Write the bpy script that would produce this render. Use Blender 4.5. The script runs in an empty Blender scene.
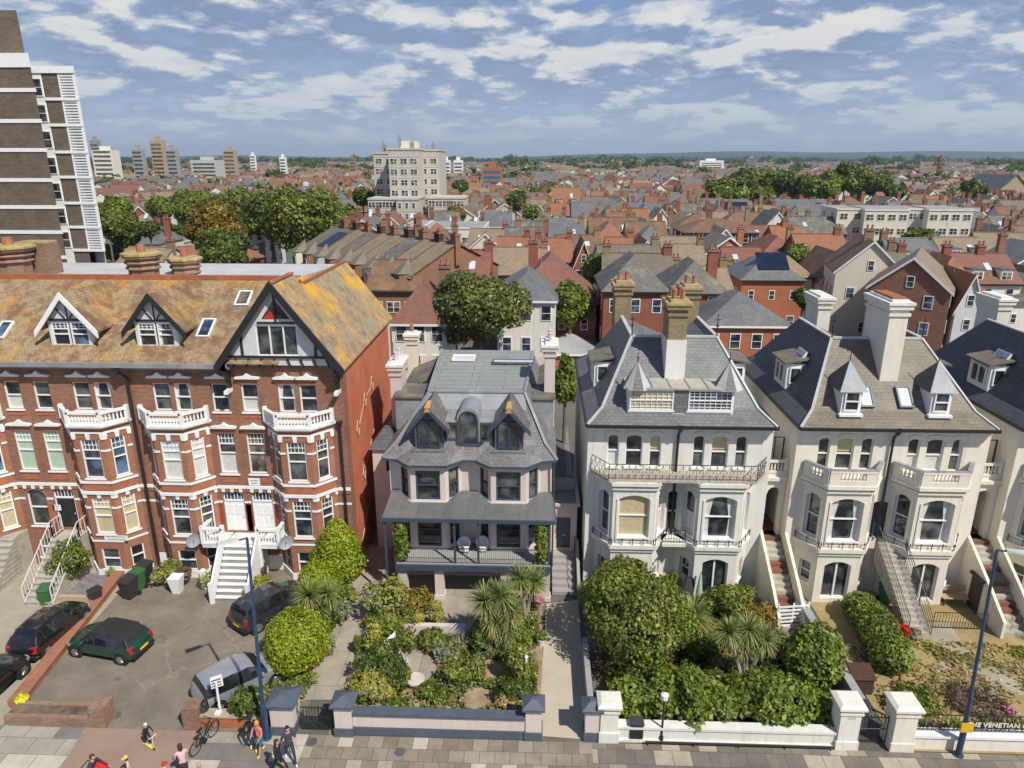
import bpy, bmesh, math, random
import numpy as np
from mathutils import Vector, Matrix
R = math.radians
SC = bpy.context.scene
COL = SC.collection
rnd = random.Random(7)

# ------------------------------------------------------------------ layout helper (photograph pixel -> point in the place)
FPX, PITCH, YAW, CAMZ = 710.0, R(17.65), R(2.15), 23.0
FW = Vector((-math.sin(YAW)*math.cos(PITCH), math.cos(YAW)*math.cos(PITCH), -math.sin(PITCH)))
RT = Vector((math.cos(YAW), math.sin(YAW), 0))
UP = RT.cross(FW)
def ray(px, py): return FW + RT*((px-512)/FPX) + UP*((384-py)/FPX)
def G(px, py, z=0.0):
    r = ray(px, py); t = (z-CAMZ)/r.z; return Vector((t*r.x, t*r.y, z))
def U(px, py, Y):
    r = ray(px, py); t = Y/r.y; return Vector((t*r.x, Y, CAMZ+t*r.z))

# ------------------------------------------------------------------ materials
MATS = {}
def nodes(name):
    m = bpy.data.materials.new(name); m.use_nodes = True
    nt = m.node_tree; b = nt.nodes['Principled BSDF']; MATS[name] = m
    return m, nt, b
def N(nt, t, **kw):
    n = nt.nodes.new(t)
    for k, v in kw.items():
        if k in n.inputs.keys(): n.inputs[k].default_value = v
        else: setattr(n, k, v)
    return n
def c4(c): return (c[0], c[1], c[2], 1)
def mixc(nt, fac, a, b, mode='MIX'):
    n = nt.nodes.new('ShaderNodeMix'); n.data_type = 'RGBA'; n.blend_type = mode
    for s, v in ((0, fac), (6, a), (7, b)):
        if isinstance(v, (int, float)): n.inputs[s].default_value = v
        elif isinstance(v, (tuple, list)): n.inputs[s].default_value = c4(v)
        else: nt.links.new(v, n.inputs[s])
    return n.outputs[2]
def ramp(nt, fac, stops):
    r = nt.nodes.new('ShaderNodeValToRGB'); e = r.color_ramp.elements
    while len(e) < len(stops): e.new(0.5)
    for i, (p, c) in enumerate(stops):
        e[i].position = p; e[i].color = c4(c) if isinstance(c, (tuple, list)) else (c, c, c, 1)
    nt.links.new(fac, r.inputs[0]); return r.outputs[0]
def noise(nt, vec, scale, detail=4, rough=.6):
    n = N(nt, 'ShaderNodeTexNoise', Scale=scale, Detail=detail, Roughness=rough)
    if vec is not None: nt.links.new(vec, n.inputs['Vector'])
    return n.outputs[0]
def uvv(nt): return N(nt, 'ShaderNodeUVMap', uv_map='UVMap').outputs[0]
def objv(nt): return N(nt, 'ShaderNodeTexCoord').outputs['Object']
def geov(nt): return N(nt, 'ShaderNodeNewGeometry').outputs['Position']
def bump(nt, b, h, s=.3, d=.02):
    n = N(nt, 'ShaderNodeBump', Strength=s, Distance=d); nt.links.new(h, n.inputs['Height']); nt.links.new(n.outputs[0], b.inputs['Normal'])
def plain(name, c, rough=.6, var=.15, scale=2.5, metal=0, coat=0, bmp=0, fine=30, dirt=None, spec=.5):
    m, nt, b = nodes(name); p = geov(nt)
    f = noise(nt, p, scale, 6)
    col = mixc(nt, ramp(nt, f, [(.25, 0.0), (.75, 1.0)]), tuple(x*(1-var) for x in c), tuple(min(1, x*(1+var)) for x in c))
    if dirt:
        d = noise(nt, p, scale*.6, 8, .75)
        col = mixc(nt, ramp(nt, d, [(.52, 0.0), (.72, 1.0)]), col, dirt)
    nt.links.new(col, b.inputs['Base Color'])
    b.inputs['Roughness'].default_value = rough; b.inputs['Metallic'].default_value = metal
    b.inputs['Coat Weight'].default_value = coat; b.inputs['Coat Roughness'].default_value = .05
    b.inputs['Specular IOR Level'].default_value = spec
    if bmp: bump(nt, b, noise(nt, p, fine, 3), bmp, .02)
    return m
def streaky(name, c, dirt, rough=.75, amt=.5):
    """painted render with rain streaks running down it"""
    m, nt, b = nodes(name); p = geov(nt)
    mp = N(nt, 'ShaderNodeMapping'); mp.inputs['Scale'].default_value = (2.2, 2.2, .22); nt.links.new(p, mp.inputs[0])
    s = noise(nt, mp.outputs[0], 1.6, 6, .7); f = noise(nt, p, .5, 6)
    col = mixc(nt, f, tuple(x*.9 for x in c), tuple(min(1, x*1.08) for x in c))
    col = mixc(nt, ramp(nt, s, [(.5, 0.0), (.8, amt)]), col, dirt)
    nt.links.new(col, b.inputs['Base Color']); b.inputs['Roughness'].default_value = rough
    b.inputs['Specular IOR Level'].default_value = .3
    bump(nt, b, noise(nt, p, 14, 4), .12, .02)
    return m
def brick(name, c1, c2, mortar, bw=.225, bh=.075, ms=.009, rough=.85, var=.35, patch=None):
    m, nt, b = nodes(name); uv = uvv(nt)
    t = N(nt, 'ShaderNodeTexBrick', Color1=c4(c1), Color2=c4(c2), Mortar=c4(mortar), Scale=1.0)
    t.inputs['Brick Width'].default_value = bw; t.inputs['Row Height'].default_value = bh
    t.inputs['Mortar Size'].default_value = ms; t.inputs['Bias'].default_value = -.1
    nt.links.new(uv, t.inputs['Vector'])
    p = geov(nt)
    col = mixc(nt, ramp(nt, noise(nt, p, .9, 8, .7), [(.3, 1-var), (.7, 1+var*.5)]), t.outputs[0], t.outputs[0])
    f = ramp(nt, noise(nt, p, .8, 8, .7), [(.3, 1-var), (.72, 1.0)])
    col = mixc(nt, 1.0, t.outputs[0], f, 'MULTIPLY')
    if patch: col = mixc(nt, ramp(nt, noise(nt, p, .55, 6, .7), [(.5, 0.0), (.66, .75)]), col, patch)
    nt.links.new(col, b.inputs['Base Color']); b.inputs['Roughness'].default_value = rough
    b.inputs['Specular IOR Level'].default_value = .25
    bump(nt, b, t.outputs[1], -.4, .012)
    return m
def tiles(name, c1, c2, gap, tw=.28, th=.22, patches=(), rough=.7, var=.3, ms=.012, sp=.35):
    m, nt, b = nodes(name); uv = uvv(nt); p = geov(nt)
    t = N(nt, 'ShaderNodeTexBrick', Color1=c4(c1), Color2=c4(c2), Mortar=c4(gap), Scale=1.0)
    t.inputs['Brick Width'].default_value = tw; t.inputs['Row Height'].default_value = th
    t.inputs['Mortar Size'].default_value = ms; t.inputs['Mortar Smooth'].default_value = .3
    nt.links.new(uv, t.inputs['Vector'])
    col = mixc(nt, 1.0, t.outputs[0], ramp(nt, noise(nt, p, .7, 8, .72), [(.28, 1-var), (.7, 1.0)]), 'MULTIPLY')
    for (pc, sc, lo, hi, amt) in patches:
        col = mixc(nt, ramp(nt, noise(nt, p, sc, 7, .7), [(lo, 0.0), (hi, amt)]), col, pc)
    nt.links.new(col, b.inputs['Base Color']); b.inputs['Roughness'].default_value = rough
    b.inputs['Specular IOR Level'].default_value = sp
    w = N(nt, 'ShaderNodeSeparateXYZ'); nt.links.new(uv, w.inputs[0])
    fr = N(nt, 'ShaderNodeMath', operation='MULTIPLY'); nt.links.new(w.outputs[1], fr.inputs[0]); fr.inputs[1].default_value = 1/th
    f2 = N(nt, 'ShaderNodeMath', operation='FRACT'); nt.links.new(fr.outputs[0], f2.inputs[0])
    ad = N(nt, 'ShaderNodeMath', operation='ADD'); nt.links.new(f2.outputs[0], ad.inputs[0]); nt.links.new(noise(nt, p, 9, 3), ad.inputs[1])
    bump(nt, b, ad.outputs[0], -.35, .03)
    return m
def leafy(name, c1, c2, c3, trans=.28):
    m, nt, b = nodes(name); out = nt.nodes['Material Output']
    g = N(nt, 'ShaderNodeNewGeometry')
    nz = noise(nt, g.outputs['Position'], .9, 3)
    ad = N(nt, 'ShaderNodeMath', operation='MULTIPLY_ADD'); nt.links.new(g.outputs['Random Per Island'], ad.inputs[0]); ad.inputs[1].default_value = .62; nt.links.new(nz, ad.inputs[2])
    sb = N(nt, 'ShaderNodeMath', operation='SUBTRACT'); nt.links.new(ad.outputs[0], sb.inputs[0]); sb.inputs[1].default_value = .3
    col = ramp(nt, sb.outputs[0], [(.05, c1), (.5, c2), (.95, c3)])
    nt.links.new(col, b.inputs['Base Color']); b.inputs['Roughness'].default_value = .45
    b.inputs['Specular IOR Level'].default_value = .35
    tr = N(nt, 'ShaderNodeBsdfTranslucent'); nt.links.new(mixc(nt, .5, col, (.25, .35, .03)), tr.inputs[0])
    mx = N(nt, 'ShaderNodeMixShader'); mx.inputs[0].default_value = trans
    nt.links.new(b.outputs[0], mx.inputs[1]); nt.links.new(tr.outputs[0], mx.inputs[2]); nt.links.new(mx.outputs[0], out.inputs[0])
    return m
def glass(name, c=(.02, .025, .03), rough=.06, light=None):
    m, nt, b = nodes(name); p = geov(nt)
    l = light or tuple(x*4+.02 for x in c)
    col = mixc(nt, ramp(nt, noise(nt, p, 1.2, 2, .5), [(.45, 0.0), (.68, 1.0)]), c, l)  # pale patches painted into the glass colour for sky reflections and interiors
    nt.links.new(col, b.inputs['Base Color']); b.inputs['Roughness'].default_value = rough
    b.inputs['Specular IOR Level'].default_value = .8
    return m

brick('brick_brown', (.34, .125, .064), (.215, .078, .044), (.38, .29, .22), var=.3)
brick('brick_bay', (.44, .155, .075), (.33, .11, .058), (.38, .28, .2), var=.3)
brick('brick_orange', (.54, .17, .07), (.43, .12, .05), (.32, .2, .13), var=.25)
brick('brick_red', (.36, .09, .042), (.25, .065, .036), (.3, .2, .15), var=.25)
brick('brick_endwall', (.68, .2, .1), (.58, .155, .08), (.55, .26, .17), var=.3, patch=(.5, .11, .06))
brick('brick_stock', (.4, .31, .15), (.3, .22, .1), (.3, .26, .2), var=.4)
brick('brick_dark', (.09, .035, .022), (.06, .025, .02), (.12, .09, .07), var=.3)
brick('brick_tower', (.21, .165, .12), (.145, .11, .08), (.17, .14, .11), bw=.45, bh=.15, ms=.02, var=.35)
brick('brick_old', (.28, .12, .07), (.33, .22, .14), (.36, .3, .24), var=.35)
brick('brick_pale', (.5, .38, .25), (.42, .3, .18), (.45, .38, .3), var=.2)
streaky('render_white', (.75, .705, .605), (.46, .41, .33), amt=.6)
streaky('render_cream', (.72, .67, .53), (.46, .42, .33), amt=.4)
streaky('render_grey', (.5, .5, .48), (.28, .28, .27), amt=.5)
streaky('render_pink', (.62, .535, .485), (.34, .29, .27), amt=.35)
streaky('concrete_tower', (.53, .5, .43), (.27, .24, .19), amt=.9)
streaky('wall_white', (.72, .70, .635), (.4, .37, .32), amt=.6)
streaky('wall_grey', (.34, .33, .32), (.2, .19, .18), amt=.6)
plain('paint_white', (.8, .8, .78), .45, .05)
plain('paint_black', (.018, .019, .02), .45, .2)
plain('paint_navy', (.05, .068, .095), .5, .15)
plain('paint_slateblue', (.085, .105, .135), .5, .15)
plain('paint_red', (.33, .05, .03), .5, .2)
plain('stone_trim', (.74, .72, .66), .7, .1, dirt=(.5, .47, .42))
plain('iron_black', (.015, .015, .017), .5, .2)
plain('iron_white', (.7, .69, .66), .5, .15)
plain('lead', (.25, .262, .28), .55, .2, .8, dirt=(.42, .42, .42))
plain('lead_dark', (.1, .105, .115), .5, .3, 1.2, dirt=(.2, .19, .16))
plain('lead_pale', (.5, .5, .48), .6, .15, .6, dirt=(.36, .35, .33))
plain('felt_roof', (.3, .31, .31), .9, .2, .5, dirt=(.2, .2, .19))
plain('pot_clay', (.36, .15, .08), .8, .3)
plain('lichen_stone', (.4, .3, .14), .9, .35, 2, dirt=(.3, .26, .18))
plain('step_stone', (.42, .39, .32), .85, .2, 2, dirt=(.25, .23, .19))
tiles('tile_quarry', (.3, .12, .07), (.24, .1, .06), (.15, .1, .08), .15, .15)
plain('wood_dark', (.05, .035, .025), .7, .3)
plain('wood_pale', (.42, .3, .17), .7, .25)
plain('timber_white', (.62, .62, .62), .6, .1)
tiles('tile_lichen', (.46, .35, .185), (.37, .275, .145), (.2, .145, .085), .2, .16,
      [((.17, .09, .055), 1.1, .43, .58, .85), ((.58, .29, .05), .5, .53, .68, .62), ((.2, .1, .06), 3.2, .56, .62, .6)])
tiles('tile_streak', (.46, .36, .22), (.38, .29, .175), (.22, .16, .1), .2, .16,
      [((.2, .13, .085), 1.3, .5, .6, .7), ((.68, .36, .02), .22, .46, .58, .9)])
tiles('tile_orange', (.39, .175, .088), (.31, .14, .075), (.2, .08, .04), .25, .22, [((.2, .1, .06), .5, .5, .7, .6)])
tiles('tile_red', (.3, .135, .09), (.235, .108, .075), (.15, .06, .04), .25, .22, [((.15, .1, .075), .6, .5, .7, .6)])
tiles('tile_brown', (.26, .15, .085), (.2, .115, .07), (.1, .06, .04), .25, .22, [((.32, .22, .12), .5, .5, .7, .6)])
tiles('tile_tan', (.36, .27, .17), (.29, .22, .14), (.15, .12, .08), .25, .22, [((.15, .11, .08), .6, .5, .7, .6)])
tiles('tile_ridge', (.46, .165, .07), (.39, .135, .06), (.25, .1, .05), .35, .4, [((.5, .33, .14), .8, .55, .7, .6)])
tiles('slate', (.2, .202, .2), (.15, .153, .155), (.07, .07, .075), .3, .2, [((.27, .26, .23), .45, .5, .75, .5)], rough=.5, sp=.5)
tiles('slate_pink', (.25, .24, .243), (.19, .183, .19), (.11, .105, .11), .3, .2, [((.36, .34, .33), .5, .5, .75, .5)], rough=.5)
tiles('slate_tan', (.235, .2, .145), (.185, .16, .12), (.1, .09, .07), .3, .2, [((.3, .26, .2), .5, .5, .75, .5)], rough=.55)
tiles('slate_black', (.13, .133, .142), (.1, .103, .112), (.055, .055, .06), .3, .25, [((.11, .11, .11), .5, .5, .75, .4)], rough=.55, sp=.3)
tiles('slate_mossy', (.2, .19, .165), (.15, .145, .13), (.08, .075, .07), .3, .2, [((.3, .27, .16), .7, .5, .68, .7)], rough=.65)
tiles('veranda_lead', (.155, .158, .155), (.14, .143, .142), (.075, .08, .08), .9, 2.2, [((.2, .185, .15), .9, .48, .7, .7)], rough=.6)
tiles('seam_roof', (.33, .345, .32), (.3, .31, .295), (.14, .14, .13), 4.0, .75, [((.24, .25, .23), .35, .5, .7, .6)], rough=.6, ms=.03)
glass('glass', light=(.13, .14, .14)); glass('glass_blue', (.025, .035, .055), .05, (.13, .2, .32)); glass('glass_dim', (.03, .028, .025), .1, (.26, .23, .18))
plain('curtain_white', (.6, .6, .56), .35, .15, 4); plain('curtain_cream', (.52, .44, .26), .35, .15, 4); plain('curtain_green', (.4, .52, .4), .35, .1, 2)
plain('skylight_pale', (.55, .62, .66), .15, .15, 2)
plain('solar', (.015, .02, .045), .12, .3, 1)
leafy('leaf_mid', (.028, .05, .008), (.125, .175, .022), (.34, .385, .07))
leafy('leaf_lime', (.09, .13, .008), (.3, .36, .02), (.55, .57, .06), .35)
leafy('leaf_dark', (.02, .04, .01), (.075, .115, .022), (.19, .23, .05))
leafy('leaf_hedge', (.035, .065, .01), (.155, .225, .026), (.37, .43, .075))
leafy('leaf_yellow', (.16, .16, .015), (.36, .33, .04), (.55, .5, .12), .3)
leafy('leaf_varieg', (.1, .13, .03), (.26, .28, .08), (.5, .48, .22), .25)
leafy('leaf_olive', (.045, .055, .012), (.19, .2, .035), (.42, .39, .1))
leafy('leaf_golden', (.1, .07, .01), (.26, .17, .025), (.4, .27, .05))
leafy('leaf_autumn', (.1, .075, .01), (.2, .135, .02), (.32, .2, .04))
leafy('leaf_grey', (.14, .16, .1), (.25, .27, .18), (.42, .43, .32))
leafy('leaf_strap', (.08, .12, .03), (.22, .27, .075), (.46, .46, .18), .2)
leafy('leaf_dry', (.2, .13, .05), (.36, .25, .1), (.5, .38, .18), .15)
leafy('leaf_purple', (.1, .06, .05), (.2, .13, .09), (.3, .2, .14))
leafy('petal_red', (.4, .02, .015), (.6, .03, .02), (.75, .08, .05), .15)
leafy('petal_mauve', (.3, .12, .4), (.45, .2, .55), (.6, .35, .65), .15)
leafy('petal_yellow', (.6, .5, .02), (.75, .65, .03), (.85, .75, .1), .15)
leafy('petal_pink', (.45, .12, .22), (.55, .2, .3), (.7, .35, .42), .15)
leafy('leaf_tree', (.022, .04, .01), (.095, .125, .028), (.27, .29, .1))
plain('bark', (.16, .12, .085), .9, .3, 4, bmp=.4)
plain('bark_pale', (.36, .31, .24), .9, .25, 4, bmp=.4)

# ------------------------------------------------------------------ mesh builder (world coordinates; uv in metres by face direction)
OFF = {}
def root_off(o):
    v = Vector((0, 0, 0))
    while o is not None:
        v += OFF.get(o.name, Vector((0, 0, 0))); o = o.parent
    return v
class MB:
    def __init__(s): s.v = []; s.f = []; s.m = []; s.uvrot = set()
    def poly(s, pts, m=0):
        i = len(s.v); s.v += [tuple(p) for p in pts]; s.f.append(tuple(range(i, i+len(pts)))); s.m.append(m); return s
    def box(s, x0, x1, y0, y1, z0, z1, m=0):
        i = len(s.v)
        s.v += [(x0,y0,z0),(x1,y0,z0),(x1,y1,z0),(x0,y1,z0),(x0,y0,z1),(x1,y0,z1),(x1,y1,z1),(x0,y1,z1)]
        for q in ((0,3,2,1),(4,5,6,7),(0,1,5,4),(1,2,6,5),(2,3,7,6),(3,0,4,7)): s.f.append(tuple(i+k for k in q)); s.m.append(m)
        return s
    def hexa(s, P, m=0):
        i = len(s.v); s.v += [tuple(p) for p in P]
        for q in ((0,3,2,1),(4,5,6,7),(0,1,5,4),(1,2,6,5),(2,3,7,6),(3,0,4,7)): s.f.append(tuple(i+k for k in q)); s.m.append(m)
        return s
    def fbox(s, F, u0, u1, d0, d1, z0, z1, m=0):
        P = [F(u, d, z) for z in (z0, z1) for (u, d) in ((u0, d1), (u1, d1), (u1, d0), (u0, d0))]
        return s.hexa(P, m)
    def prism(s, bot, vec, m=0, mcap=None):
        """extrude polygon bot (list of 3d points) by vec"""
        n = len(bot); i = len(s.v); vec = Vector(vec)
        s.v += [tuple(p) for p in bot] + [tuple(Vector(p)+vec) for p in bot]
        mc = m if mcap is None else mcap
        s.f.append(tuple(i+k for k in reversed(range(n)))); s.m.append(mc)
        s.f.append(tuple(i+n+k for k in range(n))); s.m.append(mc)
        for k in range(n):
            l = (k+1) % n; s.f.append((i+k, i+l, i+n+l, i+n+k)); s.m.append(m)
        return s
    def cyl(s, c, r, h, n=10, r2=None, m=0):
        c = Vector(c); return s.tube(c, c+Vector((0, 0, h)), r, r if r2 is None else r2, n, m)
    def tube(s, p0, p1, r0, r1=None, n=6, m=0, cap=True):
        p0 = Vector(p0); p1 = Vector(p1); r1 = r0 if r1 is None else r1
        d = (p1-p0)
        if d.length < 1e-6: return s
        d.normalize(); a = d.orthogonal().normalized(); b = d.cross(a); i = len(s.v)
        for (p, r) in ((p0, r0), (p1, r1)):
            for k in range(n):
                t = 2*math.pi*k/n; s.v.append(tuple(p + a*(r*math.cos(t)) + b*(r*math.sin(t))))
        for k in range(n):
            l = (k+1) % n; s.f.append((i+k, i+l, i+n+l, i+n+k)); s.m.append(m)
        if cap:
            s.f.append(tuple(i+k for k in reversed(range(n)))); s.m.append(m); s.f.append(tuple(i+n+k for k in range(n))); s.m.append(m)
        return s
    def path(s, pts, r, n=6, m=0):
        for a, b in zip(pts[:-1], pts[1:]): s.tube(a, b, r, r, n, m)
        return s
    def bar(s, p0, p1, w, h, m=0):
        """rectangular bar from p0 to p1, w across (horizontal), h up; p's at the bar's bottom centre"""
        p0 = Vector(p0); p1 = Vector(p1); d = p1-p0; side = Vector((-d.y, d.x, 0))
        if side.length < 1e-6: side = Vector((1, 0, 0))
        side.normalize(); side *= w/2; up = Vector((0, 0, h))
        return s.hexa([p0-side, p0+side, p1+side, p1-side, p0-side+up, p0+side+up, p1+side+up, p1-side+up], m)
    def lathe(s, c, prof, n=12, m=0):
        c = Vector(c); i = len(s.v); k0 = len(prof)
        for (r, z) in prof:
            for k in range(n):
                t = 2*math.pi*(k+.5)/n; s.v.append((c.x+r*math.cos(t), c.y+r*math.sin(t), c.z+z))
        for j in range(k0-1):
            for k in range(n):
                l = (k+1) % n; s.f.append((i+j*n+k, i+j*n+l, i+(j+1)*n+l, i+(j+1)*n+k)); s.m.append(m)
        s.f.append(tuple(i+k for k in reversed(range(n)))); s.m.append(m)
        s.f.append(tuple(i+(k0-1)*n+k for k in range(n))); s.m.append(m)
        return s
    def build(s, name, mats, parent=None, smooth=False, loc=None):
        if isinstance(mats, str): mats = [mats]
        me = bpy.data.meshes.new(name)
        off = root_off(parent) if parent is not None else (Vector(loc) if loc is not None else Vector((0, 0, 0)))
        V = np.array(s.v, dtype=float).reshape(-1, 3)
        me.from_pydata((V - np.array(off)).tolist(), [], s.f)
        for mm in mats: me.materials.append(MATS[mm])
        me.polygons.foreach_set('material_index', s.m)
        uvl = me.uv_layers.new(name='UVMap')
        uvs = []
        for f in s.f:
            a, b, c = V[f[0]], V[f[1]], V[f[2]]
            nx, ny, nz = np.cross(b-a, c-a)
            if len(f) > 3 and nx*nx+ny*ny+nz*nz < 1e-12:
                nx, ny, nz = np.cross(c-a, V[f[3]]-a)
            l = math.sqrt(nx*nx+ny*ny+nz*nz) or 1; nx /= l; ny /= l; nz /= l
            h = math.hypot(nx, ny)
            if h < .02: ux, uy = 1., 0.; vx, vy, vz = 0., 1., 0.
            else:
                ux, uy = -ny/h, nx/h; vx, vy, vz = -nz*nx/h, -nz*ny/h, h
            for k in f:
                p = V[k]; uvs += [p[0]*ux+p[1]*uy, p[0]*vx+p[1]*vy+p[2]*vz]
        uvl.data.foreach_set('uv', uvs)
        if smooth: me.polygons.foreach_set('use_smooth', [True]*len(s.f)); me.set_sharp_from_angle(angle=R(32))
        me.update()
        o = bpy.data.objects.new(name, me); COL.objects.link(o)
        if parent is not None: o.parent = parent
        elif loc is not None: o.location = loc; OFF[o.name] = Vector(loc)
        return o

def tag(o, label, cat, group=None, kind=None):
    if label: o['label'] = label
    if cat: o['category'] = cat
    if group: o['group'] = group
    if kind: o['kind'] = kind
    return o
def thing(name, label, cat, loc=(0, 0, 0), group=None):
    o = bpy.data.objects.new(name, None); COL.objects.link(o); o.empty_display_size = .3
    o.location = loc; OFF[o.name] = Vector(loc)
    return tag(o, label, cat, group)
def structure(o): o['kind'] = 'structure'; return o
def stuff(o, label=None): 
    o['kind'] = 'stuff'
    if label: o['label'] = label
    return o
KIDS = {}
def copy_tree(o, parent=None, loc=None, rz=None, label=None, group=None, scale=None):
    c = o.copy(); COL.objects.link(c)
    if parent is not None: c.parent = parent
    if loc is not None: c.location = loc
    if rz is not None: c.rotation_euler = (0, 0, rz)
    if scale is not None: c.scale = scale if hasattr(scale, '__len__') else (scale,)*3
    if label: c['label'] = label
    if group: c['group'] = group
    for ch in o.children: copy_tree(ch, c)
    return c
def placed(o, loc, rz=0, scale=1):
    o.location = loc; o.rotation_euler = (0, 0, rz); o.scale = scale if hasattr(scale, '__len__') else (scale,)*3
    return o

class Fr:
    """a wall's own frame: u along it, d outward from it, z up"""
    def __init__(s, ox, oy, ux=1, uy=0):
        l = math.hypot(ux, uy); s.o = (ox, oy); s.u = (ux/l, uy/l); s.n = (uy/l, -ux/l)
    def __call__(s, u, d, z): return Vector((s.o[0]+s.u[0]*u+s.n[0]*d, s.o[1]+s.u[1]*u+s.n[1]*d, z))

def wall(mb, F, u0, u1, z0, z1, ops=(), rev=.16, m=0, mr=None):
    """wall sheet with true openings; ops = (ua, ub, za, zb[, arch rise])"""
    mr = m if mr is None else mr
    us = sorted({u0, u1} | {min(max(o[k], u0), u1) for o in ops for k in (0, 1)})
    zs = sorted({z0, z1} | {min(max(o[k], z0), z1) for o in ops for k in (2, 3)})
    for i in range(len(us)-1):
        for j in range(len(zs)-1):
            cu, cz = (us[i]+us[i+1])/2, (zs[j]+zs[j+1])/2
            if any(o[0] < cu < o[1] and o[2] < cz < o[3] for o in ops): continue
            mb.poly([F(us[i],0,zs[j]), F(us[i+1],0,zs[j]), F(us[i+1],0,zs[j+1]), F(us[i],0,zs[j+1])], m)
    for o in ops:
        a, b, c, d = o[:4]; r = o[4] if len(o) > 4 else 0; t = d-r
        mb.poly([F(a,0,c), F(a,0,t), F(a,-rev,t), F(a,-rev,c)], mr)
        mb.poly([F(b,0,c), F(b,-rev,c), F(b,-rev,t), F(b,0,t)], mr)
        mb.poly([F(a,0,c), F(a,-rev,c), F(b,-rev,c), F(b,0,c)], mr)
        if not r: mb.poly([F(a,0,d), F(b,0,d), F(b,-rev,d), F(a,-rev,d)], mr)
        else:
            n = 8; pu = [a+(b-a)*k/n for k in range(n+1)]; pz = [t + r*math.sqrt(max(0, 1-(2*k/n-1)**2)) if r > (b-a)*.3 else t + r*(1-(2*k/n-1)**2) for k in range(n+1)]
            for k in range(n):
                if pz[k] < d-1e-5 or pz[k+1] < d-1e-5:
                    mb.poly([F(pu[k],0,pz[k]), F(pu[k+1],0,pz[k+1]), F(pu[k+1],0,d), F(pu[k],0,d)], m)
                mb.poly([F(pu[k],0,pz[k]), F(pu[k+1],0,pz[k+1]), F(pu[k+1],-rev,pz[k+1]), F(pu[k],-rev,pz[k])], mr)

def window(par, F, a, b, c, d, rev=.16, fm='paint_white', style='sash', fw=.07, sill='paint_white', pane=None, name='window', arch=0):
    """sash window in an opening: glass (with what hangs behind it), frame and sill"""
    pm = pane or rnd.choice(['glass', 'glass', 'glass_blue', 'glass_dim', 'glass', 'half', 'drapes', 'nets'])
    g = MB(); base = 'glass'; extra = []
    mats = [pm if pm in MATS else 'glass', 'curtain_white', 'curtain_cream', 'curtain_green']
    dd = -rev+.01
    g.poly([F(a,dd,c), F(b,dd,c), F(b,dd,d), F(a,dd,d)], 0)
    w, h = b-a, d-c; dc = dd+.004
    def q(u0, u1, z0, z1, m): g.poly([F(u0,dc,z0), F(u1,dc,z0), F(u1,dc,z1), F(u0,dc,z1)], m)
    if pm == 'half': q(a, b, c+h*.55, d, 2)
    if pm == 'blind': q(a, b, c+h*.02, d, 2)
    if pm == 'greenblind': q(a, b, c+h*.02, d, 3)
    if pm == 'nets': q(a, b, c, c+h*.48, 1)
    if pm == 'drapes':
        g.poly([F(a,dc,c), F(a+w*.2,dc,c), F(a+w*.17,dc,c+h*.45), F(a+w*.3,dc,d), F(a,dc,d)], 1)
        g.poly([F(b-w*.2,dc,c), F(b,dc,c), F(b,dc,d), F(b-w*.3,dc,d), F(b-w*.17,dc,c+h*.45)], 1)
    if pm == 'full': q(a, b, c, d, 1)
    wo = g.build(name, mats, par)
    f = MB(); d0, d1 = -rev+.018, -rev+.085
    t = d-arch
    for (u0, u1, z0, z1) in ((a, a+fw, c, d), (b-fw, b, c, d), (a+fw, b-fw, c, c+fw), (a+fw, b-fw, d-fw, d)): f.fbox(F, u0, u1, d0, d1, z0, z1)
    if style in ('sash', 'grid', 'sashgrid'): f.fbox(F, a+fw, b-fw, d0, d1+.015, c+h*.5-.03, c+h*.5+.03)
    if style == 'sashgrid':
        zt, zb = d-fw, c+h*.72
        f.fbox(F, a+fw, b-fw, d0, d1, zb-.03, zb+.03)
        n = max(3, round(w/.22))
        for k in range(1, n): u = a+w*k/n; f.fbox(F, u-.012, u+.012, d0, d1-.02, zb+.03, zt)
        f.fbox(F, a+fw, b-fw, d0, d1-.025, (zt+zb)/2-.012, (zt+zb)/2+.012)
    if style == 'grid':
        n = max(2, round(w/.3))
        for k in range(1, n): u = a+w*k/n; f.fbox(F, u-.014, u+.014, d0, d1-.02, c+fw, d-fw)
        for k in (1, 2, 4, 5): z = c+h*k/6; f.fbox(F, a+fw, b-fw, d0, d1-.025, z-.012, z+.012)
    if style == 'double': f.fbox(F, (a+b)/2-.045, (a+b)/2+.045, d0, d1+.01, c+fw, d-fw)
    if style == 'triple':
        for k in (1, 2): u = a+w*k/3; f.fbox(F, u-.035, u+.035, d0, d1+.01, c+fw, d-fw)
    f.build('frame', fm, wo)
    if sill: MB().fbox(F, a-.07, b+.07, -rev+.09, .075, c-.09, c-.002).build('sill', sill, wo)
    return wo

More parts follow.
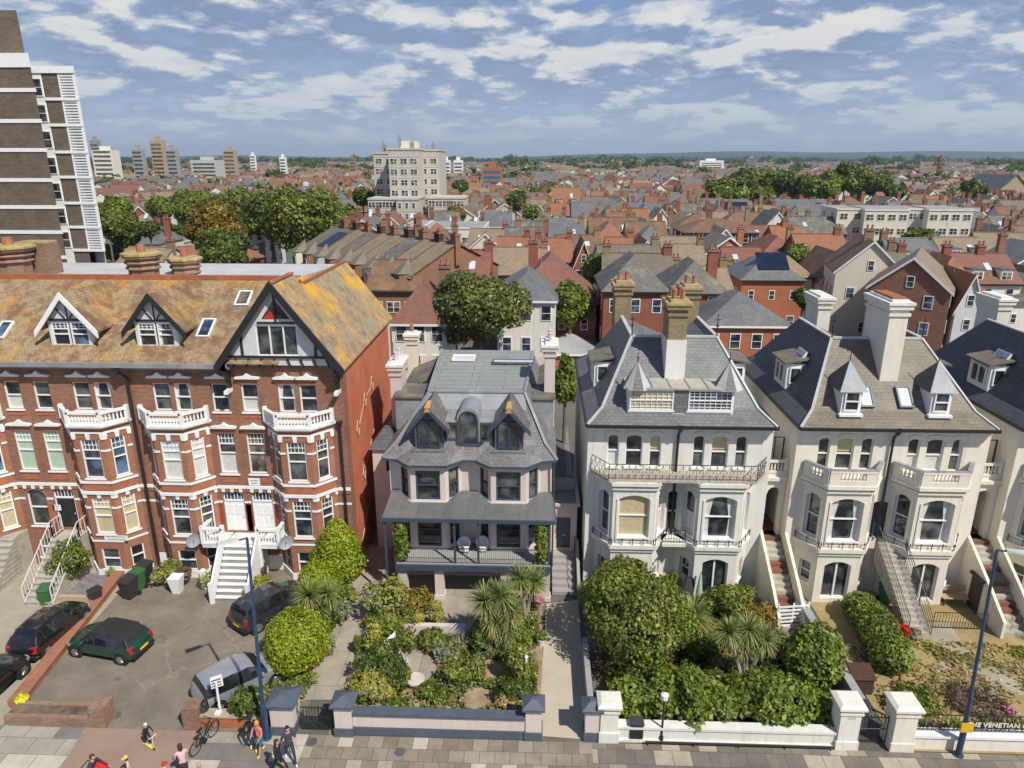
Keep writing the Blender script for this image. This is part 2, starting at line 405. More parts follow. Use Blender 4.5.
def balustrade(mb, pts, z, h=.95, pier=.2, sp=.2, r=.055, mat=0, piers=True):
    """stone balustrade along a polyline of (x, y)"""
    for (a, b) in zip(pts[:-1], pts[1:]):
        A = Vector((a[0], a[1], z)); B = Vector((b[0], b[1], z)); L = (B-A).length; n = max(1, int(L/sp))
        mb.bar(A, B, .17, .12, mat); mb.bar(A+Vector((0,0,h-.13)), B+Vector((0,0,h-.13)), .2, .13, mat)
        for k in range(n):
            p = A.lerp(B, (k+.5)/n)
            mb.lathe(p+Vector((0,0,.12)), [(r*.8, 0), (r*1.25, (h-.25)*.3), (r*.6, (h-.25)*.75), (r*.85, h-.25)], 6, mat)
    if piers:
        for a in pts: mb.box(a[0]-pier/2, a[0]+pier/2, a[1]-pier/2, a[1]+pier/2, z, z+h+.1, mat)
    return mb
def railing(mb, pts, h=1.0, sp=.13, r=.012, rail=.02, low=.08, n=4):
    """iron railing along a polyline of 3d points (bottom line)"""
    for (a, b) in zip(pts[:-1], pts[1:]):
        A = Vector(a); B = Vector(b); L = (B-A).length; k = max(2, int(L/sp))
        up = Vector((0,0,h)); lo = Vector((0,0,low))
        mb.tube(A+up, B+up, rail, rail, n); mb.tube(A+lo, B+lo, rail*.8, rail*.8, n)
        for i in range(k+1):
            p = A.lerp(B, i/k); mb.tube(p, p+up, r*(1.7 if i in (0, k) else 1), None, n, cap=False)
    return mb

def leaves_mesh(name, pts, nrm, size, mat, seed=0, aspect=1.6, mats=None, midx=None, droop=0.0):
    """many small leaf faces at pts; each one folded quad turned about the outward direction"""
    g = np.random.default_rng(seed); n = len(pts)
    t = g.normal(size=(n, 3)); t += nrm*.0
    nn = nrm + g.normal(size=(n, 3))*.55; nn[:, 2] += .25
    nn /= np.linalg.norm(nn, axis=1, keepdims=True)
    a = np.cross(nn, t); a /= np.linalg.norm(a, axis=1, keepdims=True)
    b = np.cross(nn, a); s = size*g.uniform(.4, 1.6, size=(n, 1))
    b = b*s*.5*aspect; a = a*s*.5
    V = np.empty((n, 4, 3)); V[:, 0] = pts-b; V[:, 1] = pts+a-nn*s*.12; V[:, 2] = pts+b; V[:, 3] = pts-a-nn*s*.12
    me = bpy.data.meshes.new(name)
    me.vertices.add(n*4); me.vertices.foreach_set('co', V.reshape(-1))
    me.loops.add(n*4); me.loops.foreach_set('vertex_index', np.arange(n*4, dtype=np.int32))
    me.polygons.add(n); me.polygons.foreach_set('loop_start', np.arange(0, n*4, 4, dtype=np.int32))
    for mm in (mats or [mat]): me.materials.append(MATS[mm])
    if midx is not None: me.polygons.foreach_set('material_index', midx.astype(np.int32))
    me.update(calc_edges=True); me.validate()
    return me
def blob_points(blobs, n, seed, shell=.35, lump=.16, zmin=None):
    """points spread through the outer volume of lumpy ellipsoids (cx,cy,cz,rx,ry,rz); returns points and outward directions"""
    g = np.random.default_rng(seed); P = []; D = []
    area = np.array([(b[3]*b[4]+b[3]*b[5]+b[4]*b[5]) for b in blobs]); cnt = np.maximum(8, (n*area/area.sum()).astype(int))
    for b, k in zip(blobs, cnt):
        d = g.normal(size=(k, 3)); d /= np.linalg.norm(d, axis=1, keepdims=True)
        ph = g.uniform(0, 6.28, 6); f = g.uniform(3, 7, 6)
        l = (np.sin(d[:, 0]*f[0]+ph[0])+np.sin(d[:, 1]*f[1]+ph[1])+np.sin(d[:, 2]*f[2]+ph[2])+.7*np.sin(d[:, 0]*f[3]*2+ph[3])*np.sin(d[:, 2]*f[4]*2+ph[4])+.8*np.sin(d[:, 0]*f[5]*3.1+ph[1])*np.sin(d[:, 1]*f[2]*3.3+ph[2])*np.sin(d[:, 2]*f[0]*3+ph[5]))*lump*.5
        r = (1 - shell*g.random(k)**1.35 + l)[:, None]
        q = np.array(b[:3]) + d*r*np.array(b[3:6]); P.append(q); D.append(d)
    P = np.concatenate(P); D = np.concatenate(D)
    if zmin is not None:
        k = P[:, 2] > zmin; P = P[k]; D = D[k]
    # drop leaves buried deep inside another blob
    keep = np.ones(len(P), bool)
    for b in blobs:
        keep &= (((P-np.array(b[:3]))/np.array(b[3:6]))**2).sum(1) > .3
    return P[keep], D[keep]
ALT = dict(leaf_mid='leaf_olive', leaf_hedge='leaf_mid', leaf_dark='leaf_mid', leaf_olive='leaf_hedge', leaf_tree='leaf_olive', leaf_varieg='leaf_yellow', leaf_golden='leaf_olive', leaf_autumn='leaf_golden', leaf_yellow='leaf_varieg', leaf_grey='leaf_olive')
def foliage(par, name, blobs, n, size, mat, seed, **kw):
    lump = kw.pop('lump', .16); shell = kw.pop('shell', .35); zmin = kw.pop('zmin', None)
    P, D = blob_points(blobs, n, seed, shell, lump, zmin)
    if mat in ALT:
        q = np.random.default_rng(seed+9); c = P[q.integers(0, len(P), 9)]; sc = np.ptp(P, axis=0).max()*.17+1e-6; dm = np.min(np.linalg.norm(P[:, None, :]-c[None], axis=2), axis=1)/sc
        kw['mats'] = [mat, ALT[mat], 'leaf_dry']; kw['midx'] = np.where(q.random(len(P)) < .012, 2, (dm+q.normal(size=len(P))*.35 < .75).astype(int))
    me = leaves_mesh(name, P, D, size, mat, seed+1, **kw)
    o = bpy.data.objects.new(name, me); COL.objects.link(o)
    if par is not None: o.parent = par
    return o
def clumps(cx, cy, cz, R0, k, seed, rs=.45, flat=.85):
    """crown built of a core and k lobes around it"""
    g = random.Random(seed); out = [(cx, cy, cz, R0*.8, R0*.8, R0*.8*flat)]
    for i in range(k):
        t = g.uniform(0, 6.283); e = g.uniform(-.5, 1.2); r = R0*g.uniform(.5, .72)
        q = R0*rs*g.uniform(.75, 1.25)
        out.append((cx+r*math.cos(t)*math.cos(e), cy+r*math.sin(t)*math.cos(e), cz+r*math.sin(e)*flat, q, q, q*flat))
    return out
# ================================================================== BRICK TERRACE
def bay_frames(cx, yw, yf, fh, hw):
    return (Fr(cx-hw, yw, hw-fh, yf-yw), Fr(cx-fh, yf), Fr(cx+fh, yf, hw-fh, yw-yf)), (math.hypot(hw-fh, yw-yf), 2*fh, math.hypot(hw-fh, yw-yf))
def bay_poly(cx, yw, yf, fh, hw, z, e=0.0):
    return [(cx-hw-e, yw, z), (cx-fh-e*.5, yf-e, z), (cx+fh+e*.5, yf-e, z), (cx+hw+e, yw, z)]

YW, YB = 35.9, 34.9
def terrace_house(x0, x1, bc, single, label, door, roof_label=None, gable=False, dormer=None, first=False):
    t = thing('terraced_house', label, 'house', ((x0+x1)/2, YW, 0), 'red brick terraced houses')
    F = Fr(0, YW); w = MB(); ops = []
    # front wall openings (x is u because the frame starts at 0)
    top = [(bc-1.05, bc-.1), (bc+.12, bc+1.07)] + [(s-.46, s+.46) for s in single]
    for (a, b) in top: ops.append((a, b, 9.8, 11.4))
    for s in single:
        ops.append((s-.5, s+.5, 6.1, 8.55))
        if s == door: ops.append((s-.62, s+.62, 2.45, 5.0, .4))
        else: ops.append((s-.55, s+.55, 2.6, 4.9, .4))
        if not (s == door and not first): ops.append((s-.45, s+.45, .55, 1.75))
    wall(w, F, x0, x1, 0, 12.6, ops, rev=.18, m=0)
    w.build('wall', ['brick_brown'], t); MB().poly([(x0,48,0),(x1,48,0),(x1,48,12.4),(x0,48,12.4)]).build('rear_wall', 'brick_brown', t)
    # window fillings
    for (a, b) in top: window(t, F, a, b, 9.8, 11.4, .18, pane=rnd.choice(['glass', 'drapes', 'glass_dim', 'nets']))
    for s in single:
        window(t, F, s-.5, s+.5, 6.1, 8.55, .18, style='sashgrid', pane=rnd.choice(['greenblind', 'full', 'glass', 'nets']) if x0 < -22 else 'glass_dim')
        if s != door: window(t, F, s-.55, s+.55, 2.6, 4.9, .18, style='sash')
        if not (s == door and not first): window(t, F, s-.45, s+.45, .55, 1.75, .18)
    if door is not None:
        d = MB(); dm = 'paint_black' if first else 'paint_white'
        d.fbox(F, door-.55, door+.55, -.16, -.1, 2.47, 4.35, 0)
        for (u, z) in ((-.27, 2.7), (.27, 2.7), (-.27, 3.5), (.27, 3.5)): d.fbox(F, door+u-.19, door+u+.19, -.1, -.08, z, z+.62, 0)
        do = d.build('front_door', dm, t)
        MB().fbox(F, door+.4, door+.46, -.08, -.02, 3.35, 3.41).build('handle', 'lead_pale', do)
        fl = MB().fbox(F, door-.58, door+.58, -.16, -.13, 4.42, 4.98).build('fanlight', 'glass_blue', t)
        ff = MB(); ff.fbox(F, door-.62, door+.62, -.15, -.05, 4.35, 4.43)
        for sx in (-.6, .54): ff.fbox(F, door+sx, door+sx+.06, -.15, -.05, 2.47, 4.9)
        for k in range(-2, 3): ff.fbox(F, door+k*.2-.015, door+k*.2+.015, -.13, -.1, 4.43, 4.95)
        ff.build('door_frame', 'paint_white', t)
        rp = MB()
        for sx in (-1.02, .68): rp.fbox(F, door+sx, door+sx+.34, .012, .03, 2.5, 4.2)
        rp.build('door_surround', 'brick_orange' if first else 'paint_red', t)
    # orange brick heads over the windows, white hoods, bands
    o = MB(); p = MB()
    for (a, b) in top: o.fbox(F, a-.12, b+.12, .004, .022, 11.4, 11.62)
    for s in single:
        o.fbox(F, s-.6, s+.6, .004, .022, 8.55, 8.78); o.fbox(F, s-.45, s+.45, .004, .03, 5.55, 5.85)
        o.fbox(F, s-.55, s+.55, .004, .022, 9.45, 9.6)
    o.fbox(F, x0+.02, x1-.02, .003, .012, 2.3, 5.1) if False else None
    o.build('brick_lintel', 'brick_orange', t)
    def hood(c, hw, z):
        MB().prism([F(c-hw, .0, z), F(c+hw, .0, z), F(c+hw, .0, z+.1), F(c+hw*.35, 0, z+.16), F(c, .0, z+.34), F(c-hw*.35, 0, z+.16), F(c-hw, .0, z+.1)], F(0, .2, 0)-F(0, 0, 0)).build('window_hood', 'paint_white', t)
    for (a, b) in top[:2]: hood((a+b)/2, .62, 11.72)
    for s in single: hood(s, .66, 11.72); hood(s, .7, 8.86)
    bl, br = bc-1.75, bc+1.75
    s = MB()
    for (a, b) in ((x0+.01, bl), (br, x1-.01)):
        if b > a:
            s.fbox(F, a, b, .0, .1, 5.2, 5.36); s.fbox(F, a, b, .0, .05, 5.0, 5.2, 1)
            cuts = sorted([(q-.64, q+.64) for q in single if a < q < b]); cur = a
            for (ca, cb) in cuts+[(b, b)]:
                if ca > cur: MB().fbox(F, cur, ca, .0, .04, 4.28, 4.4).build('impost_band', 'paint_white', t)
                cur = cb
            s.fbox(F, a, b, 0, .05, 0.0, .95) if not first else None
    for q in single:
        for k in (-1, 0, 1): s.fbox(F, q+k*.5-.09, q+k*.5+.09, .03, .09, 4.98, 5.2)
    s.build('stone_band', ['paint_white', 'brick_orange'], t)
    # canted bay, three storeys, with a balustraded balcony on top
    fr, L = bay_frames(bc, YW, YB, .85, 1.75)
    b = MB(); wins = []
    for i, (f, l) in enumerate(zip(fr, L)):
        c = l/2; hwid = .52 if i == 1 else .36
        op = [(c-hwid, c+hwid, .45, 1.75), (c-hwid, c+hwid, 2.7, 4.95), (c-hwid, c+hwid, 6.15, 8.45)]
        wall(b, f, 0, l, 0, 9.1, op, .14)
        wins += [(f,)+q for q in op]
    b.build('bay', 'brick_bay', t)
    pn = rnd.choice(['glass', 'glass_blue']); pg = 'blind' if first else rnd.choice(['glass', 'half'])
    for (f, a, bb, c, d) in wins: window(t, f, a, bb, c, d, .14, style='sash' if c < 2 else 'sashgrid', pane={.45: 'glass', 2.7: pg, 6.15: 'full' if dormer == 'dark' else pn}[c])
    bt = MB()
    for (f, l) in zip(fr, L):
        e = .0
        for (z, h, dd) in ((2.2, .1, .05), (4.3, .1, .05), (5.2, .16, .11), (5.85, .12, .08), (7.75, .1, .05), (8.8, .1, .06)):
            c = l/2; hwid = (.52 if l > 1.5 else .36)+.06
            if z in (4.3, 7.75): MB().fbox(f, -.02, c-hwid, 0, dd, z, z+h).build('impost_band', 'paint_white', t); MB().fbox(f, c+hwid, l+.02, 0, dd, z, z+h).build('impost_band', 'paint_white', t)
            else: bt.fbox(f, -.03, l+.03, 0, dd, z, z+h)
        for z in (4.96, 8.47):
            for u in (.06, l/2, l-.06): bt.prism([f(u-.09, .0, z), f(u+.09, .0, z), f(u+.13, .0, z+.34), f(u-.13, .0, z+.34)], f(0, .07, 0)-f(0, 0, 0))
        bt.fbox(f, -.02, l+.02, 0, .06, 0, .4)
    for k in range(5): pass
    bt.build('stone_trim', 'paint_white', t)
    ob = MB()
    for (f, l) in zip(fr, L):
        ob.fbox(f, .12, l-.12, .003, .035, 5.42, 5.8)
        for z in (4.98, 8.48): ob.fbox(f, .2, l/2-.16, .003, .02, z, z+.2); ob.fbox(f, l/2+.16, l-.2, .003, .02, z, z+.2)
    ob.build('terracotta_panel', 'brick_orange', t)
    bl_ = MB(); pl = bay_poly(bc, YW, YB, .85, 1.75, 9.1, .12); bl_.prism(pl, (0, 0, .12)); bl_.prism(bay_poly(bc, YW, YB, .85, 1.75, 9.22, .25), (0, 0, .13))
    bl_.build('balcony_slab', 'stone_trim', t)
    ba = MB(); balustrade(ba, [(q[0], q[1]) for q in bay_poly(bc, YW-.12, YB, .85, 1.75, 0, .08)], 9.35, .72, .2, .17, .045)
    ba.build('balustrade', 'paint_white', t)
    # roof
    r = MB()
    if not gable:
        r.poly([(x0, 35.35, 12.68), (x1, 35.35, 12.68), (x1, 41, 16.25), (x0, 41, 16.25)], 0)
        fx1 = x1
    else:
        r.poly([(x0, 35.35, 12.68), (-13.6, 35.35, 12.68), (-13.6, 41, 16.25), (x0, 41, 16.25)], 0)
        r.poly([(-13.6, 35.2, 16.95), (-13.6, 38.7, 16.95), (-14.05, 38.7, 16.35), (-14.05, 41, 16.35), (-16.95, 35.2, 12.6)], 0); r.poly([(-13.6, 38.7, 16.95), (-14.2, 38.7, 16.1), (-13.0, 38.7, 16.1)], 2)
        r.poly([(-13.6, 35.2, 16.95), (-10.15, 35.2, 12.45), (-10.15, 48.1, 12.45), (-13.15, 48.1, 16.363), (-13.15, 38.7, 16.363), (-13.6, 38.7, 16.95)], 1)
        r.poly([(-13.6, 35.2, 16.85), (-10.15, 35.2, 12.35), (-10.15, 48.1, 12.35), (-13.1, 48.1, 16.2)], 1); r.poly([(-13.15, 38.7, 16.363), (-13.15, 48.1, 16.363), (-13.15, 48.1, 16.0), (-13.15, 38.7, 16.0)], 2)
        fx1 = -13.2
    r.poly([(x0, 41.3, 16.1), (fx1, 41.3, 16.1), (fx1, 48.2, 16.1), (x0, 48.2, 16.1)], 2)
    r.poly([(x0, 48.2, 16.1), (fx1, 48.2, 16.1), (x1, 48.2, 12.3), (x0, 48.2, 12.3)], 0)
    ro = r.build('roof', ['tile_lichen', 'tile_streak', 'lead_pale'], t)
    rg = MB(); rg.box(x0, fx1 if not gable else -14.0, 40.85, 41.3, 16.1, 16.42)
    if gable: rg.bar((-13.6, 35.15, 16.93), (-13.6, 38.6, 16.93), .24, .1); rg.bar((-13.15, 39, 16.3), (-13.15, 48, 16.3), .2, .12); rg.box(-14.2, -13.2, 38.55, 39.0, 16.3, 16.55)
    rg.build('ridge_tiles', 'tile_ridge', ro)
    g = MB(); g.box(x0, x1 if not gable else -16.9, 35.18, 35.34, 12.44, 12.68); g.box(x0, x1 if not gable else -16.9, 35.4, 35.9, 12.3, 12.5)
    g.build('eaves_gutter', 'lead', ro)
    MB().box(x0-.12, x0+.12, 35.5, 41.2, 12.3, 12.5).build('party_strip', 'tile_brown', ro) if False else None
    return t

def dormer_gable(par, cx, dark):
    hw, yf, za, ze, zb = 1.45, 36.4, 16.2, 14.35, 13.1
    d = MB(); F = Fr(0, yf)
    wall(d, F, cx-1.15, cx+1.15, zb, ze+.3, [(cx-1.0, cx+1.0, 13.3, 14.6)], .1)
    d.poly([F(cx-1.15, 0, ze+.3), F(cx+1.15, 0, ze+.3), F(cx, 0, za-.15)])
    for s in (-1.15, 1.15): d.poly([(cx+s, yf, zb), (cx+s, yf, ze+.35), (cx+s, 38.4, ze+.35), (cx+s, 38.2, zb)])
    do = d.build('dormer', 'timber_white', par)
    window(do, F, cx-1.0, cx-.05, 13.3, 14.6, .1, style='sashgrid', sill=None); window(do, F, cx+.05, cx+1.0, 13.3, 14.6, .1, style='sashgrid', sill=None)
    r = MB()
    for s in (-1, 1):
        r.poly([(cx, yf-.35, za), (cx+s*1.65, yf-.35, ze-.15), (cx+s*1.65, 37.95, ze-.15), (cx, 40.95, za)])
        r.poly([(cx, yf-.35, za-.08), (cx+s*1.65, yf-.35, ze-.23), (cx+s*1.65, 37.95, ze-.23), (cx, 40.95, za-.08)])
    r.build('dormer_roof', 'tile_lichen', do)
    b = MB(); m = 'paint_black' if dark else 'paint_white'
    for s in (-1, 1): b.prism([(cx, yf-.4, za+.08), (cx, yf-.4, za-.3), (cx+s*1.72, yf-.4, ze-.52), (cx+s*1.72, yf-.4, ze-.16)], (0, .1, 0))
    b.build('bargeboard', m, do)
    b = MB(); b.box(cx-1.0, cx+1.0, yf-.06, yf, 14.68, 14.8)
    for k in (-.45, 0, .45): b.bar((cx+k*.3, yf-.03, 14.8), (cx+k*1.2 if k else cx, yf-.03, 15.3 if k else 15.9), .06, .08)
    b.build('timber_brace', 'paint_black', do)
    MB().box(cx-1.2, cx+1.2, yf-.12, yf+.05, zb-.02, zb+.14).build('dormer_sill', 'paint_white', do)

def skylight(par, p0, ux, w, h, slope_up, pane='skylight_pale', fm='lead_dark'):
    """roof window lying on a slope: p0 lower-left corner, ux along the eaves, slope_up unit vector up the slope"""
    p0 = Vector(p0); ux = Vector(ux).normalized(); su = Vector(slope_up).normalized(); n = ux.cross(su); n = n if n.z > 0 else -n
    def P(u, v, d): return p0 + ux*u + su*v + n*d
    f = MB()
    for (a, b, c, d) in ((0, .09, 0, h), (w-.09, w, 0, h), (.09, w-.09, 0, .09), (.09, w-.09, h-.09, h)):
        f.hexa([P(a,c,.0), P(b,c,.0), P(b,d,.0), P(a,d,.0), P(a,c,.13), P(b,c,.13), P(b,d,.13), P(a,d,.13)])
    fo = f.build('skylight', fm, par)
    MB().poly([P(.08,.08,.08), P(w-.08,.08,.08), P(w-.08,h-.08,.08), P(.08,h-.08,.08)]).build('pane', pane, fo)

def chimney(par, x, y, z0, z1, wx, wy, mat, pots=(3, 1), cap='lichen_stone', corb=True, name='chimney', potmat='pot_clay'):
    c = MB(); c.box(x-wx/2, x+wx/2, y-wy/2, y+wy/2, z0, z1, 0)
    if corb:
        for (e, a, b, m) in ((.08, z1-.7, z1-.55, 0), (.14, z1-.35, z1-.12, 0), (.2, z1-.12, z1+.02, 1)): c.box(x-wx/2-e, x+wx/2+e, y-wy/2-e, y+wy/2+e, a, b, m)
    c.box(x-wx/2+.03, x+wx/2-.03, y-wy/2+.03, y+wy/2-.03, z1+.02, z1+.14, 1)
    co = c.build(name, [mat, cap], par)
    for i in range(pots[0]):
        for j in range(pots[1]):
            p = MB(); px = x + (i-(pots[0]-1)/2)*wx/max(1, pots[0])*.95; py = y + (j-(pots[1]-1)/2)*wy/max(1, pots[1])*.95
            p.lathe((px, py, z1+.1), [(.15, 0), (.13, .08), (.12, .45), (.15, .5), (.14, .56)], 8); p.build('chimney_pot', potmat, co)
    return co

h0 = terrace_house(-36, -27.95, -31.5, [-28.75], 'red brick terraced house cut off by the picture edge, behind the lower stone steps', None, first=True)
h1 = terrace_house(-27.94, -22.06, -24.3, [-27.1], 'red brick terraced house with white gabled dormer, stone steps to a black front door', -27.1, dormer='white', first=True)
h2 = terrace_house(-22.05, -16.37, -19.85, [-17.2], 'red brick terraced house with black edged dormer, behind the two wheelie bins', -17.2, dormer='dark')
h3 = terrace_house(-16.36, -10.4, -12.95, [-15.56], 'red brick end house with big black and white timbered gable and diamond patterned side wall', -15.56, gable=True)
MB().poly([(-36, 35.9, 0), (-36, 48, 0), (-36, 48, 12.5), (-36, 41, 16.2), (-36, 35.9, 12.6)]).build('side_wall', 'brick_red', h0); dormer_gable(h1, -25.2, False); dormer_gable(h2, -20.45, True)
SLA = (0, 5.65, 3.57); rzs = lambda Y: 12.68+(Y-35.35)*.632+.02
skylight(h0, (-29.9, 36.7, rzs(36.7)), (1, 0, 0), .7, 1.3, SLA, 'glass_blue', 'paint_white')
skylight(h2, (-18.6, 36.9, rzs(36.9)), (1, 0, 0), .75, 1.4, SLA, 'glass_blue', 'paint_white')
skylight(h3, (-17.2, 39.0, rzs(39.0)), (1, 0, 0), .8, 1.2, SLA, 'glass_dim', 'paint_white')
# big gable of the end house
def big_gable(t):
    F = Fr(0, 35.62); g = MB()
    zl = lambda x: 12.62+(x+16.95)*1.235; zr = lambda x: 12.47+(-10.2-x)*1.25
    wall(g, F, -16.75, -10.42, 12.55, 12.97, [], .1); wall(g, F, -14.75, -12.55, 12.97, 14.72, [(-14.74, -12.56, 13.08, 14.71)], .12)
    g.poly([F(-16.68,0,12.97), F(-14.75,0,12.97), F(-14.75,0,zl(-14.75))]); g.poly([F(-12.55,0,12.97), F(-10.6,0,12.97), F(-12.55,0,zr(-12.55))])
    g.poly([F(-14.75,0,14.72), F(-12.55,0,14.72), F(-12.55,0,zr(-12.55)), F(-13.6,0,16.76), F(-14.75,0,zl(-14.75))])
    go = g.build('gable_wall', 'timber_white', t)
    window(go, F, -14.75, -12.55, 13.05, 14.72, .12, style='triple', pane='glass')
    MB().prism([F(-14.35,.012,15.05), F(-12.85,.012,15.05), F(-13.6,.012,16.1)], (0, .01, 0)).build('attic_window', 'glass', go)
    MB().prism([F(-14.25,.03,15.07), F(-13.7,.03,15.07), F(-13.75,.03,15.5), F(-14.0,.03,15.35)], (0, .01, 0)).build('red_light_patch', 'petal_red', go)  # red patch painted for the red light in the attic window
    b = MB()
    for s, xe, ze in ((-1, -16.98, 12.2), (1, -10.1, 12.05)):
        b.prism([(-13.6, 35.1, 17.1), (-13.6, 35.1, 16.6), (xe-s*.1, 35.1, ze-.05), (xe, 35.1, ze+.42)], (0, .14, 0))
    b.build('bargeboard', 'paint_black', go)
    b = MB(); b.fbox(F, -16.5, -10.7, 0, .09, 12.95, 13.07); b.fbox(F, -14.6, -12.6, 0, .05, 14.8, 14.9); b.fbox(F, -13.65, -13.55, 0.02, .06, 14.9, 16.5)
    for x in (-15.55, -11.65): b.fbox(F, x-.06, x+.06, 0, .06, 13.02, 14.2)
    for k in range(8): x = -16.0+k*.69; b.prism([F(x, 0, 12.9), F(x+.1, 0, 12.9), F(x-.08, 0, 12.42), F(x-.16, 0, 12.42)] if k < 4 else [F(x, 0, 12.9), F(x+.1, 0, 12.9), F(x+.26, 0, 12.42), F(x+.18, 0, 12.42)], (0, -.07, 0))
    b.build('timber_brace', 'paint_black', go)
    b = MB()
    for x in (-16.55, -10.65):
        b.box(x-.1, x+.1, 35.2, 35.9, 11.0, 11.2, 1); b.prism([(x-.08, 35.88, 11.2), (x-.08, 35.88, 12.3), (x-.08, 35.15, 12.3), (x-.08, 35.15, 12.1), (x-.08, 35.6, 11.7), (x-.08, 35.7, 11.2)], (.16, 0, 0))
    b.build('gable_bracket', ['paint_black', 'paint_white'], go)
    e = MB(); e.poly([(-10.4, 35.9, 0), (-10.4, 48.1, 0), (-10.4, 48.1, 12.3), (-10.4, 35.9, 12.3)]); e.poly([(-10.4, 35.9, 12.3), (-10.4, 48.1, 12.3), (-13.4, 48.1, 16.2), (-13.4, 35.9, 16.2)]) if False else None
    e.build('side_wall', 'brick_endwall', t)
    MB().box(-10.42, -10.385, 35.88, 36.5, 0, 12.1).build('corner_brickwork', 'brick_brown', t)
    MB().box(-10.42, -10.37, 47.7, 48.12, 0, 12.1).build('corner_quoin', 'render_cream', t)
    d = MB(); x = -10.385
    def dia(y, z, s=.34):
        q = [(y, z+s*1.4), (y+s, z), (y, z-s*1.4), (y-s, z)]
        for a, b in zip(q, q[1:]+q[:1]): d.tube((x, a[0], a[1]), (x, b[0], b[1]), .05, None, 4)
    pts = [(38.2, 8.0), (40.2, 9.1), (42.2, 9.5)]
    for (y, z) in pts: dia(y, z)
    for (a, b) in zip(pts[:-1], pts[1:]): d.tube((x, a[0]+.34, a[1]+.1), (x, b[0]-.34, b[1]-.1), .04, None, 4)
    dia(38.9, 4.9); d.tube((x, 39.25, 5.0), (x, 42.5, 6.8), .04, None, 4); d.tube((x, 37.2, 1.0), (x, 42.2, 4.2), .04, None, 4)
    d.build('diamond_brickwork', 'brick_pale', t)
big_gable(h3)
# downpipes
def pipe(par, pts, r=.06, m='paint_black', hopper=True):
    p = MB(); p.path(pts, r, 8)
    if hopper: a = Vector(pts[0]); p.lathe(a+Vector((0,0,-.2)), [(.07, 0), (.16, .2), (.17, .36)], 8)
    return p.build('drainpipe', m, par)
pipe(h1, [(-22.35, 35.3, 12.2), (-22.12, 35.75, 11.7), (-22.12, 35.8, .2)], .08)
pipe(h3, [(-10.75, 35.8, 9.2), (-10.75, 35.8, .2)], .07)
def round_stack(par, px, Y, pyt, r, mat='brick_old'):
    p = U(px, pyt, Y); c = MB(); h = p.z; c.lathe((p.x, Y, 15.4), [(r*.8, 0), (r*.8, h-16.5), (r*.95, h-16.4), (r*.82, h-16.2), (r*1.0, h-16.05), (r*.86, h-15.9), (r*1.06, h-15.75), (r*1.06, h-15.62)], 8); c.lathe((p.x, Y, h-.22), [(r*1.12, 0), (r*1.12, .12), (r*.9, .2)], 8, 1)
    c.lathe((p.x, Y, h-.05), [(r*.25, 0), (r*.22, .45)], 8, 2); return c.build('chimney', [mat, 'lichen_cap', 'pot_clay'], par)
plain('lichen_cap', (.4, .31, .13), .9, .4, 3, dirt=(.3, .2, .11))
round_stack(h1, 141, 41.8, 251, 1.05); round_stack(h2, 184, 43.6, 256, .95); round_stack(h0, 8, 42.2, 244, 1.3)
chimney(h0, U(41, 260, 43.5).x, 43.5, 15.5, U(41, 243, 43.5).z, 1.9, 1.1, 'brick_old', (0, 1), cap='lichen_stone', corb=False)
# sign plates on the terrace
def plate(par, F, u0, u1, z0, z1, d=.03, m='paint_white'):
    o = MB().fbox(F, u0, u1, d-.025, d, z0, z1).build('name_plate', m, par)
    MB().fbox(F, u0+.1, u1-.1, d, d+.004, (z0+z1)/2+.05, (z0+z1)/2+.1).fbox(F, u0+.16, u1-.16, d, d+.004, (z0+z1)/2-.1, (z0+z1)/2-.05).build('plate_lettering', 'lead', o)
plate(h1, Fr(-24.6, YB), .15, 1.5, 2.32, 2.62, .05); plate(h1, Fr(0, YW), -28.0+.12, -27.85+.45, 3.6, 3.95); plate(h3, Fr(0, YW), -16.2, -15.95+.4, 5.4, 5.85, .05)

# --- the white steps shared by the two doors, and the stone steps
def flight(name, label, x, w, y_top, y_bot, z_top, n, mat, side, side_mat, land=1.3, tilt=0):
    t = thing(name, label, 'steps', (x, y_bot, 0)); s = MB()
    for k in range(n):
        a, b = y_bot+(y_top-y_bot)*k/n, y_bot+(y_top-y_bot)*(k+1)/n; z = z_top*(k+1)/n; dx = tilt*(k+.5)/n
        s.box(x-w/2+dx, x+w/2+dx, a, y_top, z-z_top/n, z-.05, 1); s.box(x-w/2-.02+dx, x+w/2+.02+dx, a-.04, b+.02, z-.05, z, 0)
    s.box(x-w/2+tilt, x+w/2+tilt, y_top, y_top+land, 0, z_top, 0)
    s.build('flight', [mat, side_mat], t)
    return t
st = flight('front_steps', 'white painted steps with boarded sides up to paired white front doors', -16.45, 1.75, 34.55, 32.6, 2.4, 9, 'stone_trim', None, 'lead', land=1.3)
for s in (-1, 1):
    m = MB(); x = -16.45+s*1.0
    m.prism([(x-.05, 32.5, 0), (x-.05, 32.5, 1.1), (x-.05, 34.5, 3.3), (x-.05, 34.5, 2.0), (x-.05, 34.5, 0)], (.1, 0, 0))
    m.box(x-.1, x+.1, 32.35, 32.55, 0, 1.25); m.box(x-.1, x+.1, 34.45, 34.65, 0, 3.55)
    m.build('side_board', 'paint_white', st)
    m = MB(); a = (x, 34.55); b = (x+s*1.15, 34.55); c = (x+s*1.15, 35.7)
    balustrade(m, [a, b, c], 2.4, 1.0, .18, .16, .035)
    m.build('landing_balustrade', 'paint_white', st)
    MB().box(min(x, x+s*1.2), max(x, x+s*1.2), 34.5, 35.88, 2.18, 2.4).build('landing', 'stone_trim', st)
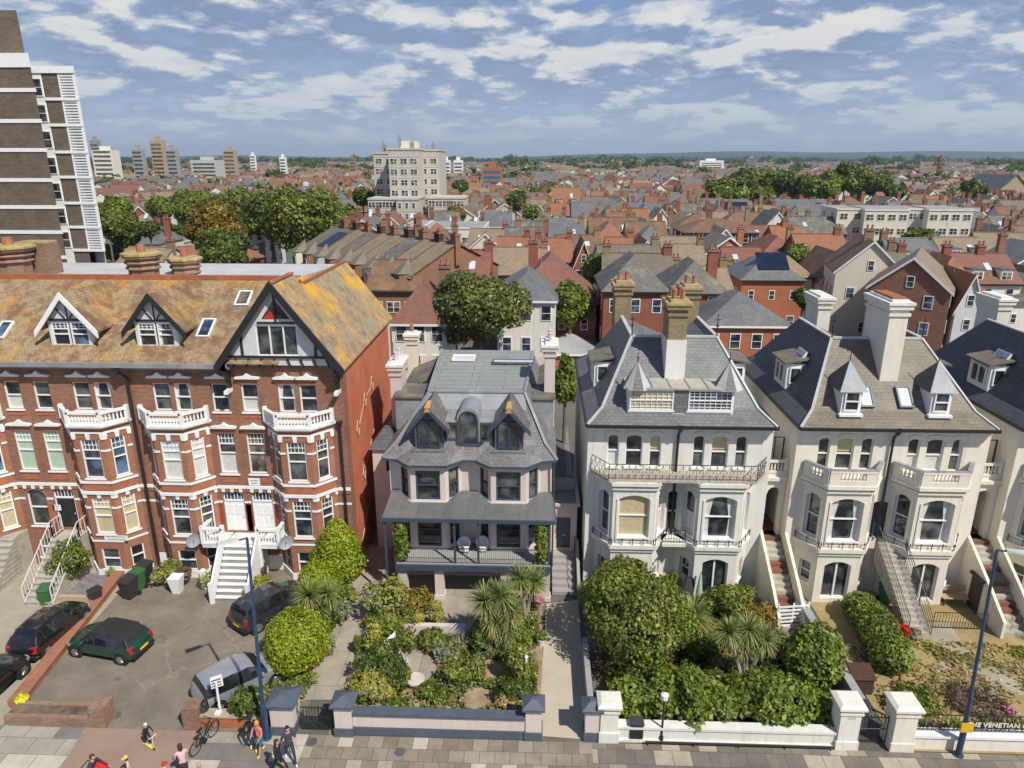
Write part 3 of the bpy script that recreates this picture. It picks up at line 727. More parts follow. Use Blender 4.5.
st = flight('front_steps', 'worn stone steps with white iron handrails up to the black door', -26.7, 1.5, 34.9, 31.9, 2.35, 11, 'step_stone', None, 'step_stone', land=1.0, tilt=-.0)
for s in (-1, 1):
    m = MB(); x = -26.7+s*.78
    railing(m, [(x, 31.9, .1), (x, 34.9, 2.4), (x, 35.8, 2.4)], 1.0, .28, .02, .03)
    m.build('handrail', 'iron_white', st)
st2 = flight('front_steps', 'stone steps cut off by the picture edge, without white iron handrails', -30.4, 1.4, 34.9, 32.6, 2.35, 9, 'step_stone', None, 'step_stone', land=1.0)

# ================================================================== PINK HOUSE WITH VERANDA
PX0, PX1, PYW, PYB = -8.1, .85, 35.6, 34.7
def pink_house():
    t = thing('villa', 'pale pink villa with lead roofed veranda on slim black posts and blue grey windows', 'house', (-3.62, PYW, 0))
    BC = (-5.85, -1.5); F = Fr(0, PYW); wm = 'paint_navy'
    w = MB()
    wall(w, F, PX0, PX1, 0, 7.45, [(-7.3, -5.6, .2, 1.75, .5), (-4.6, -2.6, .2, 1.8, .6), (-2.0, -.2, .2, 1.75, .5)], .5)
    w.poly([(PX0, PYW, 0), (PX0, 47, 0), (PX0, 47, 7.45), (PX0, PYW, 7.45)]); w.poly([(PX1, PYW, 0), (PX1, 47, 0), (PX1, 47, 7.45), (PX1, PYW, 7.45)])
    w.poly([(PX0, 47, 0), (PX1, 47, 0), (PX1, 47, 10), (PX0, 47, 10)])
    w.build('wall', 'render_pink', t)
    u = MB(); u.poly([F(PX0,-.5,.1), F(PX1,-.5,.1), F(PX1,-.5,1.9), F(PX0,-.5,1.9)]); u.build('undercroft_shade', 'paint_black', t)  # black sheet: the shade behind the arches put in as colour
    for bc in BC:
        fr, L = bay_frames(bc, PYW, PYB, .95, 1.75); b = MB(); ws = []
        for i, (f, l) in enumerate(zip(fr, L)):
            hw = .66 if i == 1 else .36; c = l/2
            op = [(c-hw, c+hw, 2.45, 4.55), (c-hw, c+hw, 5.3, 7.0)]
            wall(b, f, 0, l, 2.2, 7.4, op, .12); ws += [(f, i)+q for q in op]
        b.build('bay', 'render_pink', t)
        for (f, i, a, bb, c, d) in ws: window(t, f, a, bb, c, d, .12, wm, 'sash', .09, None, pane='glass' if c < 4 else rnd.choice(['glass', 'glass_dim']))
        s = MB()
        for (f, l) in zip(fr, L): s.fbox(f, -.03, l+.03, 0, .08, 7.2, 7.4); s.fbox(f, -.02, l+.02, 0, .07, 5.1, 5.22)
        s.build('bay_cornice', 'render_pink', t)
    # roof: steep slated front and sides round a flat seamed roof, flared over the bays
    r = MB(); e = 7.45; zt = 10.25
    EV = [(-8.4, 35.35), (-8.0, 35.25), (-7.6, 35.2), (-6.85, 34.4), (-4.85, 34.4), (-4.0, 35.2), (-3.3, 35.2), (-2.5, 34.4), (-.5, 34.4), (.3, 35.2), (1.1, 35.35)]
    MID = [(x*.93-.2, 36.1) for (x, y) in EV]; MID[0] = (-7.75, 36.1); MID[-1] = (.5, 36.1)
    for k in range(len(EV)-1):
        a, b = EV[k], EV[k+1]; c, d = MID[k+1], MID[k]
        r.poly([(a[0], a[1], e), (b[0], b[1], e), (c[0], c[1], 8.0), (d[0], d[1], 8.0)])
    r.poly([(-7.75, 36.1, 8.0), (.5, 36.1, 8.0), (-.55, 37.6, 9.4), (-6.65, 37.6, 9.4)])
    r.poly([(-6.65, 37.6, 9.4), (-.55, 37.6, 9.4), (-.55, 37.62, 9.5), (-6.65, 37.62, 9.5)], 1)
    r.poly([(-6.62, 37.62, 9.5), (-.58, 37.62, 9.5), (-.72, 38.4, zt), (-6.15, 38.4, zt)], 1)
    r.poly([(-8.4, 35.35, e), (-7.75, 36.1, 8.0), (-6.65, 37.6, 9.4), (-6.15, 38.4, zt), (-6.6, 47.2, zt), (-8.4, 47.2, e)])
    r.poly([(1.1, 35.35, e), (1.1, 47.2, e), (-.3, 47.2, zt), (-.72, 38.4, zt), (-.55, 37.6, 9.4), (.5, 36.1, 8.0)])
    r.poly([(-6.15, 38.4, zt+.0), (-.72, 38.4, zt), (-.3, 47.2, zt+.15), (-6.6, 47.2, zt+.15)], 2)
    ro = r.build('roof', ['slate_pink', 'lead', 'seam_roof'], t); plain('cap_ochre', (.5, .27, .1), .9, .3)
    m = MB(); m.bar((-8.4, 35.35, e+.0), (-7.75, 36.1, 8.03), .16, .08); m.bar((-7.75, 36.1, 8.0), (-6.15, 38.4, zt), .16, .1); m.bar((1.1, 35.35, e), (.5, 36.1, 8.03), .16, .08); m.bar((.5, 36.1, 8.0), (-.72, 38.4, zt), .16, .1)
    m.box(-6.2, -.7, 38.3, 38.5, zt, zt+.1); m.box(-3.5, -3.4, 38.5, 47, zt+.02, zt+.09); m.bar((-6.2, 38.4, zt), (-6.6, 47.2, zt+.1), .16, .12); m.bar((-.7, 38.4, zt), (-.3, 47.2, zt+.1), .16, .12)
    m.build('roof_hip', 'lead', ro)
    g = MB()
    for a, b in zip(EV[:-1], EV[1:]): g.bar((a[0], a[1], e-.12), (b[0], b[1], e-.12), .14, .12)
    g.build('gutter', 'paint_navy', ro)
    skylight(ro, (-5.6, 44.3, zt+.16), (1, 0, 0), 1.5, 1.2, (0, 1, .01), 'skylight_pale', 'paint_white'); skylight(ro, (-2.9, 43.7, zt+.16), (1, 0, 0), 2.7, .8, (0, 1, .01), 'skylight_pale', 'lead_dark')
    # two gabled dormers and the round headed one between them
    for cx in BC:
        D = MB(); f = Fr(0, 35.75)
        D.fbox(f, cx-.78, cx+.78, -1.6, -.02, 7.7, 9.35)
        D.prism([f(cx-.78, -.02, 9.35), f(cx+.78, -.02, 9.35), f(cx, -.02, 10.2)], (0, 1.4, 0))
        do = D.build('dormer', 'paint_slateblue', t)
        for (a, b) in ((cx-.6, cx-.02), (cx+.02, cx+.6)): window(do, f, a, b, 7.95, 9.5, -.0, wm, 'plain', .06, None, pane='glass')
        q = MB()
        for s in (-1, 1):
            q.poly([(cx, 35.4, 10.35), (cx+s*1.12, 35.4, 9.1), (cx+s*1.12, 36.9, 9.1), (cx, 38.6, 10.35)]); q.poly([(cx, 35.4, 10.28), (cx+s*1.12, 35.4, 9.03), (cx+s*1.12, 36.9, 9.03), (cx, 38.6, 10.28)])
        q.build('dormer_roof', 'slate_mossy', do)
        q = MB()
        for s in (-1, 1): q.prism([(cx, 35.32, 10.4), (cx, 35.32, 10.12), (cx+s*1.17, 35.32, 8.8), (cx+s*1.17, 35.32, 9.07)], (0, .07, 0))
        q.build('bargeboard', 'paint_navy', do)
        MB().poly([(cx-.2, 35.3, 10.12), (cx+.2, 35.3, 10.12), (cx, 35.3, 10.42)]).prism([(cx-.16, 35.38, 10.3), (cx+.16, 35.38, 10.3), (cx+.1, 36.3, 10.4), (cx-.1, 36.3, 10.4)], (0, 0, .06)).build('gable_cap', 'cap_ochre', do)
        q = MB()
        railing(q, [(cx-.9, 35.35, 7.55), (cx+.9, 35.35, 7.55)], .45, .12, .01, .018)
        q.build('dormer_guard', 'paint_slateblue', do)
    cx = -3.72; f = Fr(0, 35.95); D = MB()
    arc = [(cx+.62*math.cos(R(180-k*18)), 9.55+.62*math.sin(R(k*18))) for k in range(11)]
    D.prism([f(cx-.62, 0, 7.9)] + [f(a, 0, z) for a, z in arc] + [f(cx+.62, 0, 7.9)], (0, 2.0, 0))
    do = D.build('arched_dormer', 'lead', t)
    arc = [(cx+.48*math.cos(R(180-k*18)), 9.5+.48*math.sin(R(k*18))) for k in range(11)]
    MB().poly([f(cx-.48, .02, 8.05)] + [f(a, .02, z) for a, z in arc] + [f(cx+.48, .02, 8.05)]).build('pane', 'glass', do)
    q = MB(); q.fbox(f, cx-.55, cx-.46, 0, .07, 8.0, 9.5); q.fbox(f, cx+.46, cx+.55, 0, .07, 8.0, 9.5); q.fbox(f, cx-.46, cx+.46, 0, .07, 8.0, 8.1)
    for (a, b) in zip(arc[:-1], arc[1:]): q.tube(f(a[0], .035, a[1]), f(b[0], .035, b[1]), .05, None, 5)
    q.build('frame', wm, do)
    for x in (-4.62, -2.78):
        D = MB(); D.box(x-.36, x+.36, 36.1, 37.6, 8.0, 9.3); D.box(x-.42, x+.42, 36.0, 37.6, 9.3, 9.4); do = D.build('flat_dormer', 'lead', t)
        window(do, Fr(0, 36.1), x-.3, x+.3, 8.3, 9.2, -.0, wm, 'plain', .06, None, pane='glass_dim')
    # side dormers and tall chimney stacks on both flanks
    for (xa, xb, y0, y1, z0, z1) in ((-8.35, -6.7, 39.2, 41.5, 7.6, 9.6), (-.35, .95, 39.2, 41.5, 7.6, 9.6)):
        D = MB(); D.box(xa, xb, y0, y1, z0, z1); do = D.build('side_dormer', 'lead', t); MB().box(xa-.12, xb+.12, y0-.12, y1+.12, z1, z1+.12).build('dormer_roof', 'slate_mossy', do)
    for (xa, xb, y0, y1, z) in ((-8.5, -6.9, 42, 47, 9.75), (-.1, 1.1, 42, 47, 9.75)): MB().hexa([(xa, y0, z-.6), (xb, y0, z), (xb, y1, z), (xa, y1, z-.6), (xa, y0, z-.5), (xb, y0, z+.1), (xb, y1, z+.1), (xa, y1, z-.5)]).build('side_roof', 'slate_mossy', ro)
    chimney(t, -8.5, 41.2, 0, 11.3, .62, 1.9, 'render_pink', (1, 2), cap='stone_trim', potmat='render_pink'); chimney(t, -8.6, 47.0, 6, 11.6, .7, .8, 'render_cream', (1, 1), cap='stone_trim')
    chimney(t, .72, 41.0, 6.5, 12.6, .62, 1.7, 'render_pink', (1, 2), cap='stone_trim', potmat='render_pink')
    pipe(t, [(.95, 35.3, 7.3), (.95, 35.5, .2)], .05, 'paint_navy', False)
    # veranda
    vr = MB(); zi, zo = 5.45, 4.95
    IN = [(-8.0, 35.55), (-7.55, 35.55), (-6.85, 34.75), (-4.9, 34.75), (-4.2, 35.55), (-3.15, 35.55), (-2.5, 34.75), (-.55, 34.75), (.2, 35.55), (.85, 35.55)]
    OUT = [(-8.1, 33.2), (-7.6, 33.2), (-6.85, 33.2), (-4.9, 33.2), (-4.2, 33.2), (-3.15, 33.2), (-2.5, 33.2), (-.55, 33.2), (.2, 33.2), (1.0, 33.2)]
    for k in range(9):
        zA = zi if IN[k][1] > 35 else 5.18; zB = zi if IN[k+1][1] > 35 else 5.18
        vr.poly([(OUT[k][0], OUT[k][1], zo), (OUT[k+1][0], OUT[k+1][1], zo), (IN[k+1][0], IN[k+1][1], zB), (IN[k][0], IN[k][1], zA)], 0)
    vr.poly([(-8.1, 33.2, zo), (-8.0, 35.55, zi), (-8.1, 35.6, zo)], 0); vr.poly([(1.0, 33.2, zo), (1.0, 35.6, zo), (.85, 35.55, zi)], 0)
    vr.poly([(-8.1, 33.2, zo-.02), (1.0, 33.2, zo-.02), (1.0, 35.6, zo-.02), (-8.1, 35.6, zo-.02)], 1)
    vo = vr.build('veranda_roof', ['veranda_lead', 'timber_white'], t)
    q = MB(); q.box(-8.15, 1.05, 33.1, 33.2, zo-.18, zo+.02); q.box(-8.15, -8.07, 33.2, 35.6, zo-.18, zo+.02); q.box(.97, 1.05, 33.2, 35.6, zo-.18, zo+.02); q.build('fascia', 'paint_navy', vo)
    q = MB(); q.box(-7.4, .75, 33.25, 35.58, 1.92, 2.2); q.box(-7.45, .8, 33.18, 33.25, 1.9, 2.28); q.build('veranda_deck', 'wall_grey', t)
    MB().box(-7.5, .85, 33.1, 33.18, 1.86, 2.22).build('deck_fascia', 'paint_navy', t)
    for x in (-8.0, -7.25, -4.3, -3.05, .7): MB().box(x-.05, x+.05, 33.22, 33.32, 0 if x < -7.5 else 2.2, 4.8).build('veranda_post', 'paint_navy', t)
    for (a, b) in ((-7.2, -4.36), (-4.24, -3.1), (-3.0, .66)):
        q = MB(); railing(q, [(a, 33.27, 2.22), (b, 33.27, 2.22)], .95, .11, .009, .025); q.build('veranda_railing', 'iron_black', t)
    for x in (-7.2, -5.2, -1.62, .55): MB().box(x-.24, x+.24, 33.3, 33.8, .003, 1.92).box(x-.3, x+.3, 33.24, 33.86, .003, .25).build('column', 'render_pink', t)
    # side entrance block
    A = Fr(0, 36.6); q = MB(); wall(q, A, .86, 2.35, 0, 4.1, [(1.2, 2.0, 1.35, 3.35)], .15)
    q.poly([(2.35, 36.6, 0), (2.35, 41, 0), (2.35, 41, 4.1), (2.35, 36.6, 4.1)]); q.poly([(.86, 36.6, 3.9), (2.35, 36.6, 3.9), (2.35, 41, 3.9), (.86, 41, 3.9)], 1)
    q.build('entrance_block', ['render_pink', 'felt_roof'], t)
    d = MB(); d.fbox(A, 1.2, 2.0, -.14, -.08, 1.36, 3.35)
    for (u, z) in ((1.27, 1.5), (1.63, 1.5), (1.27, 2.3), (1.63, 2.3)): d.fbox(A, u, u+.3, -.08, -.055, z, z+.65)
    dd = d.build('front_door', 'paint_slateblue', t); MB().fbox(A, 1.5, 1.72, -.06, -.04, 2.15, 2.21).build('letterbox', 'lead_pale', dd)
    q = MB(); q.box(.75, 2.5, 36.45, 36.6, 4.1, 4.25); q.box(2.3, 2.5, 36.6, 41, 4.1, 4.25); q.box(.86, 2.3, 39, 39.3, 3.9, 4.6); q.build('parapet', 'render_grey', t)
    return t
ph = pink_house()
t = thing('entrance_steps', 'dark slate steps up to the blue grey side door between the villas', 'steps', (1.5, 34.5, 0)); s = MB()
for k in range(6): s.box(.95, 2.3, 33.9+k*.42, 36.58, .2*k, .2*(k+1)+.02)
s.build('flight', 'wall_grey', t); MB().bar((2.4, 33.8, 0), (2.4, 36.5, 1.3), .16, .7).build('side_wall', 'wall_grey', t)
q = MB(); railing(q, [(2.25, 33.9, .2), (2.25, 36.4, 1.4)], .9, .5, .015, .02); q.build('handrail', 'iron_black', t)
t = thing('porch', 'small pink porch with black hipped roof in the gap beside the brick end house', 'porch', (-9.1, 39.3, 0))
MB().box(-9.75, -8.2, 38.6, 40.5, 0, 6.6).build('wall', 'render_pink', t); MB().hexa([(-9.95, 38.4, 6.6), (-8.1, 38.4, 6.6), (-8.1, 40.7, 6.6), (-9.95, 40.7, 6.6), (-9.2, 39.3, 7.6), (-8.8, 39.3, 7.6), (-8.8, 39.9, 7.6), (-9.2, 39.9, 7.6)]).build('roof', 'slate_black', t)
window(t, Fr(0, 38.6), -8.95, -8.45, 5.2, 6.2, -.0, 'paint_navy', 'sash', .05, None, pane='glass')

# ================================================================== WHITE VILLAS
VW, VB = 35.0, 33.8
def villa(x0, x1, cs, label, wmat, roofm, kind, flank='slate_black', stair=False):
    t = thing('villa', label, 'house', ((x0+x1)/2, VW, 0), 'white rendered villas')
    F = Fr(0, VW); w = MB(); ops = []
    for c in cs:
        for (dx, hw) in ((-1.1, .3), (0, .44), (1.12, .3)): ops.append((c+dx-hw, c+dx+hw, 7.3, 9.1, .14))
    mid = sum(cs)/2
    ops.append((mid-.3, mid+.3, 3.45, 5.9, .12) if kind == 'C' else (mid-.45, mid+.45, 3.35, 5.5, .1))
    wall(w, F, x0, x1, 0, 9.75, ops, .2)
    for x in (x0, x1): w.poly([(x, VW, 0), (x, 47, 0), (x, 47, 9.6), (x, VW, 9.6)])
    w.poly([(x0, 47, 0), (x1, 47, 0), (x1, 47, 9.6), (x0, 47, 9.6)])
    w.build('wall', wmat, t)
    for o in ops[:-1]: window(t, F, o[0], o[1], o[2], o[3], .2, style='sash', fw=.055, pane=rnd.choice(['glass', 'drapes', 'nets', 'glass_dim', 'half']))
    o = ops[-1]
    if kind == 'C': window(t, F, o[0], o[1], o[2], o[3], .2, style='sash', pane='glass')
    else: MB().fbox(F, o[0], o[1], -.19, -.13, o[2], o[3]).build('front_door', 'paint_navy', t)
    tr = MB()
    for o in ops[:-1]:
        n = 6; a, b = o[0]-.06, o[1]+.06
        for k in range(n):
            u0, u1 = a+(b-a)*k/n, a+(b-a)*(k+1)/n; f0 = 1-(2*k/n-1)**2; f1 = 1-(2*(k+1)/n-1)**2
            tr.prism([F(u0, 0, 9.1+.12*f0), F(u1, 0, 9.1+.12*f1), F(u1, 0, 9.24+.12*f1), F(u0, 0, 9.24+.12*f0)], F(0, .06, 0)-F(0, 0, 0))
    tr.fbox(F, x0, x1, 0, .06, 9.42, 9.6)
    tr.build('hood_mould', 'wall_white' if kind == 'C' else 'render_white', t)
    for c in cs:
        fr, L = bay_frames(c, VW, VB, 1.12, 1.9); b = MB(); ws = []
        for i, (f, l) in enumerate(zip(fr, L)):
            hw = .8 if i == 1 else .4; u = l/2
            op = [(u-hw, u+hw, 3.75, 6.2, .22)]
            if i == 1: op.append((u-.7, u+.7, .25, 2.5, .25))
            else: op.append((u-.35, u+.35, 1.0, 2.2))
            wall(b, f, 0, l, 0, 7.0, op, .24); ws += [(f, i)+q[:4] for q in op]
        b.build('bay', wmat, t)
        for (f, i, a, bb, z, z2) in ws:
            if z < .3: window(t, f, a, bb, z, z2-.06, .24, style='double', pane='glass', sill=None)
            else: window(t, f, a, bb, z, z2, .24, style='sash', pane=(('blind' if kind == 'C' and c < 6 else 'drapes') if i == 1 and z > 3 else rnd.choice(['glass', 'nets'])) if z > 3 else 'glass', fw=.06)
        s = MB()
        for (f, l) in zip(fr, L):
            s.fbox(f, -.06, l+.06, 0, .12, 6.55, 6.7); s.fbox(f, -.1, l+.1, 0, .22, 6.8, 7.0); s.fbox(f, -.08, l+.08, 0, .2, 3.12, 3.34); s.fbox(f, -.04, l+.04, 0, .1, 2.9, 3.12)
            hw = (.8 if l > 2 else .4)+.12; u = l/2
            s.fbox(f, u-hw, u-hw+.1, 0, .05, 3.5, 6.0); s.fbox(f, u+hw-.1, u+hw, 0, .05, 3.5, 6.0)
        s.build('bay_cornice', wmat, t)
        r = MB(); k = 0
        for (f, l) in zip(fr, L):
            r.tube(f(-.02, .14, 3.62), f(l+.02, .14, 3.62), .014, None, 5)
            n = 4 if l > 2 else 2
            for j in range(n+1): p = f(l*j/n, .14, 3.34); r.tube(p, p+Vector((0,0,.4)), .022, None, 5); r.lathe(p+Vector((0,0,.24)), [(.02,0),(.055,.04),(.02,.09)], 6)
        r.build('ledge_rail', 'iron_black', t)
    if kind == 'C':
        bp = [(x0+.2, VW), (x0+1.05, VB-.1), (x1-1.0, VB-.1), (x1-.15, VW)]
        MB().prism([(p[0], p[1], 7.0) for p in bp], (0, 0, .12)).build('balcony_slab', 'step_stone', t)
        q = MB(); pts = [(p[0], p[1]+.08, 7.12) for p in bp]; railing(q, pts, .85, .34, .014, .022)
        for a, b in zip(pts[:-1], pts[1:]):
            A, B = Vector(a), Vector(b); n = max(2, int((B-A).length/.34))
            for k in range(n):
                c0, c1 = A.lerp(B, k/n), A.lerp(B, (k+1)/n); m0 = (c0+c1)/2
                for (z0, z1, r0) in ((.15, .45, 1), (.45, .78, -1)):
                    q.tube(c0+Vector((0,0,z0 if r0 > 0 else z1)), m0+Vector((0,0,z1 if r0 > 0 else z0)), .011, None, 4, cap=False); q.tube(m0+Vector((0,0,z1 if r0 > 0 else z0)), c1+Vector((0,0,z0 if r0 > 0 else z1)), .011, None, 4, cap=False)
        q.build('balcony_railing', 'iron_black', t)
        q = MB(); q.box(mid-.62, mid+.62, 33.9, VW, 3.15, 3.34); q.build('small_balcony', wmat, t)
        q = MB(); railing(q, [(mid-.6, 34.0, 3.34), (mid+.6, 34.0, 3.34)], .75, .14, .014, .022); q.build('small_balcony_railing', 'iron_black', t)
    else:
        for c in cs:
            pl = bay_poly(c, VW, VB, 1.12, 1.9, 7.0, .18)
            MB().prism(pl, (0, 0, .1)).build('balcony_slab', wmat, t)
            q = MB(); P = [(p[0], p[1]) for p in bay_poly(c, VW-.05, VB, 1.12, 1.9, 0, .1)]
            for a, b in zip(P[:-1], P[1:]):
                A, B = Vector((a[0], a[1], 7.1)), Vector((b[0], b[1], 7.1)); l = (B-A).length
                q.bar(A, B, .16, .2); q.bar(A+Vector((0,0,.62)), B+Vector((0,0,.62)), .2, .14)
                for (s0, s1) in ((0, .22), (.78, 1)): q.bar(A.lerp(B, s0)+Vector((0,0,.2)), A.lerp(B, s1)+Vector((0,0,.2)), .15, .42)
                n = max(3, int(l*.56/.17))
                for k in range(n): q.lathe(A.lerp(B, .22+.56*(k+.5)/n)+Vector((0,0,.2)), [(.04, 0), (.065, .14), (.03, .3), (.05, .42)], 6)
            q.build('balustrade', wmat, t)
            q = MB()
            for a, b in zip(P[:-1], P[1:]): q.bar((a[0], a[1], 7.865), (b[0], b[1], 7.865), .22, .025)
            q.build('balustrade_capping', 'lead', t)
    pipe(t, [(mid, 34.5, 9.7), (mid, 34.85, 9.2), (mid, 34.88, 3.4)], .07, 'paint_black')
    # roof, flared at the eaves
    r = MB(); a0, a1 = x0-.08, x1-.02; b0, b1 = x0+.75, x1-.8; c0, c1 = x0+2.5, x1-2.5; Z0, Z1, Z2 = 9.85, 10.5, 13.6
    yb = 47.3
    r.poly([(a0, 34.5, Z0), (a1, 34.5, Z0), (b1, 35.45, Z1), (b0, 35.45, Z1)], 0); r.poly([(b0, 35.45, Z1), (b1, 35.45, Z1), (c1, 38.5, Z2), (c0, 38.5, Z2)], 0)
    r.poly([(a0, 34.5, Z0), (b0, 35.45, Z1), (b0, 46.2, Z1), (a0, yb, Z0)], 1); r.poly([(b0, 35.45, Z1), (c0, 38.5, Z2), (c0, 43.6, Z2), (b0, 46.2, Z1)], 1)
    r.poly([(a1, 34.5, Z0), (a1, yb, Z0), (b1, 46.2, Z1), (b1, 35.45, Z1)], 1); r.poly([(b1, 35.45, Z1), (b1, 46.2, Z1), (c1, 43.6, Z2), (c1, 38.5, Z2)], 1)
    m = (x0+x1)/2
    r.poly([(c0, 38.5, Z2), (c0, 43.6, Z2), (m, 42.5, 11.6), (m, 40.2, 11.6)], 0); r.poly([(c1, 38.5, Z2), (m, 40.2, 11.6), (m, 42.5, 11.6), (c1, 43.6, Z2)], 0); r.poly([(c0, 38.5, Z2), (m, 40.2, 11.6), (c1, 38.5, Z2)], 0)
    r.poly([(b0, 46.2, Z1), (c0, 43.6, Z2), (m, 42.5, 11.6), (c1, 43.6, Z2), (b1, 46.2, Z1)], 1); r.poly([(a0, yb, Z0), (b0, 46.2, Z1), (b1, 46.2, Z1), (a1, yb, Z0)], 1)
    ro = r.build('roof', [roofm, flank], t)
    q = MB()
    for (a, b, c) in ((a0, b0, c0), (a1, b1, c1)):
        q.bar((a, 34.5, Z0), (b, 35.45, Z1), .14, .06); q.bar((b, 35.45, Z1), (c, 38.5, Z2), .14, .08); q.bar((c, 38.5, Z2), (c, 43.6, Z2), .2, .08)
    q.box(c0, c1, 38.4, 38.6, Z2-.03, Z2+.08)
    q.build('roof_hip', 'lead_pale', ro)
    q = MB(); q.box(a0-.05, a1+.05, 34.36, 34.5, Z0-.14, Z0+.01); q.box(a0, a1, 34.5, VW, Z0-.12, Z0-.02, 1); q.box(a0-.12, a0, 34.5, yb, Z0-.12, Z0+.01); q.box(a1, a1+.12, 34.5, yb, Z0-.12, Z0+.01); q.build('gutter', ['paint_black', 'paint_white'], ro)
    for c in (c0, c1):
        q = MB(); q.tube((c, 38.5, Z2), (c, 38.5, Z2+1.3), .035, .015, 6); q.lathe((c, 38.5, Z2+.55), [(.02, 0), (.11, .08), (.02, .18)], 6); q.bar((c-.16, 38.5, Z2+.95), (c+.16, 38.5, Z2+.95), .03, .04); q.build('finial', 'iron_black', ro)
    # side dormers on the flank that faces the middle of the street
    for (xs, s) in ((x0, -1), (x1, 1)):
        D = MB(); xf = xs+s*-.55; D.box(min(xf, xf-s*1.9), max(xf, xf-s*1.9), 39.2, 41.2, 10.4, 11.9); do = D.build('side_dormer', 'paint_white', t)
        MB().hexa([(xf+s*.25-.0, 39.0, 11.9), (xf-s*2.0, 39.0, 12.35), (xf-s*2.0, 41.4, 12.35), (xf+s*.25, 41.4, 11.9), (xf+s*.25, 39.0, 12.0), (xf-s*2.0, 39.0, 12.45), (xf-s*2.0, 41.4, 12.45), (xf+s*.25, 41.4, 12.0)]).build('dormer_roof', 'slate_tan', do)
        f = Fr(xf, 41.1 if s < 0 else 39.3, 0, s); window(do, f, .2, 1.6, 10.65, 11.75, -.0, 'paint_white', 'double', .08, None, pane='glass_dim')
        window(do, Fr(0, 39.2), min(xf, xf-s*.9)+.15, max(xf, xf-s*.9)-.1, 10.75, 11.7, -.0, 'paint_white', 'plain', .07, None, pane='glass')
    return t, ro, (c0, c1)
vc, vcr, cc = villa(2.7, 12.35, (5.15, 9.65), 'pale grey white villa with iron balcony and two pointed turrets on its slate roof', 'wall_white', 'slate', 'C', flank='slate')
vd, vdr, cd = villa(13.6, 23.45, (16.15, 20.75), 'cream white villa with twin balustraded bays, tall central chimney and long flight of railed steps', 'render_white', 'slate_tan', 'D')
ve, ver, ce = villa(24.9, 34.75, (27.45, 32.05), 'white villa with dark slate roof cut off by the edge, behind the blue lamp post', 'render_white', 'slate_tan', 'D')
# central chimneys
chimney(vc, U(677, 340, 36.6).x, 37.45, 10.8, U(677, 303, 36.6).z, .95, 1.7, 'brick_stock', (2, 2), cap='lichen_cap')
MB().box(U(677, 340, 36.6).x-.52, U(677, 340, 36.6).x+.52, 36.55, 38.35, 10.8, U(677, 340, 36.6).z).build('chimney_base', 'wall_white', vc)
chimney(vc, 5.35, 45.2, 10, 15.5, 1.0, 1.6, 'brick_stock', (2, 1)); chimney(vc, 9.6, 45.2, 10, 15.3, 1.0, 1.6, 'brick_stock', (2, 1))
for (v, x) in ((vd, 18.55), (ve, 29.8)):
    chimney(v, x+.05, 38.0, 10.2, U(890, 303, 36.6).z, .95, 2.7, 'render_white', (0, 0), cap='stone_trim')
    q = MB(); CZ = U(890, 303, 36.6).z; q.box(x-.3, x+.4, 36.9, 39.1, CZ+.14, CZ+.24); q.build('chimney_tiles', 'tile_ridge', v)
    chimney(v, x-.2, 46.6, 9, 14.5, .8, 2.2, 'render_white', (0, 0), cap='stone_trim')
# turret dormer of the grey villa
def turret_roof(par, x, y, z, r, h, m='lead_pale'):
    q = MB(); n = 8
    P = [(x+r*math.cos(2*math.pi*k/n+.39), y+r*math.sin(2*math.pi*k/n+.39), z) for k in range(n)]
    for k in range(n): q.poly([P[k], P[(k+1) % n], (x, y, z+h)], k % 2)
    q.poly(P[::-1], 0)
    o = q.build('turret_roof', [m, 'slate'], par)
    q = MB(); q.tube((x, y, z+h-.05), (x, y, z+h+.5), .03, .012, 6); q.lathe((x, y, z+h+.1), [(.02,0),(.08,.06),(.02,.14)], 6); q.build('finial', 'iron_black', o)
YD = 35.12; ZB, ZT = U(680, 410, YD).z, U(680, 389, YD).z; XL, XR = U(628, 400, YD).x, U(734, 400, YD).x
D = MB(); D.box(XL, XR, YD, 37.6, ZB-.25, ZT); D.box(XL-.1, XR+.1, YD-.2, 37.6, ZT, ZT+.1, 1); dm = D.build('dormer', ['paint_white', 'step_stone'], vc)
f = Fr(0, YD); XM = (XL+XR)/2
for (a, b) in ((XL+.08, XM-.38), (XM+.38, XR-.08)): window(dm, f, a, b, ZB, ZT-.04, -.0, 'paint_white', 'grid', .07, 'paint_white', pane='curtain_cream' if a < 6.5 else 'glass_blue')
MB().box(XM-.34, XM+.34, YD-.06, YD+.02, ZB-.1, ZT).build('dormer_cladding', 'slate', dm)
q = MB()
for k in range(5): q.box(5.9+k*.95, 5.96+k*.95, YD-.2, 37.4, ZT+.1, ZT+.14)
q.build('dormer_seam', 'lead', dm)
turret_roof(dm, XL+.45, YD+.35, ZT-.02, .78, 1.4); turret_roof(dm, XR-.3, YD+.35, ZT-.02, .78, 1.4)
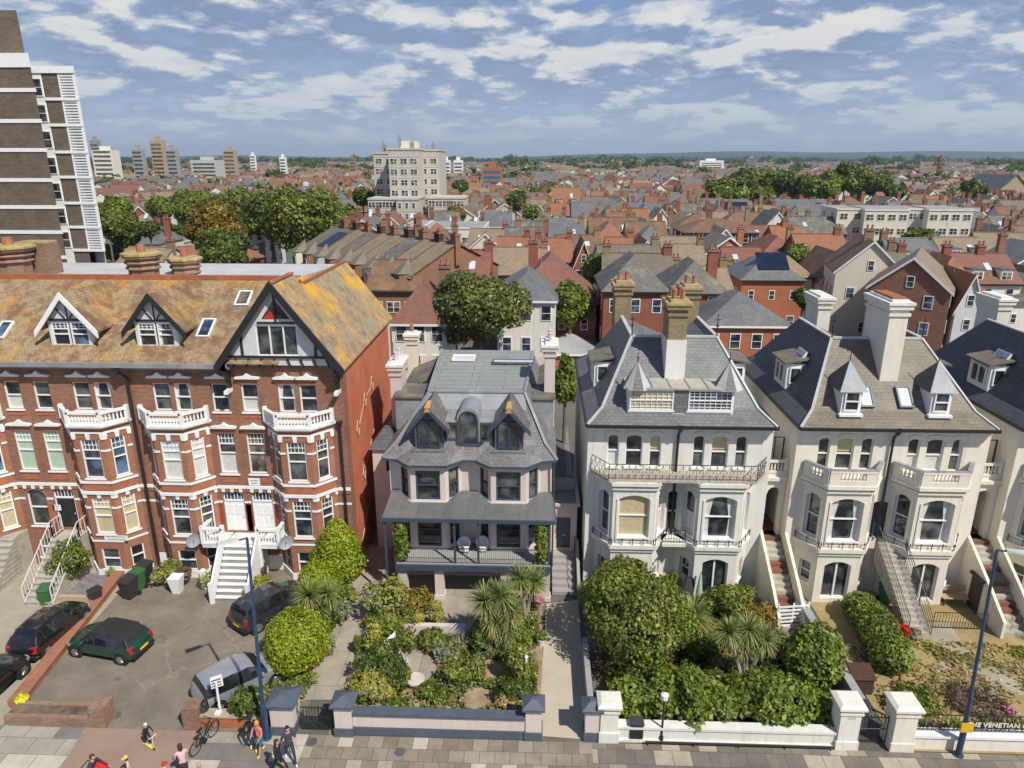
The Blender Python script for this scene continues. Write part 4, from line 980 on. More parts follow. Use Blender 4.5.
for (v, x) in ((vd, 18.55), (ve, 29.8)):
    for s in (-1, 1):
        cx = x+(-2.4 if s < 0 else 2.1); YD = 35.12; ZB, ZT = U(853, 413, YD).z, U(853, 390, YD).z; D = MB(); D.box(cx-.5, cx+.5, YD, 37.2, ZB-.2, ZT); dm = D.build('dormer', 'paint_white', v)
        window(dm, Fr(0, YD), cx-.38, cx+.38, ZB+.12, ZT-.08, -.0, 'paint_white', 'sash', .07, None, pane='glass'); MB().box(cx-.6, cx+.6, YD-.2, YD+.05, ZB-.15, ZB-.02).build('dormer_sill', 'paint_white', dm)
        q = MB(); a = (cx, 36.0, ZT+1.35); P = [(cx-.72, YD-.15, ZT-.08), (cx+.72, YD-.15, ZT-.08), (cx+.72, 37.2, ZT-.08), (cx-.72, 37.2, ZT-.08)]
        q.poly([P[0], P[1], a], 0); q.poly([P[1], P[2], a], 0); q.poly([P[3], P[0], a], 1); q.poly([P[2], P[3], a], 1); q.poly(P, 0); q.build('dormer_roof', ['lead', 'slate_black'], dm)
        q = MB(); q.tube((cx, 36.0, ZT+1.3), (cx, 36.0, ZT+2.0), .03, .012, 6); q.build('finial', 'iron_black', dm)
        skylight(v, (x+(-1.75 if s < 0 else .25), 35.5, 10.62), (1, 0, 0), .75, 1.25, (0, 3.05, 3.1), 'skylight_pale', 'lead_dark')
skylight(vdr, (15.0-.1, 41.2-.6, 11.2+.62), (0, -1, 0), 1.2, .8, (1.9, 0, 3.2), 'skylight_pale', 'paint_white'); skylight(ver, (26.2, 41.2-.6, 11.82), (0, -1, 0), 1.2, .8, (1.9, 0, 3.2), 'skylight_pale', 'paint_white')
# porches between the villas: arch, balcony on top, steps down to the garden
def link_porch(x0, x1, label):
    t = thing('entrance_porch', label, 'porch', ((x0+x1)/2, 36, 0)); F = Fr(0, 35.7); w = MB()
    wall(w, F, x0+.01, x1-.01, 2.9, 6.75, [(x0+.22, x1-.2, 3.0, 5.9, .5)], .5); w.box(x0+.01, x1-.01, 36.3, 39.5, 6.2, 6.75)
    w.build('arch_wall', 'render_white', t)
    MB().fbox(Fr(0, 38.2), x0+.2, x1-.2, 0, .06, 3.05, 5.5).build('porch_door', 'wood_dark', t)
    q = MB(); balustrade(q, [(x0+.1, 35.75), (x1-.1, 35.75)], 6.75, .75, .16, .16, .045); q.build('balustrade', 'render_white', t)
    q = MB(); q.box(x0-.05, x1+.05, 35.5, 35.75, 6.35, 6.55); q.build('cornice', 'render_white', t)
    q = MB(); railing(q, [(x0+.15, 36.4, 6.75), (x1-.15, 36.4, 6.75)], 1.8, .5, .03, .03); q.build('balcony_screen', 'wood_dark', t)
    MB().box(x0+.01, x1-.01, 35.7, 39.5, 2.75, 3.0).build('porch_floor', 'tile_quarry', t)
    s = MB(); n = 14
    for k in range(n):
        a = 31.2+(35.7-31.2)*k/n; z = 3.0*(k+1)/n; m = 1 if k in (3, 4, 8, 9, 13) else 0
        s.box(x0+.05-.0, x1-.05, a, 35.69, 3.0*k/n, z, m)
    s.build('steps', ['step_stone', 'tile_quarry'], t)
    for x in (x0-.1, x1+.0):
        q = MB(); q.prism([(x, 31.0, 0), (x, 31.0, .9), (x, 32.6, 2.0), (x, 34.2, 3.0), (x, 35.6, 3.9), (x, 35.6, 0)], (.16, 0, 0)); q.build('side_wall', 'render_cream', t)
    return t
link_porch(12.36, 13.59, 'arched entrance porch with red tiled steps between the grey villa and the cream villa')
link_porch(23.46, 24.89, 'arched entrance porch with red tiled steps beyond the cream villa, beside the blue lamp post')
# railed flight up to the cream villa's middle door
t = thing('front_steps', 'long steep stone steps with black iron railings up to the cream villa', 'steps', (19.3, 31.0, 0)); s = MB(); n = 16
for k in range(n): s.box(18.35+.45*(1-k/n), 19.45+.45*(1-k/n), 31.0+(34.6-31.0)*k/n, 34.6 if k > 12 else 31.0+(34.6-31.0)*(k+3)/n, 3.3*k/n*.7, 3.3*(k+1)/n)
s.build('flight', 'step_stone', t)
for dx in (-.02, 1.12): q = MB(); railing(q, [(18.8+dx, 31.0, .1), (18.35+dx, 34.5, 3.3)], 1.0, .16, .012, .022); q.build('handrail', 'iron_black', t)
EXPO = 0.0
# ================================================================== SURFACES
def slabs(name, stops, w, h, gap, rough=.85):
    m, nt, b = nodes(name); uv = uvv(nt); p = geov(nt)
    t = N(nt, 'ShaderNodeTexBrick', Color1=(0,0,0,1), Color2=(1,1,1,1), Mortar=(.5,.5,.5,1), Scale=1.0)
    t.inputs['Brick Width'].default_value = w; t.inputs['Row Height'].default_value = h; t.inputs['Mortar Size'].default_value = .012
    nt.links.new(uv, t.inputs['Vector'])
    col = ramp(nt, t.outputs[0], stops)
    col = mixc(nt, t.outputs[1], col, gap)
    f = ramp(nt, noise(nt, p, 1.1, 9, .7), [(.28, .68), (.7, 1.05)])
    col = mixc(nt, 1.0, col, f, 'MULTIPLY')
    nt.links.new(col, b.inputs['Base Color']); b.inputs['Roughness'].default_value = rough; b.inputs['Specular IOR Level'].default_value = .25
    bump(nt, b, t.outputs[1], -.3, .01)
slabs('paving_mixed', [(.0, (.19, .178, .155)), (.28, (.23, .212, .18)), (.34, (.5, .46, .37)), (.64, (.54, .5, .41)), (.68, (.34, .315, .265)), (1, (.42, .39, .32))], 1.25, .85, (.14, .13, .11))
slabs('paving_dark', [(.0, (.175, .152, .13)), (.55, (.21, .182, .152)), (.8, (.25, .22, .18)), (.84, (.44, .38, .29)), (1, (.42, .37, .28))], .75, .75, (.1, .09, .08))
slabs('paving_path', [(.0, (.34, .3, .23)), (1, (.42, .37, .29))], 1.8, 2.4, (.16, .14, .11))
slabs('paving_pattern', [(.0, (.22, .2, .18)), (1, (.3, .27, .24))], .5, .5, (.14, .13, .12))
def ground_mat(name, cs, scale, bmp=.5, fine=25, tracks=None, stains=None):
    m, nt, b = nodes(name); p = geov(nt)
    n1 = noise(nt, p, scale, 10, .68); n2 = noise(nt, p, fine, 4)
    ad = N(nt, 'ShaderNodeMath', operation='MULTIPLY_ADD'); nt.links.new(n2, ad.inputs[0]); ad.inputs[1].default_value = .3; nt.links.new(n1, ad.inputs[2])
    col = ramp(nt, ad.outputs[0], [(.35+.55*i/(len(cs)-1), c) for i, c in enumerate(cs)])
    if tracks:
        wn = N(nt, 'ShaderNodeTexNoise', Scale=.8, Detail=6); nt.links.new(p, wn.inputs['Vector']); wa = N(nt, 'ShaderNodeVectorMath', operation='MULTIPLY_ADD'); nt.links.new(wn.outputs['Color'], wa.inputs[0]); wa.inputs[1].default_value = (1.6, 1.6, 0); nt.links.new(p, wa.inputs[2])
        v = N(nt, 'ShaderNodeTexVoronoi', feature='DISTANCE_TO_EDGE', Scale=.3); nt.links.new(wa.outputs[0], v.inputs['Vector'])
        lm = N(nt, 'ShaderNodeMath', operation='MULTIPLY'); nt.links.new(ramp(nt, v.outputs[0], [(.0, .32), (.02, 0.0)]), lm.inputs[0]); nt.links.new(ramp(nt, noise(nt, p, .35, 3), [(.45, 0.0), (.6, 1.0)]), lm.inputs[1])
        col = mixc(nt, lm.outputs[0], col, tracks)
    if stains: col = mixc(nt, ramp(nt, noise(nt, p, .9, 3, .5), [(.64, 0.0), (.74, .6)]), col, stains)
    nt.links.new(col, b.inputs['Base Color']); b.inputs['Roughness'].default_value = .92; b.inputs['Specular IOR Level'].default_value = .2
    bump(nt, b, ad.outputs[0], bmp, .03)
ground_mat('tarmac_old', [(.1, .087, .07), (.17, .146, .114), (.22, .19, .15), (.29, .252, .2)], .5, tracks=(.42, .37, .29), stains=(.07, .06, .05))
ground_mat('concrete_yard', [(.2, .175, .125), (.31, .275, .2), (.37, .33, .25), (.42, .38, .3)], .6)
ground_mat('tarmac_red', [(.24, .16, .12), (.3, .205, .155), (.33, .235, .18)], .7, .3)
ground_mat('resin_path', [(.42, .36, .27), (.47, .41, .31), (.53, .465, .36)], .6, .15)
ground_mat('soil', [(.05, .035, .025), (.1, .072, .05), (.2, .15, .1), (.3, .24, .16)], .9)
ground_mat('soil_straw', [(.12, .08, .045), (.24, .175, .1), (.36, .27, .16), (.44, .34, .2)], 1.3)
ground_mat('grass_dry', [(.09, .1, .035), (.26, .2, .085), (.38, .28, .14), (.46, .35, .19)], .55)
ground_mat('gravel_grey', [(.1, .09, .1), (.2, .18, .19), (.3, .28, .28)], 3)
ground_mat('town_ground', [(.04, .055, .02), (.09, .09, .07), (.15, .14, .13), (.2, .18, .16)], .06)
ground_mat('far_land', [(.02, .03, .015), (.05, .06, .03), (.1, .1, .07)], .004)
def sheet(name, pts, mat, z=.004, kind='structure'):
    o = MB().poly([(p[0], p[1], z) for p in pts]).build(name, mat); o['kind'] = kind; return o
def GP(*pp): return [G(x, y) for (x, y) in pp]
o = MB(); o.poly([(-9000, -60, -.03), (9000, -60, -.03), (9000, 900, -.03), (-9000, 900, -.03)], 0).poly([(-9000, 900, -.03), (9000, 900, -.03), (9000, 11400, -.03), (-9000, 11400, -.03)], 1)
structure(o.build('ground', ['town_ground', 'far_land']))
slabs('paving_brown', [(.0, (.22, .185, .14)), (.6, (.31, .265, .2)), (.82, (.37, .33, .26)), (.87, (.5, .46, .37)), (1, (.52, .48, .39))], .62, .62, (.13, .11, .09))
sheet('promenade_paving', [(-60, 8), (-9.4, 8), (-9.4, 23.55), (-60, 23.55)], 'paving_mixed', .0); sheet('promenade_paving', [(-9.4, 8), (2.4, 8), (2.4, 23.55), (-9.4, 23.55)], 'paving_brown', .0)
sheet('promenade_paving', [(2.4, 8), (60, 8), (60, 23.55), (2.4, 23.55)], 'paving_dark', .001)
sheet('pavement_crossover', GP((86, 726), (42, 800), (165, 800), (205, 727)), 'tarmac_red', .006)
sheet('forecourt', [(-22.6, 23.55), (-10.1, 23.55), (-10.1, 35.9), (-23.2, 35.9)], 'tarmac_old', .009)
sheet('forecourt_concrete', [(-45, 23.55), (-22.3, 23.55), (-22.5, 35.9), (-45, 35.9)], 'concrete_yard', .001)
sheet('garden_bed', [(-13.4, 23.6), (-9.9, 23.6), (-9.9, 34.8), (-12.2, 34.8)], 'soil', .008)
sheet('side_path', [G(300, 700), G(347, 700), G(392, 545), G(352, 545)], 'paving_path', .012)
sheet('alley', [(-10.3, 33.6), (-8.1, 33.6), (-8.1, 60), (-10.3, 60)], 'paving_pattern', .009)
sheet('garden_soil', [(-8.6, 23.6), (.4, 23.6), (.4, 35.6), (-8.6, 35.6)], 'soil_straw', .005)
sheet('garden_terrace', [(-6.6, 31.0), (-.6, 31.0), (-.6, 35.6), (-6.6, 35.6)], 'paving_path', .012)
sheet('garden_path', GP((538, 736), (590, 740), (585, 690), (578, 600), (546, 604)), 'resin_path', .012)
sheet('alley', [(2.3, 33), (2.75, 33), (2.75, 60), (2.3, 60)], 'paving_pattern', .009)
sheet('garden_soil', [(2.9, 23.6), (13.0, 23.6), (13.0, 35.5), (2.9, 35.5)], 'soil', .005)
sheet('garden_lawn', [(14.9, 23.6), (45, 23.6), (45, 35.6), (14.9, 35.6)], 'grass_dry', .005)
sheet('garden_path', GP((925, 622), (948, 622), (975, 660), (1024, 668), (1024, 695), (965, 698), (945, 680), (935, 655)), 'concrete_yard', .012)
sheet('garden_path', GP((768, 600), (782, 598), (812, 625), (795, 640)), 'resin_path', .012)

# ================================================================== BOUNDARY WALLS, PIERS, GATES
def pier(par, x, y, w, h, mat, capm, cap='pyramid', base=None):
    q = MB(); q.box(x-w/2, x+w/2, y-w/2, y+w/2, 0, h); q.build('pier', mat, par)
    if base: MB().box(x-w/2-.05, x+w/2+.05, y-w/2-.05, y+w/2+.05, 0, base[0]).build('plinth', base[1], par)
    q = MB(); e = w/2+.14
    q.box(x-e, x+e, y-e, y+e, h, h+.1)
    if cap == 'pyramid': q.hexa([(x-e, y-e, h+.1), (x+e, y-e, h+.1), (x+e, y+e, h+.1), (x-e, y+e, h+.1), (x-.1, y-.1, h+.32), (x+.1, y-.1, h+.32), (x+.1, y+.1, h+.32), (x-.1, y+.1, h+.32)])
    else:
        q.box(x-w/2-.06, x+w/2+.06, y-w/2-.06, y+w/2+.06, h-.28, h-.18); q.hexa([(x-e, y-e, h+.1), (x+e, y-e, h+.1), (x+e, y+e, h+.1), (x-e, y+e, h+.1), (x-e+.16, y-e+.16, h+.2), (x+e-.16, y-e+.16, h+.2), (x+e-.16, y+e-.16, h+.2), (x-e+.16, y+e-.16, h+.2)])
    q.build('coping', capm, par)
# pink front wall
t = thing('garden_wall', 'long pale pink front wall with blue grey plinth and coping between two capped piers', 'wall', (-4, 23.75, 0))
MB().box(-7.5, -.35, 23.62, 23.92, .42, 1.02).build('wall', 'render_pink', t); MB().box(-7.5, -.35, 23.58, 23.96, 0, .42).build('plinth', 'paint_slateblue', t)
MB().box(-7.5, -.35, 23.54, 24.0, 1.02, 1.14).build('coping', 'paint_slateblue', t)
pier(t, -7.88, 23.85, .72, 1.5, 'render_pink', 'paint_slateblue', base=(.42, 'paint_slateblue')); pier(t, .0, 23.9, .66, 1.55, 'render_pink', 'paint_slateblue', base=(.42, 'paint_slateblue'))
t = thing('gate_pier', 'pink pier with blue grey pyramid cap beside the blue lamp post and green bin', 'pier', (-10.7, 23.85, 0)); pier(t, -10.45, 23.95, .95, 1.45, 'render_pink', 'paint_slateblue', base=(.42, 'paint_slateblue'))
t = thing('gate_pier', 'slim pink pier with blue grey cap standing against the white stone pier', 'pier', (2.4, 23.9, 0)); pier(t, 2.42, 23.95, .6, 1.5, 'render_pink', 'paint_slateblue', base=(.42, 'paint_slateblue'))
MB().box(2.3, 2.55, 24.3, 29, 0, 1.0).build('side_wall', 'wall_grey', t)
t = thing('iron_gate', 'pair of ornate low iron gates between the two pink piers', 'gate', (-9.1, 23.8, 0))
for s in (-1, 1):
    q = MB(); x0, x1 = (-9.75, -9.02) if s < 0 else (-8.98, -8.3)
    q.tube((x0, 23.8, .1), (x1, 23.8, .1), .025); q.tube((x0, 23.8, .7), (x1, 23.8, .7), .02); q.tube((x0, 23.8, 1.15), (x1, 23.8, 1.15), .025)
    n = 6
    for k in range(n+1): x = x0+(x1-x0)*k/n; q.tube((x, 23.8, .05), (x, 23.8, 1.25), .016, None, 5)
    for k in range(n):
        xa, xb = x0+(x1-x0)*k/n, x0+(x1-x0)*(k+1)/n; q.tube((xa, 23.8, .1), (xb, 23.8, .7), .012, None, 4); q.tube((xb, 23.8, .1), (xa, 23.8, .7), .012, None, 4)
    q.build('gate_leaf', 'iron_black', t)
# white walls, piers, gate and the lettered railing
t = thing('garden_wall', 'low white front wall below the clipped green hedge, with a moulded white pier', 'wall', (8, 23.8, 0))
MB().box(3.45, 12.35, 23.7, 24.05, 0, .64).box(3.45, 12.35, 23.64, 24.1, .64, .75).box(3.45, 12.35, 23.62, 23.7, 0, .14).build('wall', 'wall_white', t)
pier(t, 3.1, 23.95, .72, 1.75, 'wall_white', 'render_white', 'flat', base=(.5, 'wall_white'))
t = thing('gate_pier', 'tall moulded white gate pier with a small green plate, beside the clipped hedge', 'pier', (12.8, 23.9, 0)); pier(t, 12.75, 24.0, .82, 2.0, 'wall_white', 'render_white', 'flat', base=(.4, 'wall_white')); MB().box(12.62, 12.92, 23.58, 23.6, 1.5, 1.62).build('number_plate', 'curtain_green', t)
t = thing('gate_pier', 'tall moulded white gate pier standing next to the lettered iron railing', 'pier', (14.9, 23.9, 0)); pier(t, 14.95, 24.0, .86, 2.0, 'render_white', 'render_white', 'flat', base=(.4, 'render_white'))
t = thing('iron_gate', 'black iron garden gate between the two tall white piers', 'gate', (13.8, 23.9, 0))
q = MB(); railing(q, [(13.25, 23.95, .06), (14.45, 23.95, .06)], 1.25, .12, .013, .022); q.tube((13.25, 23.95, .75), (14.45, 23.95, .75), .02)
for k in range(9): x = 13.3+k*.14; q.lathe((x, 23.95, 1.3), [(.025, 0), (.035, .05), (.004, .16)], 5)
q.build('gate_leaf', 'iron_black', t)
t = thing('garden_wall', 'low bright white front wall carrying the lettered black railing', 'wall', (24, 23.9, 0))
MB().box(15.4, 45, 23.72, 24.05, 0, .62).build('wall', 'render_white', t); MB().box(15.4, 45, 23.64, 24.12, .62, .74).build('coping', 'paint_white', t)
t = thing('railing', 'black iron railing on the low white wall, carrying white lettering', 'railing', (24, 23.9, .74))
q = MB(); railing(q, [(15.5, 23.9, .78), (32, 23.9, .78)], .8, .17, .012, .022)
for k in range(60): x = 15.7+k*.27; q.tube((x, 23.88, .9), (x+.13, 23.88, 1.2), .01, None, 4); q.tube((x+.13, 23.88, 1.2), (x+.27, 23.88, .9), .01, None, 4)
q.build('railing_panel', 'iron_black', t)
cu = bpy.data.curves.new('lettering', 'FONT'); cu.body = 'THE VENETIAN C'; cu.size = .31; cu.extrude = .012; cu.space_character = 1.0
to = bpy.data.objects.new('lettering', cu); COL.objects.link(to); dg = bpy.context.evaluated_depsgraph_get(); me = bpy.data.meshes.new_from_object(to.evaluated_get(dg)); bpy.data.objects.remove(to)
me.materials.clear(); me.materials.append(MATS['paint_white']); to = bpy.data.objects.new('lettering', me); COL.objects.link(to); to.parent = t; OFF[to.name] = Vector((0, 0, 0))
a = U(966, 727, 23.8); to.rotation_euler = (R(90), 0, 0); to.location = Vector((a.x, 23.8, a.z+.02)) - Vector((24, 23.9, .74))
# brick boundary walls of the forecourts
def wallseg(name, label, a, b, w, h, mat, coping=None):
    t = thing(name, label, 'wall', (a[0], a[1], 0)); MB().bar((a[0], a[1], 0), (b[0], b[1], 0), w, h).build('wall', mat, t)
    if coping: MB().bar((a[0], a[1], h), (b[0], b[1], h), w+.08, .07).build('coping', coping, t)
    return t
A, B = G(16, 708), G(122, 574)
wallseg('brick_wall', 'low orange brick wall running between the two forecourts beside the green car', A, B, .55, .3, 'brick_bay', 'brick_bay')
wallseg('brick_wall', 'short return of brick wall beside the wheelie bins under the bay window', B, G(150, 562), .3, .6, 'brick_bay', 'brick_bay')
t = thing('brick_planter', 'low weathered brick planter wall along the pavement with a square brick pier', 'wall', (-20.5, 23.8, 0))
MB().box(-22.5, -18.7, 23.6, 23.82, 0, .42).box(-22.5, -18.7, 24.35, 24.55, 0, .42).build('wall', 'brick_old', t); MB().box(-22.5, -18.7, 23.82, 24.35, .0, .36).build('planter_soil', 'soil', t)
MB().box(-18.7, -18.05, 23.55, 24.3, 0, 1.0).build('pier', 'brick_old', t)
t = thing('brick_wall', 'rough brick pier and low wall beside the silver car', 'wall', (-13.6, 23.8, 0))
MB().box(-14.75, -14.05, 23.6, 24.25, 0, 1.1).build('pier', 'brick_old', t); MB().box(-14.05, -11.2, 23.75, 24.15, 0, .55).build('wall', 'brick_orange', t); MB().box(-14.05, -11.2, 23.7, 24.2, .55, .62).build('coping', 'brick_pale', t)
wallseg('garden_wall', 'long grey sloping wall between the steps of the grey villa and the clipped hedge', (13.85, 24.6), (13.75, 33.5), .3, 1.15, 'wall_grey', 'wall_grey')
wallseg('garden_wall', 'rough stone edging of the gravel bed under the bay window', G(50, 600), G(94, 601), .25, .3, 'brick_pale')
structure(sheet('gravel_bed', GP((55, 596), (96, 596), (112, 574), (75, 574)), 'gravel_grey', .05))

# ================================================================== PLANTS
CAMP = Vector((0, 0, CAMZ))
def mpp(p): return (Vector(p)-CAMP).dot(FW)/FPX
def shrub(label, px, pyb, wpx, pyt, mat, seed, name='shrub', leaf=.15, n=None, lobes=8, lump=.24, flat=None, rs=.5, cat='shrub', ypush=.8, group=None, shape='blob', deep=1.0):
    g = G(px, pyb); r = wpx/2*mpp(g); c = Vector((g.x, g.y+r*ypush*.9*deep, 0)); top = max(.3, U(px, pyt, c.y+r*.2).z)
    t = thing(name, label, cat, c, group)
    h = top/2
    if shape == 'cone': bl = [(0, 0, top*.34, r, r, top*.36), (0, 0, top*.6, r*.72, r*.72, top*.32), (0, 0, top*.8, r*.42, r*.42, top*.2)]
    elif shape == 'ball': bl = [(0, 0, h, r, r, h*1.02)]
    else: bl = [(a[0], a[1], h+(a[2])*h/r, a[3], a[4]*deep, max(.12, a[5]*h/r)) for a in clumps(0, 0, 0, r, lobes, seed, rs)]
    area = 4*3.14*r*(r+h)/2; leaf *= .74; n = n or int(min(30000, max(400, area/(leaf*leaf)*2.9)))
    foliage(t, 'foliage', bl, n, leaf, mat, seed, lump=lump, zmin=.02)
    s = MB(); gg = random.Random(seed)
    for k in range(5): a = gg.uniform(0, 6.28); s.tube((0, 0, 0), (math.cos(a)*r*.5, math.sin(a)*r*.5, h*1.2), .04, .015, 5)
    if shape == 'blob':
        for k in range(10): a = gg.uniform(0, 6.28); z = gg.uniform(.9, 1.9)*h; q = Vector((math.cos(a)*r*.45, math.sin(a)*r*.45, z*.8)); s.tube(q, q+Vector((math.cos(a)*r*.5, math.sin(a)*r*.5, h*gg.uniform(.1, .45))), .014, .006, 4)
    o = s.build('stem', 'bark'); o.parent = t
    return t
def strap_mesh(seed, n=120, L=.85, w=.075, dry=.2):
    g = np.random.default_rng(seed); V = []; Fc = []; mi = []
    for k in range(n):
        az = g.uniform(0, 2*math.pi); el = g.uniform(-.75, 1.45); l = L*g.uniform(.75, 1.15)
        d = Vector((math.cos(az)*math.cos(el), math.sin(az)*math.cos(el), math.sin(el))); side = Vector((-math.sin(az), math.cos(az), 0))*w*.5
        p = Vector((0, 0, 0)); i = len(V); steps = 4; q = d.copy()
        for s in range(steps+1):
            ww = (1-.85*s/steps) if s else .6
            V += [tuple(p-side*ww), tuple(p+side*ww)]; p = p + q*l/steps; q = (q + Vector((0, 0, -.22))).normalized()
        for s in range(steps): Fc.append((i+2*s, i+2*s+1, i+2*s+3, i+2*s+2)); mi.append(1 if el < -.25 and g.random() < .8 else (0))
    me = bpy.data.meshes.new('fronds'); me.from_pydata(V, [], Fc); me.materials.append(MATS['leaf_strap']); me.materials.append(MATS['leaf_dry']); me.polygons.foreach_set('material_index', mi); return me
STRAPS = [strap_mesh(s, 260) for s in (3, 4, 5)]
def cordyline(label, px, pyb, heads, seed, group='cordyline palms'):
    """heads: (px, py) of each leaf head"""
    g0 = G(px, pyb); t = thing('cordyline_palm', label, 'palm', g0, group); tr = MB(); k = 0
    for (hx, hy, sc) in heads:
        p = U(hx, hy, g0.y+.15*(k % 2)); tr.tube(g0+Vector((0, 0, .0)), g0.lerp(p, .55)+Vector((0,0,.1)), .11, .09, 7); tr.tube(g0.lerp(p, .55)+Vector((0,0,.1)), p, .09, .07, 7)
        o = bpy.data.objects.new('fronds', STRAPS[(seed+k) % 3]); COL.objects.link(o); o.parent = t; o.location = p-g0; o.scale = (sc,)*3; o.rotation_euler = (0, 0, seed+k*1.3); k += 1
    tr.build('trunk', 'bark_pale', t)
    return t
def tree(label, base, top, r, mat, seed, n=9000, leaf=.35, name='tree', lobes=11, group=None, trunk_h=None, flat=.85, lump=.16, cat='tree', sx=1.0):
    base = Vector(base); t = thing(name, label, cat, base, group); h = top
    cz = h-r*flat*.95; bl = clumps(0, 0, max(cz, r*.6), r, lobes, seed, .48, flat)
    bl = [(a[0]*sx, a[1], a[2], a[3]*sx, a[4], a[5]) for a in bl]
    foliage(t, 'crown', bl, n, leaf, mat, seed, lump=lump, zmin=.3)
    s = MB(); th = max(cz-r*.1, .8); s.tube((0, 0, -.1), (0, 0, th), .1+r*.07, .06+r*.035, 9)
    for b in bl[1:8]: s.tube((0, 0, th*.8), (b[0]*.8, b[1]*.8, b[2]), .05+r*.025, .03, 6)
    o = s.build('trunk', 'bark'); o.parent = t
    return t

# beside the forecourt
shrub('tall bright lime conifer with rounded top at the brick house corner', 335, 590, 56, 516, 'leaf_lime', 11, 'conifer', .1, shape='cone', lump=.07, cat='conifer')
shrub('round lime green conifer half hidden behind the palm fronds', 316, 612, 46, 563, 'leaf_lime', 12, 'conifer', .1, shape='ball', lump=.07, cat='conifer')
shrub('big clipped lime green globe conifer beside the silver car', 291, 684, 66, 610, 'leaf_lime', 13, 'conifer', .095, shape='ball', lump=.07, cat='conifer')
cordyline('cordyline palm between the two lime conifers over the dark estate car', 321, 640, [(308, 596, 1.1), (328, 594, 1.0), (316, 610, 1.1)], 1)
shrub('dark green low bush leaning out over the pavement by the silver car', 243, 732, 34, 686, 'leaf_dark', 14, leaf=.14)
shrub('small yellow shrub under the white steps beside the dark estate car', 261, 600, 24, 573, 'leaf_yellow', 15, leaf=.12)
shrub('pale silvery shrub along the path edge, higher up', 341, 625, 22, 600, 'leaf_grey', 16, leaf=.13); shrub('dark green shrub by the path below the tall conifer', 341, 608, 26, 583, 'leaf_mid', 17, leaf=.13)
shrub('pale variegated shrub at the path edge beside the globe conifer', 327, 660, 18, 638, 'leaf_grey', 18, leaf=.12); shrub('tiny pale shrub at the path foot by the green bin', 313, 686, 10, 674, 'leaf_varieg', 19, leaf=.1)
shrub('dense dark laurel bush beside the stone steps with white rails', 65, 592, 34, 538, 'leaf_mid', 20, leaf=.14); 
shrub('variegated yellow shrub under the bay beside the white tapered planter', 164, 590, 30, 560, 'leaf_varieg', 21, leaf=.13)
shrub('small shrub left of the white steps by the white post', 205, 590, 16, 570, 'leaf_varieg', 22, leaf=.12)
shrub('small plant at the bay window above the orange brick wall', 142, 566, 16, 549, 'leaf_mid', 23, leaf=.12); shrub('little plant under the cream blind window', 112, 578, 12, 567, 'leaf_varieg', 24, leaf=.1)
t = shrub('reddish potted plant in the tapered white planter', 181, 588, 18, 566, 'leaf_purple', 25, leaf=.12)
q = MB(); p = G(178, 592); q.hexa([(p.x-.2, p.y-.2, 0), (p.x+.2, p.y-.2, 0), (p.x+.2, p.y+.2, 0), (p.x-.2, p.y+.2, 0), (p.x-.34, p.y-.34, 1.0), (p.x+.34, p.y-.34, 1.0), (p.x+.34, p.y+.34, 1.0), (p.x-.34, p.y+.34, 1.0)]); tag(q.build('planter', 'paint_white', loc=p), 'tapered white planter standing under the bay window', 'planter')
p = G(205, 588); tag(MB().box(p.x-.12, p.x+.12, p.y-.12, p.y+.12, 0, 1.1).hexa([(p.x-.15, p.y-.15, 1.1), (p.x+.15, p.y-.15, 1.1), (p.x+.15, p.y+.15, 1.1), (p.x-.15, p.y+.15, 1.1), (p.x-.03, p.y-.03, 1.25), (p.x+.03, p.y-.03, 1.25), (p.x+.03, p.y+.03, 1.25), (p.x-.03, p.y+.03, 1.25)]).build('gate_post', 'paint_white', loc=p), 'short white post beside the white steps', 'post')
# pink house garden
for a in [('tall variegated shrub at the veranda corner by the path', 385, 632, 44, 572, 'leaf_varieg', 31), ('bronze brown shrub beneath the veranda beside the stepped topiary', 409, 624, 40, 586, 'leaf_golden', 32),
          ('olive green shrub in the middle of the pink house garden edge', 394, 640, 56, 604, 'leaf_olive', 33), ('dark green rounded bush over the variegated hedge at the pink front wall', 380, 692, 50, 646, 'leaf_dark', 34),
          ('golden variegated bush spilling over the pink front wall', 372, 708, 50, 668, 'leaf_yellow', 35), ('dark leafy bush beside the round patio and terracotta pot', 400, 700, 22, 664, 'leaf_dark', 36),
          ('narrow golden hedge along the garden path', 372, 655, 18, 618, 'leaf_yellow', 37), ('small round clipped bush on the path edge', 358, 655, 14, 634, 'leaf_dark', 38),
          ('leafy perennials behind the shade sail', 402, 660, 28, 630, 'leaf_mid', 39), ('clump of dark green perennials in front of the pink planter', 428, 655, 34, 630, 'leaf_olive', 40),
          ('flowering perennials in the middle bed', 448, 662, 40, 638, 'leaf_grey', 41), ('low yellow green shrub behind the pink wall beside the mauve flowers', 427, 702, 28, 682, 'leaf_hedge', 42),
          ('mixed leafy bed in the centre of the garden', 455, 692, 34, 660, 'leaf_mid', 43), ('green perennials right of the mauve flowers', 472, 690, 26, 656, 'leaf_olive', 44),
          ('dark shrub in the palm shade beside the straw bed', 480, 655, 34, 622, 'leaf_dark', 45), ('dark hedge bush by the resin path', 517, 690, 32, 640, 'leaf_olive', 46), ('clipped yellow shrub beside the resin path', 523, 648, 18, 626, 'leaf_hedge', 47),
          ('dark bush in the garden corner behind the white post', 512, 708, 36, 676, 'leaf_dark', 48), ('grassy brown shrub at the garden wall corner', 506, 712, 24, 692, 'leaf_dry', 49), ('leafy low shrub along the wall by the straw bed', 440, 708, 24, 688, 'leaf_mid', 50)]:
    shrub(a[0], a[1], a[2], a[3], a[4], a[5], a[6], leaf=.13)
